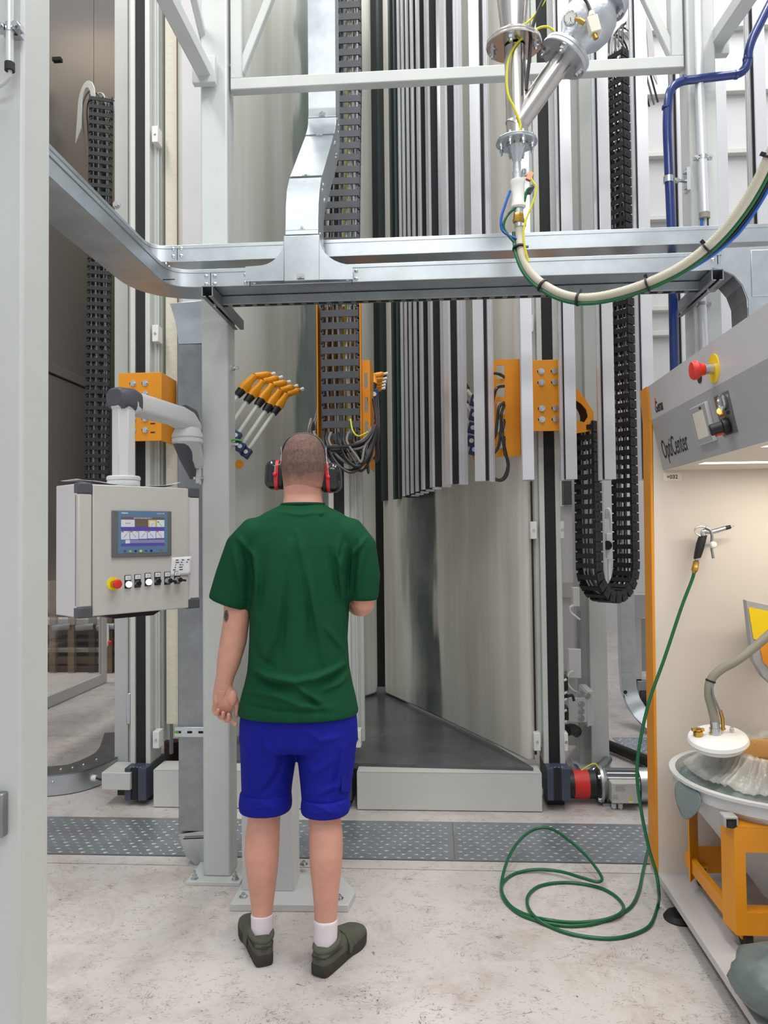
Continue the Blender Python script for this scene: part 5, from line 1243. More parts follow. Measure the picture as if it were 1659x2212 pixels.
# papers
nt_ = thing('paper_note', 'white handwritten note stuck at the lower right of the control box', 'note', hp_(.40, 1.3, .006))
nz = [uz(370, 1244), uz(410, 1203)]
n0, n1 = on(368, 1245, .006), on(413, 1203, .006)
u0 = (n0-A).dot(U); u1 = (n1-A).dot(U)
b = MB(); vs = []
for j in range(7):
    for i in range(7):
        f = i/6; g = j/6; vs.append(hp_(u0+(u1-u0)*(f*.92+.08*g), n0.z+(n1.z-n0.z)*g+.003*f, .0058+.008*(f**3)*(1-g)+.003*f*g))
b.add(vs, [(j*7+i, j*7+i+1, (j+1)*7+i+1, (j+1)*7+i) for j in range(6) for i in range(6)])
ob = b.build('sheet', 'paper', nt_); s = ob.modifiers.new('thickness', 'SOLIDIFY'); s.thickness = .0004
k = MB()
for j, seg in enumerate((((.2, .34), (.5, .62), (.78, .9)), ((.2, .38), (.46, .55), (.75, .82)), ((.2, .24), (.42, .5), (.55, .6)), ((.18, .24), (.4, .58)), ((.1, .24), (.42, .6)))):
    for a, c in seg:
        f, g = (a+c)/2, .86-.13*j
        hbox(k, u0+(u1-u0)*(a*.92+.08*g), u0+(u1-u0)*(c*.92+.08*g), n0.z+(n1.z-n0.z)*g-.0015, n0.z+(n1.z-n0.z)*g+.0015, .0062+.008*(f**3)*(1-g)+.003*f*g, .0068+.008*(f**3)*(1-g)+.003*f*g)
k.build('handwriting', 'ink', nt_)
def sheet(label, u0, u1, w0, w1, lift, bend):
    t = thing('paper_sheet', label, 'paper', hp_((u0+u1)/2, HZ1+.004, -.08), 'papers lying on the control box'); b = MB(); vs = []
    for j in range(5):
        for i in range(11):
            f, g = i/10, j/4; vs.append(hp_(u0+(u1-u0)*f, HZ1+.0045+lift(f, g), w0+(w1-w0)*g))
    b.add(vs, [(j*11+i, j*11+i+1, (j+1)*11+i+1, (j+1)*11+i) for j in range(4) for i in range(10)])
    ob = b.build('sheet', 'paper', t); s = ob.modifiers.new('thickness', 'SOLIDIFY'); s.thickness = .001; return t
sheet('curled white paper on the control box left of the support arm', .005, .17, -.15, -.02, lambda f, g: .012*math.sin(math.pi*min(1, f*1.3))*(1-.4*g)+(.012*(1-f)**6), 0)
sheet('folded white paper on the control box right of the support arm', .30, .42, -.14, -.02, lambda f, g: .018*f*f*(1 if g > .5 else .3), 0)
# support arm
ay_ = 2.83; ac = Vector((wx(267, 960, ay_), ay_, 0)); az0, aze = HZ1, wz(267, 880, ay_)
arm = thing('support_arm', 'light grey swivel arm carrying the control box from the white column', 'support arm', (ac.x, ac.y, HZ1))
MB().lathe((ac.x, ac.y, az0+.003), Zv, [(.058, 0), (.06, .004), (.06, .019), (.058, .022), (.062, .024), (.062, .034), (.058, .038)], 32).build('flange_base', 'arm_grey', arm)
MB().cyl((ac.x, ac.y, az0+.03), (ac.x, ac.y, aze), .0445, n=8).build('upright', 'arm_grey', arm, bev=.003)
ea = aty(405, 893, 3.17); ea.z = wz(405, 893, 3.17); e0 = Vector((ac.x, ac.y, wz(268, 868, ay_)))
MB().lathe((ac.x, ac.y, aze-.01), Zv, [(.046, 0), (.052, .02), (.054, .045)], 8).build('elbow_body', 'arm_grey', arm, bev=.002)
dh = (ea-e0); dh.z = 0; Lh = dh.length; dh.normalize(); sd_ = Vector((dh.y, -dh.x, 0))
z_l, z_r = wz(275, 866, ay_), wz(400, 890, 3.14)
P = lambda s_, z: Vector((ac.x, ac.y, 0))+dh*s_+Zv*z
zA = e0.z
MB().loft([(P(-.05, zA+.012), sd_*.038, Zv*.028, 3), (P(-.035, zA+.008), sd_*.05, Zv*.042, 3), (P(.02, zA+.006), sd_*.052, Zv*.047, 3.5), (P(.05, zA), sd_*.05, Zv*.044, 3.5)], 24).build('elbow_cap', 'cap_grey', arm)
MB().loft([(P(.02, zA-.004), sd_*.052, Zv*.048, 4), (P(.06, zA-.0), sd_*.047, Zv*.043, 4), (P(Lh-.09, zA-.012), sd_*.043, Zv*.040, 4), (P(Lh-.06, zA-.016), sd_*.048, Zv*.045, 3), (P(Lh, zA-.03), sd_*.05, Zv*.046, 2.5), (P(Lh+.04, zA-.05), sd_*.042, Zv*.035, 2.2)], 24).build('cross_arm', 'arm_grey', arm)
je = P(Lh, 0); zj = zA-.075
MB().loft([(P(Lh-.02, zA-.0), sd_*.03, Zv*.04, 2.5), (P(Lh+.03, zA-.02), sd_*.036, Zv*.05, 2.5), (P(Lh+.052, zA-.05), sd_*.03, Zv*.04, 2.5)], 20).build('joint_cap', 'cap_grey', arm)
MB().lathe((je.x, je.y, zj-.05), Zv, [(.056, 0), (.064, .008), (.064, .022), (.060, .024), (.060, .027), (.064, .029), (.064, .04), (.05, .07)], 32).build('swivel_joint', 'arm_grey', arm)
jl = Vector((je.x, je.y, zj-.05)); tgt = Vector((cxl0-.025, CY+.03, zj-.14))
MB().loft([(jl, Vector((.056, 0, 0)), Vector((0, .056, 0)), 2.2), (jl.lerp(tgt, .4), Vector((.045, 0, 0)), Vector((0, .045, 0)), 2.5), (jl.lerp(tgt, .85)-Zv*.02, Vector((.03, 0, 0)), Vector((0, .04, 0)), 3)], 20).build('wall_neck', 'arm_grey', arm)
MB().loft([(jl+Vector((-.012, -.03, -.002)), Vector((.04, 0, 0)), Vector((0, .024, 0)), 2.2), (jl.lerp(tgt, .6)+Vector((-.02, -.03, -.01)), Vector((.03, 0, 0)), Vector((0, .02, 0)), 2.5), (tgt+Vector((-.01, -.028, -.05)), Vector((.016, 0, 0)), Vector((0, .012, 0)), 2.5)], 16).build('neck_cover', 'cap_grey', arm)
k = MB().box(cxl0-.022, cxl0-.004, CY-.015, CY+.075, zj-.21, zj-.05); k.box(cxl0-.004, cxl0, CY-.02, CY+.08, zj-.215, zj-.045); k.build('wall_plate', 'arm_grey', arm, bev=.003)
for z_ in (zj-.075, zj-.185): MB().cyl((cxl0-.04, CY-.004, z_), (cxl0+.01, CY-.012, z_), .007, n=8).cyl((cxl0-.03, CY-.006, z_), (cxl0-.02, CY-.008, z_), .011, n=6).build('bolt', 'bolt', arm)

# ================================================================ PEDESTAL BEHIND THE WORKER
pd = thing('control_pedestal', 'light grey floor pedestal with an eight cornered base plate behind the worker', 'pedestal', (-.58, 3.15, 0))
g = lambda x, y: atz(x, y, .028)
poly = [g(497, 1953), g(752, 1955), g(768, 1925), g(738, 1892), g(640, 1888), g(560, 1888), g(525, 1900)]
MB().prism([Vector((p.x, p.y, 0.0)) for p in poly], (0, 0, .028)).build('base_plate', 'arm_grey', pd, bev=.003)
pf = 3.10
MB().box(wx(522, 1880, pf), wx(634, 1880, pf), pf, pf+.14, .026, .80).build('post', 'arm_grey', pd, bev=.006)
MB().box(wx(540, 1500, pf), wx(640, 1500, pf), pf-.01, pf+.2, .80, 1.0).build('console', 'arm_grey', pd, bev=.006)
for q in ((526, 1938), (656, 1868), (733, 1942), (540, 1905)):
    p = g(*q); k = MB().cyl(p, p+Zv*.018, .006, n=8); k.cyl(p, p+Zv*.004, .017, n=14); k.cyl(p+Zv*.004, p+Zv*.013, .010, n=6); k.build('anchor_bolt', 'bolt', pd)

# ================================================================ POWDER CONTROL CABINET (right)
YW = 3.16; CX = .863
Tt, Kk, Bb = aty(1400, 835, YW), aty(1407, 908, YW), aty(1433, 1017, YW)
kc = thing('powder_cabinet', 'open powder centre cabinet with grey control hood, orange edge and lit interior', 'cabinet', (1.5, 2.4, 0))
zb1 = .102
pl = [(CX, zb1), (2.3, zb1), (2.3, Tt.z), (Tt.x+.012, Tt.z), (Kk.x+.006, Kk.z)]
MB().prism([Vector((x, YW, z)) for x, z in pl], (0, .10, 0)).build('side_wall', 'cab_white', kc)
ed = [(CX, zb1), (Kk.x-.001, Kk.z), (Tt.x, Tt.z)]
b = MB()
for (xa_, za_), (xc_, zc_) in zip(ed[:-1], ed[1:]):
    b.prism([Vector((xa_-.006, YW-.001, za_)), Vector((xa_+.004, YW-.001, za_)), Vector((xc_+.004, YW-.001, zc_)), Vector((xc_-.006, YW-.001, zc_))], (0, .105, 0))
b.build('edge_strip', 'orange', kc, label='orange front edge of the side wall')
hood = [Vector((p.x, YW-.002, p.z)) for p in (Tt, Kk, Bb)]
Y0h = 1.05
def hood_face(p, q, name, m_, inset=.012):
    n = Vector((p.z-q.z, 0, -(p.x-q.x)))
    if n.x > 0: n = -n
    n.normalize(); i = -n*inset
    return MB().prism([p, q, q+i, p+i], (0, Y0h-YW, 0)).build(name, m_, kc), n
f1, n1 = hood_face(hood[0], hood[1], 'hood_upper', 'hood_light'); f2, n2 = hood_face(hood[1], hood[2], 'hood_lower', 'hood_shaded')
xB = 2.2; zB = hood[2].z
# underside with recessed lamp strips
def undercell(x0, x1, y0, y1, nm='hood_underside'): MB().box(x0, x1, y0, y1, zB, zB+.012).build(nm, 'cab_white', kc)
l0 = atz(1507, 1003, zB); lamps = [(l0.y-.075, l0.y+.0), (2.26, 2.34)]
ysn = [Y0h]+[v for l in sorted(lamps) for v in l]+[YW-.002]
for i in range(0, len(ysn), 2): undercell(hood[2].x, xB, ysn[i], ysn[i+1])
for (y0, y1) in lamps:
    undercell(hood[2].x, l0.x, y0, y1)
    MB().box(l0.x, xB, y0, y1, zB+.006, zB+.012).build('lamp_strip', 'led_warm', kc)
    area('cabinet_lamp', (1.62, (y0+y1)/2, zB-.006), 1.1, .03, 4, (1, .90, .78))
MB().box(xB, xB+.03, Y0h, YW, zb1, Tt.z).build('back_wall', 'cab_white', kc)
MB().box(hood[0].x+.013, xB, Y0h, YW-.002, hood[0].z-.012, hood[0].z).build('hood_top', 'hood_light', kc)
MB().box(CX, xB, Y0h, YW+.1, zb1-.028, zb1).build('base_plate', 'cab_base', kc, bev=.002)
MB().box(CX+.06, xB, Y0h+.05, YW, .03, zb1-.03).build('plinth', 'dark_gap', kc)  # added dark block standing in for the shade under the base plate
for y_ in (3.0, 1.9, 1.2):
    MB().lathe((CX+.035, y_, 0), Zv, [(.058, 0), (.06, .006), (.048, .022), (.016, .026), (.012, zb1-.028)], 24).build('levelling_foot', 'rubber', kc)
fu = lambda px, py: onplane(px, py, hood[1], n1)
fw_ = lambda px, py: onplane(px, py, hood[1], n2)
t1 = (hood[0]-hood[1]).normalized(); t2 = (hood[1]-hood[2]).normalized(); DY = Vector((0, -1, 0))
def textfit(name, s, pa, pb, size, yd, material, nrm, bold=False):
    L = (pb-pa).length; o = text(name, s, size, Vector(pa)+nrm*.0008, (pb-pa), yd, material, kc, .0004, bold)
    w_ = o.dimensions.copy(); bpy.context.view_layer.update()
    vs = [v.co for v in o.data.vertices]; xd = (pb-pa).normalized(); ext = max(v.dot(xd) for v in vs)-min(v.dot(xd) for v in vs)
    base = Vector(pa)-ORIG[kc.name]; k_ = L/ext
    for v in o.data.vertices:
        r = v.co-base; c = r.dot(xd); v.co += xd*c*(k_-1)
    return o
textfit('maker_lettering', 'Gema', fu(1416.5, 892), fu(1433, 884), .062, t1, 'ink', n1, True)
p = fu(1416, 877); MB().bar(p+n1*.001, p+t1*.03+n1*.001+DY*.006, .009, .001, n1).build('logo_accent', 'red', kc)
textfit('model_lettering', 'OptiCenter', fw_(1435, 991), fw_(1489, 971), .105, t2, 'ink', n2)
# emergency stop on the hood
e = fu(1543, 796)
k = MB().cyl(e, e+n1*.003, .045, n=32).build('stop_ring', 'yellow_bright', kc, label='yellow disc of the emergency stop')
MB().cyl(e+n1*.003, e+n1*.034, .0165, n=24).build('stop_stem', 'bolt', k)
MB().lathe(e+n1*.030, n1, [(.018, 0), (.020, .012), (.030, .024), (.030, .034), (.026, .040), (.006, .041)], 28).build('stop_head', 'red', k)
e2 = fu(1512, 816); MB().cyl(e2, e2+n1*.003, .018, n=24).build('black_plug', 'black', kc)
# operator screen
pa, pb, pc_, pd_ = fw_(1494.5, 884), fw_(1531, 864), fw_(1552, 950), fw_(1514, 963)
def quadslab(q, n, w0, w1, nm, m_, par, bev=0.): return MB().prism([p+n*w0 for p in q], n*(w1-w0)).build(nm, m_, par, bev=bev)
def onf(px, py): p = fw_(px, py); return (p-hood[2]).dot(DY), (p-hood[2]).dot(t2)
def fq(a0, a1, b0, b1): return [hood[2]+DY*a+t2*b for a, b in ((a0, b0), (a1, b0), (a1, b1), (a0, b1))]
cs = [onf(*q) for q in ((1495, 884), (1531, 864), (1549, 950), (1516, 963))]
a0 = (cs[0][0]+cs[3][0])/2; a1 = (cs[1][0]+cs[2][0])/2; b1_ = (cs[0][1]+cs[1][1])/2; b0_ = (cs[2][1]+cs[3][1])/2
sc_ = quadslab(fq(a0, a1, b0_, b1_), n2, 0, .012, 'operator_screen', 'arm_grey', kc, .002)
dx_, dz_ = (a1-a0), (b1_-b0_)
quadslab(fq(a0+dx_*.04, a1-dx_*.04, b0_+dz_*.03, b1_-dz_*.03), n2, .012, .0126, 'screen_bezel', 'fan_grey', sc_)
quadslab(fq(a0+dx_*.16, a1-dx_*.2, b0_+dz_*.16, b1_-dz_*.16), n2, .0126, .0130, 'screen_glass', 'label_white', sc_)
q_ = hood[2]+DY*(a1-dx_*.33)+t2*(b1_-dz_*.1)+n2*.013
MB().obox(q_, DY*.008, n2*.0004, t2*.004).build('screen_logo', 'ink', sc_)
cs = [onf(*q) for q in ((1544, 858), (1574, 843), (1594, 932), (1564, 944))]
a0 = (cs[0][0]+cs[3][0])/2; a1 = (cs[1][0]+cs[2][0])/2; b1_ = (cs[0][1]+cs[1][1])/2; b0_ = (cs[2][1]+cs[3][1])/2; dx_, dz_ = (a1-a0), (b1_-b0_)
gp_ = quadslab(fq(a0, a1, b0_, b1_), n2, 0, .003, 'gauge_plate', 'screen_bezel', kc)
fp_ = lambda f, g_, w=0: hood[2]+DY*(a0+dx_*f)+t2*(b0_+dz_*g_)+n2*w
MB().lathe(fp_(.66, .78, .003), n2, [(.024, 0), (.026, .004), (.026, .010), (.022, .013), (.021, .008)], 26).build('pressure_gauge', 'bolt', gp_)
MB().cyl(fp_(.66, .78, .007), fp_(.66, .78, .0095), .021, n=26).build('gauge_face', 'plastic_white', gp_)
k = MB().bar(fp_(.66, .78, .0101), fp_(.78, .84, .0101), .003, .0008, n2)
for i in range(8): a = i*.7; k.obox(fp_(.66, .78, .0101)+DY*.016*math.cos(a)+t2*.016*math.sin(a), DY*.0018, n2*.0004, t2*.0018)
k.build('gauge_marks', 'ink', gp_)
quadslab([fp_(.1, .52, 0), fp_(.42, .52, 0), fp_(.42, .74, 0), fp_(.1, .74, 0)], n2, .003, .0045, 'orange_lamp_plate', 'orange', gp_)
MB().lathe(fp_(.26, .62, .0045), n2, [(.010, 0), (.010, .004), (.006, .009)], 16).build('lamp_lens', 'led_orange', gp_)
k = MB()
for (x0_, x1_, y0_, y1_) in ((.1, .42, .88, .895), (.1, .42, .775, .79), (.1, .13, .775, .895), (.39, .42, .775, .895), (.12, .15, .34, .46), (.4, .43, .34, .46), (.12, .43, .45, .465)):
    k.prism([fp_(x0_, y0_, .003), fp_(x1_, y0_, .003), fp_(x1_, y1_, .003), fp_(x0_, y1_, .003)], n2*.0008)
k.build('symbol_frames', 'orange', gp_)
quadslab([fp_(.62, .47), fp_(.82, .47), fp_(.82, .55), fp_(.62, .55)], n2, .003, .004, 'symbol_key', 'ink', gp_)
r0 = fp_(.6, .22, .003); rd = (n2*.9+Vector((0, .25, -.05))).normalized()
MB().lathe(r0, rd, [(.023, 0), (.026, .004), (.026, .018), (.019, .021), (.018, .054), (.015, .057)], 20).build('regulator_knob', 'black', gp_)
MB().obox(r0+rd*.034-t2*.019, rd*.009, DY*.008, t2*.004).build('red_tag', 'red', gp_)
# label on the inner wall
lb = aty(1433, 1039, YW); lb2 = aty(1472, 1021, YW)
lo = MB().box(lb.x, lb2.x, YW-.0022, YW, lb.z, lb2.z).build('wall_label', 'label_white', kc)
hlab = lb2.z-lb.z; text('label_number', '+032', hlab*.66, (lb.x+.012, YW-.0024, lb.z+hlab*.27), (1, 0, 0), Zv, 'ink', kc, .0002, True)
MB().box(CX+.02, 2.2, .98, 1.04, .02, .115).build('threshold', 'plastic_white', kc)
MB().box(aty(1566, 2200, 2.1).x, 2.0, 2.02, 2.10, .085, .125).build('front_rail', 'plastic_white', kc, bev=.003)
# yellow hopper on the wall
yh_ = 2.95
yhp = thing('powder_hopper', 'bright yellow powder hopper with grey rim at the right edge', 'hopper', aty(1640, 1400, yh_))
rim = [aty(1612, 1296, yh_), aty(1690, 1312, yh_), aty(1690, 1500, yh_), aty(1648, 1462, yh_), aty(1626, 1425, yh_)]
MB().box(wx(1664, 1400, 3.0), wx(1700, 1400, 3.0), yh_+.034, 3.158, wz(1680, 1440, 3.0), wz(1680, 1340, 3.0)).build('wall_bracket', 'fan_grey', yhp)
MB().prism(rim, (0, .035, 0)).build('hopper_frame', 'fan_grey', yhp, bev=.003)
MB().prism([aty(1617, 1312, yh_-.004), aty(1690, 1326, yh_-.004), aty(1690, 1380, yh_-.004), aty(1640, 1384, yh_-.004), aty(1628, 1380, yh_-.004)], (0, .004, 0)).build('yellow_panel', 'yellow_bright', yhp)
MB().prism([aty(1640, 1386, yh_-.004), aty(1690, 1382, yh_-.004), aty(1690, 1478, yh_-.004), aty(1648, 1428, yh_-.004)], (0, .004, 0)).build('orange_panel', 'orange', yhp)
# air gun on its peg
gy = 3.10
ag = thing('air_gun', 'chrome blow gun with black grip hanging on a white peg', 'air gun', aty(1510, 1190, gy))
ap = lambda x, y, d=0: aty(x, y, gy+d)
MB().loft([(ap(1518, 1158), Vector((.017, 0, .004)), Vector((0, .014, 0)), 2.3), (ap(1514, 1172), Vector((.018, 0, .004)), Vector((0, .016, 0)), 2.3), (ap(1510, 1190), Vector((.017, 0, .004)), Vector((0, .016, 0)), 2.3), (ap(1506, 1206), Vector((.014, 0, .003)), Vector((0, .014, 0)), 2.3)], 18).build('grip', 'black', ag)
MB().cyl(ap(1506, 1205), ap(1505, 1210), .013, n=14).build('grip_collar', 'bolt', ag)
MB().tube(spline([ap(1520, 1157), ap(1518, 1150), ap(1524, 1147), ap(1534, 1149), ap(1545, 1147), ap(1566, 1141)], 5), .0095, 12).build('gun_body', 'bolt', ag)
MB().cyl(ap(1566, 1141), ap(1578, 1138), .0085, .0075, n=12).build('nozzle_sleeve', 'black', ag)
MB().cyl(ap(1578, 1138), ap(1587, 1135.5), .004, .0015, n=10).build('nozzle_tip', 'bolt', ag)
MB().tube(spline([ap(1512, 1158), ap(1503, 1152), ap(1502, 1142), ap(1514, 1137), ap(1528, 1142), ap(1534, 1150)], 5), .0038, 8).build('hanging_ring', 'bolt', ag)
MB().tube(spline([ap(1524, 1139, -.01), ap(1534, 1145, -.01), ap(1538, 1158, -.01), ap(1537, 1180, -.01), ap(1541, 1206, -.01)], 5), .0055, 8).build('trigger', 'zinc_dull', ag)
MB().lathe(ap(1505, 1210), ap(1499, 1238)-ap(1505, 1210), [(.007, 0), (.0085, .004), (.0120, .006), (.0120, .024), (.013, .026), (.013, .042), (.009, .046), (.0075, .052)], 12).build('brass_coupling', 'brass', ag)
pg = thing('gun_peg', 'white plastic peg holding the blow gun', 'peg', aty(1545, 1177, 3.14))
MB().cyl(aty(1524, 1178, 3.158), aty(1540, 1177, 3.08), .0085, n=12).build('shaft', 'plastic_white', pg)
MB().lathe(aty(1538, 1177, 3.09), aty(1540, 1177, 3.08)-aty(1538, 1177, 3.09), [(.009, 0), (.0135, .004), (.014, .014), (.010, .022), (.004, .024)], 16).build('head', 'plastic_white', pg)

# ---------------------------------------------------------------- green hose from the gun to the floor coil
fz = .0068
def fl_(x, y, z=fz): return atz(1000+x/3.318, 1700+y/3.318, z)
hang = [aty(1499, 1238, 3.10), aty(1494, 1255, 3.10), aty(1472, 1312, 3.09), aty(1436, 1420, 3.07), aty(1404, 1510, 3.05), aty(1384, 1595, 3.04), aty(1376, 1670, 3.03), aty(1385, 1750, 3.02), aty(1401, 1830, 2.99), aty(1417, 1884, 2.97)]
flr = [aty(1423, 1925, 2.96), fl_(1398, 850, fz), fl_(1345, 985), fl_(1240, 1050), fl_(1080, 1085), fl_(900, 1076), fl_(740, 1044), fl_(620, 998), fl_(520, 935, .016), fl_(465, 855), fl_(470, 775), fl_(545, 712), fl_(680, 686), fl_(820, 690), fl_(980, 722), fl_(1090, 780), fl_(1150, 855), fl_(1120, 912, .018), fl_(1000, 955, .012), fl_(800, 972), fl_(620, 955, .016), fl_(480, 925), fl_(360, 868), fl_(295, 790, .014), fl_(275, 715, .014), fl_(295, 600, .03), fl_(340, 480, .06), fl_(410, 378, .08), fl_(490, 315, .09), fl_(570, 292, .10), fl_(650, 308, .10), fl_(750, 375, .09), fl_(860, 470, .07), fl_(950, 575, .05), fl_(997, 655, .035), fl_(960, 680, .03), fl_(850, 650, .028), fl_(700, 607, .022), fl_(540, 591, .016), fl_(400, 612), fl_(310, 660), fl_(274, 730), fl_(300, 815), fl_(390, 900), fl_(520, 955), fl_(660, 985, fz), fl_(800, 996), fl_(960, 975, fz), fl_(1110, 920, fz), fl_(1210, 850), fl_(1262, 740), fl_(1290, 610), fl_(1325, 460), fl_(1366, 320), fl_(1385, 240, fz), fl_(1420, 150, fz)]
gh2 = thing('air_hose', 'green air hose hanging from the blow gun and coiled loosely on the floor', 'hose', fl_(900, 1000, 0))
MB().tube(spline(hang+flr, 7), .0066, 10).build('hose', 'hose_green', gh2)

# ================================================================ POWDER HOPPER CART
ct = thing('hopper_cart', 'orange wheeled cart carrying a white conical hopper', 'cart', (1.25, 2.75, zb1))
yn_ = 2.56
ox0, oxc = wx(1557, 1900, 2.66), wx(1588, 1900, yn_)
oz0, oz1 = wz(1600, 2021, yn_), wz(1600, 1789, yn_)
hl = [(wx(1612, 1900, yn_), 1.52, wz(1640, 1972, yn_), wz(1640, 1842, yn_))]
b = plate(MB(), oxc, 1.62, oz0, oz1, hl, yn_, yn_+.006)
b.prism([Vector((oxc, yn_, oz0)), Vector((ox0, 2.65, oz0)), Vector((ox0, 2.65, oz1)), Vector((oxc, yn_, oz1))], (.006, .003, 0))
b.prism([Vector((ox0, 2.65, oz1+.0004)), Vector((oxc, yn_, oz1+.0004)), Vector((1.62, yn_, oz1+.0004)), Vector((1.62, 2.65, oz1+.0004))], (0, 0, .006))
b.build('front_frame', 'orange', ct)
MB().box(hl[0][0], hl[0][1], yn_+.005, yn_+.05, hl[0][2]-.004, hl[0][2]+.002).build('window_lip', 'orange', ct)
yf_ = 3.07
fx0, fx1 = wx(1472, 1800, yf_), wx(1505, 1800, yf_); fz0_, fz1_ = wz(1490, 1885, yf_), wz(1490, 1715, yf_)
k = MB().prism([Vector((fx0, yf_-.08, fz0_)), Vector((fx1, yf_, fz0_)), Vector((fx1, yf_, fz1_)), Vector((fx0, yf_-.08, fz1_))], (.003, -.006, 0))
k.box(fx1, fx1+.20, yf_, yf_+.006, fz0_, fz0_+.10).box(fx1+.2, 1.6, yf_, yf_+.006, fz0_, fz0_+.07); k.build('rear_frame', 'orange', ct)
MB().box(fx0+.01, fx0+.03, yn_+.1, yf_, oz0+.01, oz0+.06).build('side_rail', 'orange', ct)
def castor(x, y):
    z0 = zb1; k = MB().cyl((x-.012, y, z0+.033), (x+.012, y, z0+.033), .033, n=22).build('castor_wheel', 'rubber', ct)
    MB().box(x-.02, x-.014, y-.018, y+.018, z0+.03, z0+.075).box(x+.014, x+.02, y-.018, y+.018, z0+.03, z0+.075).box(x-.02, x+.02, y-.02, y+.02, z0+.07, z0+.078).build('castor_fork', 'orange', ct)
q = atz(1503, 1903, zb1); castor(q.x+.01, yf_-.01); q = atz(1597, 2038, zb1); castor(q.x+.015, yn_+.06); castor(1.5, yn_+.06); castor(1.5, yf_-.02)
HC = Vector((1.216, 2.86, 0)); RZ = .57; RR = .36
MB().lathe(HC+Zv*.16, Zv, [(.07, 0), (.09, .03), (RR-.05, RZ-.16-.075), (RR, RZ-.16-.035), (RR, RZ-.16), (RR+.012, RZ-.16+.004), (RR+.012, RZ-.16+.014), (RR-.01, RZ-.16+.014), (RR-.02, RZ-.16-.05), (.1, .05)], 48).build('cone', 'arm_grey', ct)
q = aty(1575, 1775, yn_+.02); k = MB().box(q.x-.022, q.x+.022, q.y-.02, q.y+.03, oz1+.001, oz1+.035).build('rubber_mount', 'fan_grey', ct, bev=.003)
MB().cyl((q.x, q.y-.005, oz1), (q.x, q.y-.005, oz1+.022), .019, n=16).build('buffer', 'black', k)
MB().box(q.x-.016, q.x+.016, q.y-.0205, q.y-.019, oz1+.003, oz1+.028).build('mount_opening', 'dark_gap', k)
def noise3(p, s): 
    from mathutils import noise
    return noise.noise(Vector(p)*s)
# plastic liner: dark drape over the rim and clear upper part
def sheet_of_revolution(name, prof, n, amp, fr, material, parent, a0=0, a1=2*math.pi, th=.0012, seed=0.):
    vs = []; m_ = len(prof)
    for j, (r, z) in enumerate(prof):
        for i in range(n):
            a = a0+(a1-a0)*i/(n-1); 
            d = noise3((math.cos(a)*r*3+seed, math.sin(a)*r*3, z*4), fr)*amp+abs(noise3((math.cos(a)*9+seed, math.sin(a)*9, z*3), 1.7))*amp*1.3
            rr = r+d*.8; vs.append(HC+Vector((rr*math.cos(a), rr*math.sin(a), z+d*.9)))
    b = MB().add(vs, [(j*n+i, j*n+i+1, (j+1)*n+i+1, (j+1)*n+i) for j in range(m_-1) for i in range(n-1)])
    ob = b.build(name, material, parent, ang=80); s = ob.modifiers.new('thickness', 'SOLIDIFY'); s.thickness = th; return ob
mat('liner_clear', (226, 226, 222), .18, trans=.0, alpha=.30, spec=1., bump=(22, .9))
mat('liner_dark', (112, 124, 124), .35, bump=(12, .5))
ln = thing('bag_liner', 'crumpled plastic bag liner draped over the rim of the conical hopper', 'bag', HC+Zv*RZ)
sheet_of_revolution('dark_drape', [(RR-.03, RZ-.05), (RR-.028, RZ-.01), (RR-.045, RZ+.004), (RR-.08, RZ+.012), (RR-.12, RZ+.02), (RR-.16, RZ+.03)], 150, .026, 3, 'liner_dark', ln, seed=2)
sheet_of_revolution('clear_film', [(RR-.055, RZ+.018), (RR-.085, RZ+.030), (RR-.115, RZ+.046), (RR-.145, RZ+.072), (RR-.160, RZ+.098), (RR-.18, RZ+.106), (RR-.2, RZ+.085)], 170, .026, 3, 'liner_clear', ln, seed=5)
vs = [HC+Vector((-RR+.01, -.06, RZ+.02)), HC+Vector((-RR-.03, -.02, RZ+.0)), HC+Vector((-RR-.035, -.06, RZ-.06)), HC+Vector((-RR-.025, -.12, RZ-.13)), HC+Vector((-RR+.005, -.17, RZ-.075)), HC+Vector((-RR+.03, -.2, RZ-.01))]
k = MB().prism(vs, (.012, -.012, .004)); ob = k.build('corner_flap', 'liner_dark', ln); s = ob.modifiers.new('s', 'SUBSURF'); s.levels = s.render_levels = 2
rg = thing('powder_box', 'open orange brown ring of the powder box inside the plastic liner', 'container', HC+Vector((0, 0, RZ+.02)))
mat('tan', (206, 160, 96), .5); mat('tan_dark', (120, 96, 74), .6)
MB().lathe(HC+Vector((-.01, .02, RZ-.01)), Zv, [(.17, 0), (.17, .095), (.175, .105), (.145, .105), (.14, .095), (.14, .02)], 40).build('ring', 'tan', rg)
MB().cyl(HC+Vector((-.01, .02, RZ+.015)), HC+Vector((-.01, .02, RZ+.03)), .138, n=32).build('powder_fill', 'tan_dark', rg)
LY = 2.80
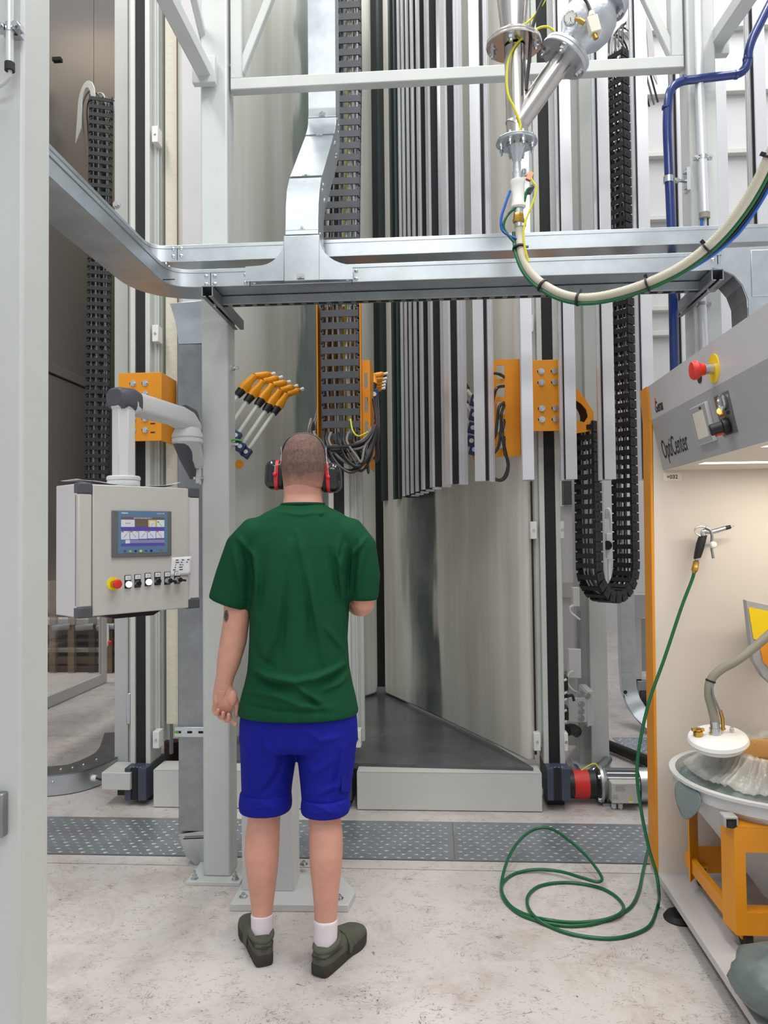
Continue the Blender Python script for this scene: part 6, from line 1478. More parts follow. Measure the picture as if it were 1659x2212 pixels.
# lid with fittings and suction hose
ld_c = aty(1551, 1600, LY); ldn = Vector((-.10, -.20, 1)).normalized()
ld = thing('suction_lid', 'round white plastic disc with brass fittings tilted on the plastic liner', 'hose_lid', ld_c)
MB().lathe(ld_c-ldn*.02, ldn, [(.085, 0), (.088, .012), (.098, .016), (.102, .022), (.098, .034), (.085, .042), (.02, .045)], 40).build('disc', 'plastic_white', ld)
def lp_(px, py, h=0): return aty(px, py, LY)+ldn*h
for px, py in ((1508, 1583), (1546, 1592)):
    c_ = lp_(px, py); k = MB().cyl(c_-ldn*.01, c_+ldn*.008, .017, n=8); k.cyl(c_+ldn*.008, c_+ldn*.016, .012, n=12); k.obox(c_+ldn*.012, Vector((.021, 0, 0)), Vector((0, .006, 0)), ldn*.005); k.build('brass_fitting', 'brass', ld)
k = MB().cyl(lp_(1546, 1588), lp_(1545, 1572), .0205, n=16); k.cyl(lp_(1545, 1572), lp_(1544, 1558), .0165, n=16); k.build('hose_socket', 'bolt', ld)
k = MB().cyl(lp_(1559, 1578), lp_(1567, 1573), .004, n=8); k.tube([lp_(1562, 1576), lp_(1561, 1552), lp_(1556, 1535)], .0065, 8); k.build('brass_valve', 'brass', ld)
MB().bolt(lp_(1581, 1578), ldn, .006, .012).build('stud', 'bolt', ld)
sh = thing('suction_hose', 'grey powder hose bending from the white lid up to the yellow hopper', 'hose', aty(1545, 1560, LY))
MB().tube(spline([aty(1545, 1560, LY), aty(1538, 1530, LY), aty(1531, 1500, LY), aty(1535, 1470, LY), aty(1555, 1448, LY), aty(1590, 1428, LY), aty(1630, 1398, LY+.01), aty(1690, 1345, LY+.02)], 7), .0155, 14).build('hose', 'hose_grey', sh)
q = aty(1535, 1471, LY); d_ = (aty(1538, 1462, LY)-q).normalized(); MB().cyl(q-d_*.003, q+d_*.003, .0175, n=16).build('cable_tie', 'black', sh)
MB().tube(spline([aty(1538, 1475, LY-.01), aty(1540, 1500, LY-.02), aty(1548, 1520, LY-.02), aty(1556, 1538, LY-.01)], 5), .004, 8).build('thin_tube', 'zinc_dull', sh)
# dark refuse bag in the corner
bgc = Vector((aty(1706, 2110, 2.27).x, 2.27, 0))
bgo = thing('refuse_bag', 'dark grey green plastic bag lying on the cabinet floor at the lower right', 'bag', bgc+Zv*zb1)
b = MB(); nu, nv = 44, 26; vs = []
for j in range(nv+1):
    t_ = math.pi*j/nv
    for i in range(nu):
        a = 2*math.pi*i/nu; d = Vector((math.sin(t_)*math.cos(a), math.sin(t_)*math.sin(a), -math.cos(t_)))
        k_ = 1+.10*noise3(d, 2.1)+.07*abs(noise3(d+Vector((3, 1, 0)), 5))-.05*abs(noise3(d+Vector((1, 7, 0)), 9))
        p = Vector((d.x*.155*k_, d.y*.15*k_, (d.z*.5+.5)*.17*k_)); p.z = max(.002, p.z-.008); vs.append(bgc+Zv*zb1+p)
b.add(vs, [(j*nu+i, j*nu+(i+1) % nu, (j+1)*nu+(i+1) % nu, (j+1)*nu+i) for j in range(nv) for i in range(nu)])
b.build('body', 'bag_dark', bgo, ang=70)
# ================================================================ THE WORKER
PYc = 2.70
def blob(b, voxel, smooth=6, factor=.5):
    """union of closed lofts into one continuous skin; returns a mesh in world coordinates"""
    me = b.mesh('tmp_body', (0, 0, 0), None, smooth=False)
    o = bpy.data.objects.new('tmp_body', me); COL.objects.link(o)
    r = o.modifiers.new('r', 'REMESH'); r.mode = 'VOXEL'; r.voxel_size = voxel; r.adaptivity = 0
    s = o.modifiers.new('s', 'SMOOTH'); s.iterations = smooth; s.factor = factor
    bpy.context.view_layer.update()
    m2 = bpy.data.meshes.new_from_object(o.evaluated_get(bpy.context.evaluated_depsgraph_get()))
    bpy.data.objects.remove(o); bpy.data.meshes.remove(me); return m2
def place(me, name, material, parent, label=None):
    me.transform(Matrix.Translation(-ORIG[parent.name])); me.name = name; me.materials.clear(); me.materials.append(M[material])
    me.polygons.foreach_set('use_smooth', [True]*len(me.polygons)); me.update()
    ob = bpy.data.objects.new(name, me); COL.objects.link(ob); ob.parent = parent; ORIG[ob.name] = ORIG[parent.name]
    if label: ob['label'] = label
    return ob
def coords(me): a = np.empty(len(me.vertices)*3); me.vertices.foreach_get('co', a); return a.reshape(-1, 3)
def setco(me, a): me.vertices.foreach_set('co', a.ravel()); me.update()
CRn = np.array(CAM_R)
def project(a):
    v = (a-np.array([0, 0, CAM_H])) @ CRn; return 829.5-FPX*v[:, 0]/v[:, 2], 1106+FPX*v[:, 1]/v[:, 2]
def ring(cx, y, hw, d, yo=0., e=2.2, Yc=PYc):
    p = aty(cx, y, Yc+yo); q = aty(cx+hw, y, Yc+yo); return (p, Vector((q.x-p.x, 0, 0)), Vector((0, d, 0)), e)
def limb(pts, e=2.):
    """pts: (px, py, Y, half width px, half depth m): rings square to the limb"""
    P = [aty(p[0], p[1], p[2]) for p in pts]; out = []
    for i, p in enumerate(pts):
        d = (P[min(i+1, len(P)-1)]-P[max(i-1, 0)]).normalized(); yv = Vector((0, 1, 0)); a = d.cross(yv).normalized(); bb = a.cross(d).normalized()
        out.append((P[i], a*(p[3]*p[2]/FPX), bb*p[4], e))
    return out
def folds(a, px, py, lines, back_y, gain=1.2):
    disp = np.zeros(len(a))
    for pts, wd, amp in lines:
        d = np.full(len(a), 1e9); tt = np.zeros(len(a)); n = len(pts)-1
        for i in range(n):
            (x0, y0), (x1, y1) = pts[i], pts[i+1]; L2 = (x1-x0)**2+(y1-y0)**2; t = np.clip(((px-x0)*(x1-x0)+(py-y0)*(y1-y0))/L2, 0, 1)
            q = np.hypot(px-x0-t*(x1-x0), py-y0-t*(y1-y0)); better = q < d; d = np.where(better, q, d); tt = np.where(better, (i+t)/n, tt)
        disp += gain*amp*np.exp(-(d/(wd*.85))**2)*np.sin(np.pi*np.clip(tt*.9+.05, 0, 1))**.7
    m_ = np.clip((back_y-a[:, 1])/.03, 0, 1)
    return disp*m_
wk = thing('person', 'man seen from behind in a green T-shirt, blue shorts and red-black ear muffs', 'person', (aty(640, 1600, PYc).x, 2.68, 0))
b = MB()
# head, jaw, neck
b.loft([ring(657, 940.5, 12, .032, .004), ring(657, 946, 25.5, .06, .004), ring(657, 957, 36.5, .08, .004), ring(657, 977, 44.5, .095, .006), ring(656.5, 1003, 47.5, .101, .008), ring(656, 1028, 45.5, .095, .012), ring(655.5, 1050, 42.5, .078, .012), ring(655, 1070, 41, .064, .008), ring(655, 1088, 43, .066, .002), ring(654, 1104, 58, .072, 0), ring(653, 1120, 82, .075, 0)])
b.loft([ring(656, 1000, 38, .05, .05), ring(656, 1035, 37, .052, .058), ring(656, 1062, 33, .05, .062), ring(656, 1078, 26, .042, .066), ring(656, 1090, 16, .025, .07)])
b.ball(aty(656, 1030, PYc+.118), .016, .022, .026, 12, 8); b.ball(aty(656, 1014, PYc+.108), .010, .016, .03, 10, 8)
b.ball(aty(656, 1058, PYc+.108), .024, .012, .009, 12, 8)
for s_ in (-1, 1):
    b.ball(aty(656+s_*18, 1006, PYc+.100), .024, .012, .010, 10, 8); b.ball(aty(656+s_*50, 1026, PYc+.015), .009, .02, .033, 10, 8)
# trunk
b.loft([ring(653, 1112, 88, .072), ring(652, 1135, 104, .090), ring(652, 1180, 116, .105), ring(650, 1260, 108, .112), ring(647, 1350, 98, .108), ring(645, 1430, 98, .108), ring(645, 1500, 106, .115), ring(645, 1560, 116, .12), ring(645, 1612, 112, .11)], 32)
# left arm with open hand
b.loft(limb([(560, 1162, 2.70, 28, .05), (535, 1172, 2.70, 31, .054), (522, 1230, 2.695, 32, .052), (513, 1300, 2.69, 29, .046), (510, 1345, 2.685, 28.5, .045), (504, 1385, 2.68, 29, .045), (494, 1430, 2.675, 25.5, .040), (487.5, 1458, 2.67, 20.6, .0325), (484.5, 1470, 2.669, 18.6, .028), (483, 1480, 2.668, 15.5, .021), (482.5, 1488, 2.668, 10, .012)]), 24)
def finger(bb, pts, r0=.0088, r1=.0070): bb.tube(spline([aty(*p) for p in pts], 5), list(np.linspace(r0, r1, (len(pts)-1)*5+1)), 12); bb.ball(aty(*pts[-1]), r1*1.02, nu=12, nv=8)
hb2 = MB()
hb2.loft(limb([(491.5, 1440, 2.673, 21, .033), (487.5, 1458, 2.670, 20.4, .0322), (484, 1472, 2.669, 19.6, .0285), (482.5, 1481, 2.668, 19.8, .026), (482.5, 1490, 2.667, 22.5, .022), (485.5, 1504, 2.671, 26.5, .0185), (484.5, 1518, 2.674, 26.5, .017), (481, 1530, 2.677, 22, .015), (480, 1537, 2.680, 19, .010)]), 28)
hb2.ball(aty(502, 1508, 2.664), .0185, .0155, .029, 16, 12); hb2.ball(aty(468, 1510, 2.664), .012, .012, .028, 14, 10)
finger(hb2, [(466, 1518, 2.680), (462, 1532, 2.684), (465, 1541, 2.670), (469.5, 1541, 2.652), (471, 1534, 2.643)], .0082, .0064)
finger(hb2, [(475, 1524, 2.682), (472.5, 1542, 2.686), (477, 1550, 2.670), (481.5, 1548, 2.650), (482, 1540, 2.642)])
finger(hb2, [(484.5, 1528, 2.683), (484.5, 1549, 2.687), (489.5, 1556.5, 2.671), (494, 1553, 2.650), (494, 1544, 2.643)], .0090, .0071)
finger(hb2, [(494, 1526, 2.683), (496, 1547, 2.686), (501, 1558, 2.674), (506.5, 1563.5, 2.658), (509, 1565, 2.647)], .0088, .0066)
finger(hb2, [(500, 1498, 2.668), (509, 1512, 2.670), (512, 1527, 2.674), (510.5, 1545, 2.676)], .0120, .0078)
# right arm, forearm reaching forward
b.loft(limb([(746, 1162, 2.70, 28, .05), (768, 1172, 2.70, 30, .054), (782, 1230, 2.70, 31, .05), (785, 1285, 2.70, 26, .046), (784, 1308, 2.705, 22, .042), (781, 1318, 2.72, 15, .034)]), 24)
F = [(aty(784, 1304, 2.70), .042), (aty(775, 1306, 2.80), .042), (aty(762, 1300, 2.90), .035), (aty(750, 1292, 2.975), .027), (aty(744, 1286, 3.02), .024), (aty(738, 1280, 3.07), .022)]
b.tube([p for p, r in F], [r for p, r in F], 18)
h0 = F[-1][0]; b.ball(h0, .034, .045, .024, 14, 10)
for k, dx in enumerate((-.028, -.010, .009, .027)):
    q = h0+Vector((dx, .03, 0)); b.tube(spline([q, q+Vector((0, .035, .004)), q+Vector((0, .058, -.012)), q+Vector((-.002, .054, -.034))], 4), list(np.linspace(.0092, .0072, 13)), 10)
q = h0+Vector((-.03, .0, 0)); b.tube(spline([q, q+Vector((-.022, .02, .006)), q+Vector((-.022, .05, .0))], 4), list(np.linspace(.011, .0085, 9)), 10)
# legs
LL = [(592, 1590, 2.70, 58, .088), (583, 1650, 2.70, 52, .085), (574, 1715, 2.695, 42, .07), (571, 1750, 2.69, 36.5, .06), (570, 1775, 2.688, 35, .057), (567, 1805, 2.685, 37, .062), (565.5, 1845, 2.682, 37, .064), (566, 1885, 2.682, 33.5, .056), (566.5, 1925, 2.682, 28, .045), (566.5, 1955, 2.68, 24, .038), (566.5, 1990, 2.678, 22, .036), (566, 2025, 2.675, 22, .038)]
LR = [(698, 1590, 2.70, 58, .088), (702, 1650, 2.69, 52, .085), (703, 1715, 2.67, 42, .07), (702, 1750, 2.655, 36.5, .06), (702, 1775, 2.65, 34.5, .057), (704, 1805, 2.64, 36.5, .062), (704.5, 1845, 2.632, 36, .064), (704, 1885, 2.628, 33, .056), (704, 1925, 2.622, 28.5, .046), (704, 1955, 2.62, 26, .04), (703.5, 1990, 2.618, 24, .037), (703, 2040, 2.615, 24, .04)]
# centres sit slightly behind the calf bulge
b.loft(limb(LL), 24); b.loft(limb(LR), 24)
body = blob(b, .0052, 5)
hm = blob(hb2, .0017, 9)
def joined(m1, m2):
    """two meshes as one continuous figure mesh"""
    import bmesh
    bm = bmesh.new(); bm.from_mesh(m1); bm.from_mesh(m2); out = bpy.data.meshes.new('body'); bm.to_mesh(out); bm.free(); return out
HANDM = hm
# skin: warm tone, redder forearms, tattoo patch above the left elbow
def skin_material():
    m = mat('skin', (207, 152, 134), .48, noise=(9, .10), sss=.06, bump=(160, .08)); nt = m.node_tree; L = nt.links; bs = nt.nodes['Principled BSDF']
    src = bs.inputs['Base Color'].links[0].from_socket
    tc = nt.nodes.new('ShaderNodeTexCoord')
    c = aty(487, 1331, 2.645)-ORIG[wk.name]
    sub = nt.nodes.new('ShaderNodeVectorMath'); sub.operation = 'SUBTRACT'; sub.inputs[1].default_value = c; L.new(tc.outputs['Object'], sub.inputs[0])
    scl = nt.nodes.new('ShaderNodeVectorMath'); scl.operation = 'MULTIPLY'; scl.inputs[1].default_value = (1/.0115, 1/.045, 1/.021); L.new(sub.outputs[0], scl.inputs[0])
    ln_ = nt.nodes.new('ShaderNodeVectorMath'); ln_.operation = 'LENGTH'; L.new(scl.outputs[0], ln_.inputs[0])
    n = nt.nodes.new('ShaderNodeTexNoise'); n.inputs['Scale'].default_value = 140; L.new(tc.outputs['Object'], n.inputs['Vector'])
    ad = nt.nodes.new('ShaderNodeMath'); ad.operation = 'ADD'; L.new(ln_.outputs['Value'], ad.inputs[0]); L.new(n.outputs['Fac'], ad.inputs[1])
    rp = nt.nodes.new('ShaderNodeValToRGB'); rp.color_ramp.elements[0].position = .62; rp.color_ramp.elements[0].color = (1, 1, 1, 1); rp.color_ramp.elements[1].position = .80; rp.color_ramp.elements[1].color = (0, 0, 0, 1)
    dv_ = nt.nodes.new('ShaderNodeMath'); dv_.operation = 'MULTIPLY'; dv_.inputs[1].default_value = .5; L.new(ad.outputs[0], dv_.inputs[0]); L.new(dv_.outputs[0], rp.inputs[0])
    mx = nt.nodes.new('ShaderNodeMix'); mx.data_type = 'RGBA'; L.new(rp.outputs[0], mx.inputs[0]); L.new(src, mx.inputs[6]); mx.inputs[7].default_value = srgb(70, 66, 68)
    L.new(mx.outputs[2], bs.inputs['Base Color'])
skin_material()
ah = coords(HANDM); hx, hy = project(ah)
ah[:, 1] -= folds(ah, hx, hy, [([(493, 1488), (487, 1500), (481, 1512), (477, 1522)], 2.2, -.0030), ([(488, 1498), (488, 1510), (490, 1518)], 1.6, -.0018), ([(466, 1523), (473, 1523), (480, 1519)], 1.8, -.0022), ([(463, 1489), (480, 1492), (497, 1489)], 1.8, -.0012), ([(472, 1495), (466, 1510), (464, 1520)], 4, .0015)], 2.672)
setco(HANDM, ah)
place(joined(body, HANDM), 'body', 'skin', wk)
# hair: cropped cap fading into the nape
def hair_material():
    m = mat('hair', (112, 86, 78), .75, noise=(120, .35, (1, 1, .5)), bump=(320, .5, (1, 1, .4))); nt = m.node_tree; L = nt.links; bs = nt.nodes['Principled BSDF']
    src = bs.inputs['Base Color'].links[0].from_socket; tc = nt.nodes.new('ShaderNodeTexCoord'); sp = nt.nodes.new('ShaderNodeSeparateXYZ'); L.new(tc.outputs['Object'], sp.inputs[0])
    n = nt.nodes.new('ShaderNodeTexNoise'); n.inputs['Scale'].default_value = 26; n.inputs['Detail'].default_value = 6; L.new(tc.outputs['Object'], n.inputs['Vector'])
    k = nt.nodes.new('ShaderNodeMath'); k.operation = 'MULTIPLY_ADD'; k.inputs[1].default_value = .05; L.new(n.outputs['Fac'], k.inputs[0]); L.new(sp.outputs[2], k.inputs[2])
    mr = nt.nodes.new('ShaderNodeMapRange'); z1 = wz(656, 1046, PYc); mr.inputs[1].default_value = z1+.018; mr.inputs[2].default_value = z1+.062; L.new(k.outputs[0], mr.inputs[0])
    mx = nt.nodes.new('ShaderNodeMix'); mx.data_type = 'RGBA'; L.new(mr.outputs[0], mx.inputs[0]); mx.inputs[6].default_value = srgb(196, 146, 130); L.new(src, mx.inputs[7]); L.new(mx.outputs[2], bs.inputs['Base Color'])
hair_material()
hb_ = MB().loft([ring(657, 938.5, 13, .034, .002), ring(657, 944.5, 27, .062, .001), ring(657, 956, 37.6, .079, -.002), ring(657, 976, 45.4, .089, -.004), ring(656.5, 1003, 48.2, .084, -.012), ring(656, 1028, 46.1, .072, -.014), ring(655.7, 1040, 44.2, .064, -.013), ring(655.5, 1049, 42.4, .055, -.0115), ring(655.4, 1055, 40.5, .046, -.011)], 36)
place(blob(hb_, .005, 4), 'hair', 'hair', wk, 'cropped brown hair')
for s_ in (-1, 1):
    MB().ball(aty(656+s_*18.5, 1012, PYc+.098), .0115, nu=12, nv=8).build('eye', 'plastic_white', wk)
    MB().ball(aty(656+s_*18.5, 1012, PYc+.1065), .0055, .004, .0055, 10, 8).build('iris', 'brown', wk)
# ---------------------------------------------------------------- T-shirt
b = MB()
b.loft([ring(654, 1089, 45, .064, .0), ring(653, 1096, 57, .072), ring(653, 1106, 80, .084), ring(653, 1119, 99, .096), ring(653, 1140, 112, .110), ring(653, 1180, 120, .125), ring(652, 1235, 115, .134), ring(648, 1300, 107, .135), ring(645, 1380, 105.5, .133), ring(645.5, 1440, 109, .134), ring(645, 1475, 116, .138), ring(644.5, 1505, 124, .143), ring(644.5, 1530, 129, .146), ring(644, 1542, 131, .147)], 48)
b.loft(limb([(582, 1150, 2.70, 38, .080), (553, 1154, 2.70, 39.5, .082), (530, 1182, 2.698, 43, .080), (511, 1245, 2.694, 46, .078), (497, 1296, 2.69, 47, .076), (494, 1305, 2.69, 47, .075)]), 32)
b.loft(limb([(725, 1150, 2.70, 38, .080), (753, 1154, 2.70, 39, .082), (774, 1182, 2.702, 40, .080), (785, 1245, 2.706, 37, .074), (785.5, 1288, 2.71, 32.5, .070), (785.5, 1296, 2.71, 32.5, .069)]), 32)
sm = blob(b, .0056, 24)
a = coords(sm); px, py = project(a)
shirt_lines = [
    ([(628, 1170), (614, 1260), (592, 1380), (560, 1450)], 10, .007), ([(644, 1150), (662, 1240), (686, 1340), (700, 1430)], 9, .007), ([(618, 1210), (612, 1330), (606, 1430)], 8, -.005),
    ([(655, 1200), (668, 1300), (672, 1420)], 9, -.005), ([(548, 1190), (556, 1260), (548, 1330)], 7, .007), ([(536, 1180), (545, 1240), (543, 1310)], 5, -.007), ([(575, 1180), (566, 1250), (560, 1330)], 9, -.004),
    ([(745, 1180), (736, 1240), (742, 1300)], 7, .007), ([(757, 1190), (752, 1240), (750, 1285)], 5, -.008), ([(712, 1190), (724, 1250), (735, 1310)], 8, -.005), ([(735, 1160), (728, 1200), (738, 1230)], 6, .005),
    ([(540, 1440), (580, 1462), (640, 1472), (690, 1462)], 8, .008), ([(545, 1458), (590, 1482), (640, 1490)], 7, -.007), ([(760, 1425), (720, 1448), (676, 1468)], 7, .009), ([(758, 1440), (725, 1462), (690, 1480)], 6, -.007),
    ([(762, 1450), (735, 1475), (700, 1490)], 6, .006), ([(640, 1478), (665, 1500), (700, 1520)], 7, .006), ([(530, 1490), (580, 1500), (640, 1512)], 8, .004), ([(660, 1500), (690, 1530)], 8, -.005), ([(590, 1500), (650, 1526), (720, 1530)], 7, .004),
    ([(520, 1520), (600, 1536), (700, 1540)], 5, -.003), ([(700, 1350), (735, 1390), (752, 1410)], 8, .005), ([(545, 1380), (560, 1420), (590, 1440)], 8, -.004), ([(505, 1190), (520, 1250), (530, 1300)], 8, .006), ([(520, 1170), (534, 1220), (538, 1280)], 6, -.006),
    ([(790, 1180), (778, 1230), (770, 1280)], 8, .005), ([(772, 1170), (766, 1230), (762, 1280)], 5, -.006), ([(590, 1104), (650, 1112), (715, 1103)], 5, .0025), ([(700, 1107), (690, 1112)], 4, .004), ([(512, 1158), (530, 1180), (548, 1200)], 6, .006), ([(795, 1158), (778, 1180), (760, 1200)], 6, .006)]
a[:, 1] -= folds(a, px, py, shirt_lines, PYc+.0, 2.5)
setco(sm, a)
def cloth(name, rgb, rough=.85, wob=.03):
    m = mat(name, rgb, rough, noise=(7, wob), bump=(520, .10)); m.node_tree.nodes['Principled BSDF'].inputs['Specular IOR Level'].default_value = .18
cloth('shirt_green', (15, 72, 45)); cloth('shorts_blue', (22, 28, 140), .8); cloth('collar_green', (14, 68, 42)); cloth('sock_white', (222, 214, 220)); cloth('shoe_suede', (88, 90, 80), .9, .12); cloth('shoe_sole', (64, 62, 58), .8)
place(sm, 't_shirt', 'shirt_green', wk)
ts = wk
# neckband, sleeve and hem stitching
def hoop(r, k, n=40): c, A_, B_ = r[0], r[1], r[2]; return [c+A_*k*math.cos(2*math.pi*i/n)+B_*k*math.sin(2*math.pi*i/n) for i in range(n+1)]
r0 = ring(654, 1090, 44.5, .0655); MB().tube(hoop(r0, 1.0), .0062, 8).build('neckband', 'collar_green', wk)
# ---------------------------------------------------------------- shorts
b = MB()
b.loft([ring(645, 1470, 112, .118), ring(645, 1520, 122, .128), ring(645, 1560, 127, .132), ring(645, 1598, 128.5, .128), ring(645, 1612, 120, .115)], 40)
b.loft(limb([(588, 1570, 2.70, 62, .118), (582, 1600, 2.70, 64, .118), (579, 1650, 2.70, 58.5, .105), (576.5, 1690, 2.697, 55, .096), (575.5, 1728, 2.693, 52.5, .090)]), 32)
b.loft(limb([(702, 1570, 2.70, 62, .118), (706, 1600, 2.70, 65, .118), (705, 1650, 2.69, 61, .105), (703.5, 1690, 2.68, 55, .096), (702.5, 1730, 2.668, 50.5, .090)]), 32)
pm2 = blob(b, .0056, 5)
a = coords(pm2); px, py = project(a)
a[:, 1] -= folds(a, px, py, [([(560, 1570), (575, 1610), (610, 1660)], 9, .007), ([(600, 1590), (596, 1650), (560, 1712)], 8, .007), ([(615, 1640), (590, 1690), (552, 1722)], 7, -.007), ([(635, 1560), (628, 1640), (622, 1700)], 8, -.006), ([(660, 1570), (690, 1600), (740, 1590)], 8, .006),
     ([(655, 1640), (680, 1670), (720, 1640)], 9, .006), ([(745, 1610), (732, 1680), (722, 1728)], 6, .007), ([(735, 1625), (724, 1680), (712, 1726)], 5, -.007), ([(690, 1715), (720, 1700), (750, 1690)], 7, .006), ([(530, 1600), (545, 1660), (535, 1710)], 9, .005), ([(580, 1680), (600, 1720)], 6, .005)], PYc)
setco(pm2, a)
place(pm2, 'shorts', 'shorts_blue', wk)
for nm, cx, hw, Yk, ys in (('L', 573.8, 54.5, 2.69, (1716, 1722, 1740, 1752, 1757)), ('R', 703.5, 51.5, 2.662, (1727, 1733, 1746, 1757, 1761))):
    rr = []
    for y, k in zip(ys, (.965, 1.0, 1.03, 1.02, .985)): rr.append(ring(cx, y-9, hw*k, .094*k, Yk-PYc+.0, 2.2))
    b = MB().loft(rr, 40); m_ = blob(b, .005, 4); a = coords(m_); px, py = project(a)
    a[:, 1] -= folds(a, px, py, [([(cx-40, ys[0]+6), (cx, ys[0]+20), (cx+20, ys[0]+34)], 5, .004), ([(cx+15, ys[0]+4), (cx+35, ys[0]+26)], 5, -.004), ([(cx-30, ys[0]+30), (cx+30, ys[0]+24)], 5, .003)], Yk); setco(m_, a)
    place(m_, 'shorts_cuff', 'shorts_blue', wk)
# side pocket on the right leg
pp_ = [aty(738, 1617, 2.625), aty(760, 1615, 2.67), aty(757, 1710, 2.66), aty(737, 1712, 2.605)]
MB().prism(pp_, (.001, -.004, 0)).build('side_pocket', 'shorts_blue', wk, bev=.002)
# ---------------------------------------------------------------- socks and shoes
for nm, pts in (('L', [(566.5, 1972, 2.68, 24.8, .041), (566.5, 1990, 2.678, 24, .040), (566.5, 2015, 2.676, 24, .042), (566, 2040, 2.675, 25, .045)]), ('R', [(703.5, 1984, 2.618, 26.2, .042), (703.5, 2005, 2.616, 25.5, .041), (703, 2030, 2.615, 25.5, .043), (703, 2060, 2.613, 27, .047)])):
    place(blob(MB().loft(limb(pts), 28), .005, 3), 'sock', 'sock_white', wk)
def shoe(heel, toe, ank):
    h = Vector((*heel, 0)); t_ = Vector((*toe, 0)); d = (t_-h); L = d.length; d.normalize(); s = Vector((d.y, -d.x, 0)); up = Vector((0, 0, 1))
    # sole
    prof = [(.0, .016), (.014, .030), (.09, .034), (.16, .036), (.21, .045), (.25, .043), (.275, .033), (.292, .014)]
    k = L/.292
    out = [h+d*x*k+s*w_*1.04 for x, w_ in prof]+[h+d*x*k-s*w_*1.04 for x, w_ in reversed(prof)]
    out = spline(out+[out[0]], 4)[:-1]
    b = MB(); n = len(out); vs = []
    for z, sc in ((.0, .95), (.006, .985), (.030, 1.0), (.042, .985)):
        c = h+d*L*.5; vs += [c+(p-c)*sc+up*(z+(.004*max(0, ((p-h).dot(d)/L-.75)/.25))) for p in out]
    fs = [tuple(range(n-1, -1, -1)), tuple(range(3*n, 4*n))]
    for j in range(3): fs += [(j*n+i, j*n+(i+1) % n, (j+1)*n+(i+1) % n, (j+1)*n+i) for i in range(n)]
    b.add(vs, fs)
    sole = b.build('shoe_sole', 'shoe_sole', wk, bev=.003, recalc=True)
    # tread notches
    # upper: rings along the foot
    R_ = []
    for x, w_, z0, z1, in ((.002, .020, .022, .074), (.014, .031, .016, .090), (.05, .0355, .012, .094), (.09, .036, .012, .090), (.13, .038, .012, .098), (.17, .042, .012, .094), (.21, .046, .012, .082), (.25, .044, .012, .071), (.275, .033, .014, .060), (.290, .016, .02, .046)):
        R_.append((h+d*x*k+up*(z0+z1)/2, s*w_, up*(z1-z0)/2, 2.6))
    b2 = MB().loft(R_, 28); place(blob(b2, .0045, 4), 'shoe_upper', 'shoe_suede', wk)
    # ankle collar and strap
    c = h+d*.062*k; pts_ = [c+d*.052*math.cos(q)+s*.036*math.sin(q)+up*(.090+.010*math.cos(q)) for q in [2*math.pi*i/28 for i in range(29)]]
    MB().tube(pts_, .009, 10).build('shoe_collar', 'shoe_suede', wk)
    c = h+d*.135*k; pts_ = [c+s*.044*math.cos(q)+d*.012*math.cos(q)+up*(.030+.073*math.sin(q)) for q in [math.pi*i/16 for i in range(17)]]
    b3 = MB()
    for i in range(16): b3.bar(pts_[i], pts_[i+1]+(pts_[i+1]-pts_[i])*.15, .026, .004, (pts_[i]-c-up*.03))
    b3.build('shoe_strap', 'shoe_suede', wk)
    b4 = MB(); b4.tube([h+d*x*k+s*sg*w_*1.03+up*.064 for x, w_ in ((.10, .035), (.07, .0345), (.03, .032), (.008, .024)) for sg in (1,)]+[h-d*.004+up*.064]+[h+d*x*k-s*w_*1.03+up*.064 for x, w_ in ((.008, .024), (.03, .032), (.07, .0345), (.10, .035))], .003, 6)
    b4.build('heel_seam', 'shoe_sole', wk)
hl_ = atz(573, 2090, 0); tl_ = atz(536, 2006, .02)
shoe((hl_.x, hl_.y-.0), (hl_.x-.125, hl_.y+.262), None)
hr_ = atz(686, 2113, 0)
shoe((hr_.x, hr_.y), (hr_.x+.118, hr_.y+.262), None)
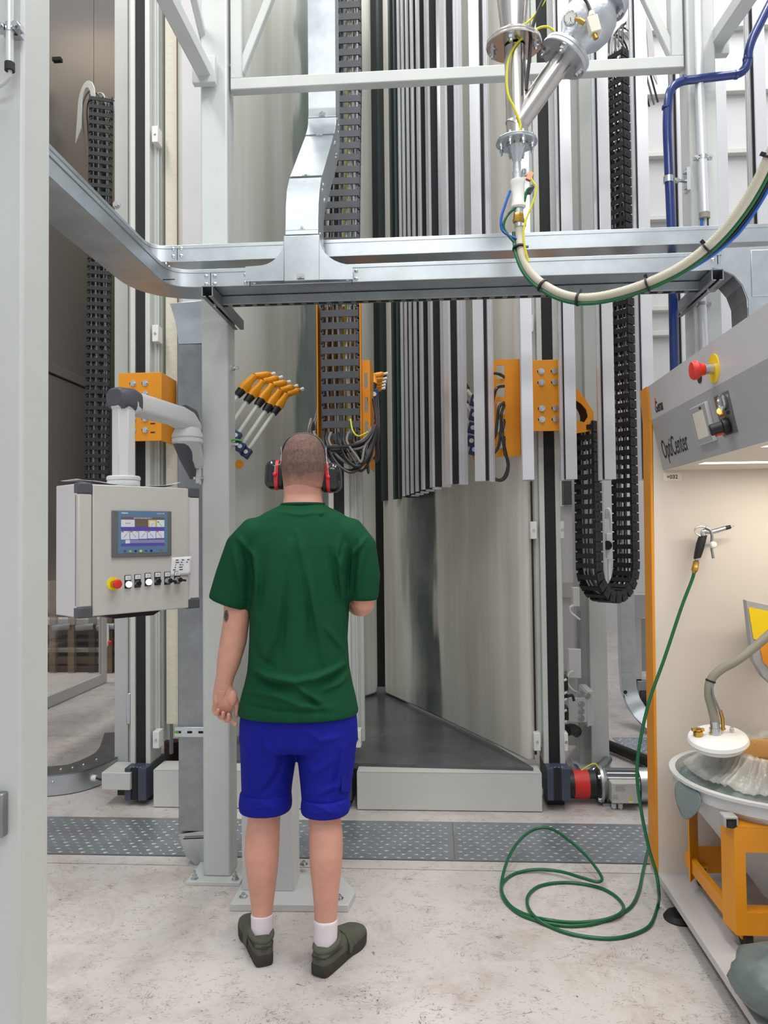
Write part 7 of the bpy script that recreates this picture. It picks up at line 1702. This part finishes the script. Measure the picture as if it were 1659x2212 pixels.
# ---------------------------------------------------------------- ear muffs
em = thing('ear_defenders', 'black ear muffs with red rings and a headband worn by the man', 'ear muffs', aty(656, 1020, PYc))
mat('muff_black', (18, 18, 20), .18, coat=.5); mat('muff_red', (206, 44, 56), .4)
for s_, cx, cy in ((-1, 594, 1026), (1, 717, 1032)):
    o = aty(cx, cy, PYc+.01); ax = Vector((s_*.985, -.06, -.10*s_*0+.06)).normalized(); upv = Vector((s_*.07, 0, 1)).normalized(); upv = (upv-ax*upv.dot(ax)).normalized(); fw = ax.cross(upv)
    inner = o-ax*.030
    MB().loft([(inner+ax*f, fw*.036*q, upv*.051*q, 2.6) for f, q in ((-.006, .85), (.0, 1.0), (.012, 1.0), (.016, .9))], 30).build('ear_cushion', 'black', em)
    MB().loft([(inner+ax*f, fw*.038*q, upv*.054*q, 2.8) for f, q in ((.014, .96), (.017, 1.0), (.026, 1.0), (.029, .96))], 30).build('red_ring', 'muff_red', em)
    MB().loft([(inner+ax*f, fw*.037*q, upv*.053*q, 3.0) for f, q in ((.026, 1.0), (.040, 1.02), (.054, .90), (.062, .72), (.065, .35))], 30).build('ear_cup', 'muff_black', em)
    w0 = inner+ax*.024-fw*(.040 if fw.y > 0 else -.040)*1.0
    q0 = inner+ax*.022+Vector((0, -.041, 0)); MB().ball(q0, .008, .006, .008, 12, 8).build('pivot_knob', 'muff_red', em)
    top = aty(656+s_*47.5, 968, PYc-.02)
    MB().tube(spline([q0+Vector((0, .004, 0)), q0+Vector((-s_*.002, .004, .03)), aty(656+s_*49.5, 1000, PYc-.03), top], 5), .0016, 8).build('wire_bow', 'bolt', em)
    MB().tube(spline([q0+Vector((0, .004, 0)), q0+Vector((s_*.002, .01, .03)), aty(656+s_*50.5, 1000, PYc+.0), aty(656+s_*48.5, 965, PYc+.01)], 5), .0016, 8).build('wire_bow', 'bolt', em)
hbp = [aty(656+s_, y, PYc+.0) for s_, y in ((-48, 982), (-44.5, 968), (-38, 955), (-28, 945), (-13, 938.5), (2, 936.5), (16, 938.5), (30, 945), (40, 955), (46, 968), (49.5, 984))]
MB().sweep(spline(hbp, 4), [(-.014, -.004), (.014, -.004), (.016, .0), (.014, .004), (-.014, .004), (-.016, 0)], (0, 1, 0)) if False else None
b = MB(); Hs = spline(hbp, 4)
prof_h = [(-.015, -.003), (.015, -.003), (.015, .003), (-.015, .003)]
vs = []; cen_ = aty(656, 985, PYc)
for p in Hs:
    n_ = (p-cen_); n_.y = 0; n_.normalize(); vs += [p+Vector((0, a_, 0))+n_*c_ for a_, c_ in prof_h]
N_ = len(Hs)
b.add(vs, [(i*4+k, (i+1)*4+k, (i+1)*4+(k+1) % 4, i*4+(k+1) % 4) for i in range(N_-1) for k in range(4)]+[(3, 2, 1, 0), tuple(range(4*N_-4, 4*N_))])
b.build('headband', 'cap_grey', em, bev=.002, recalc=True)
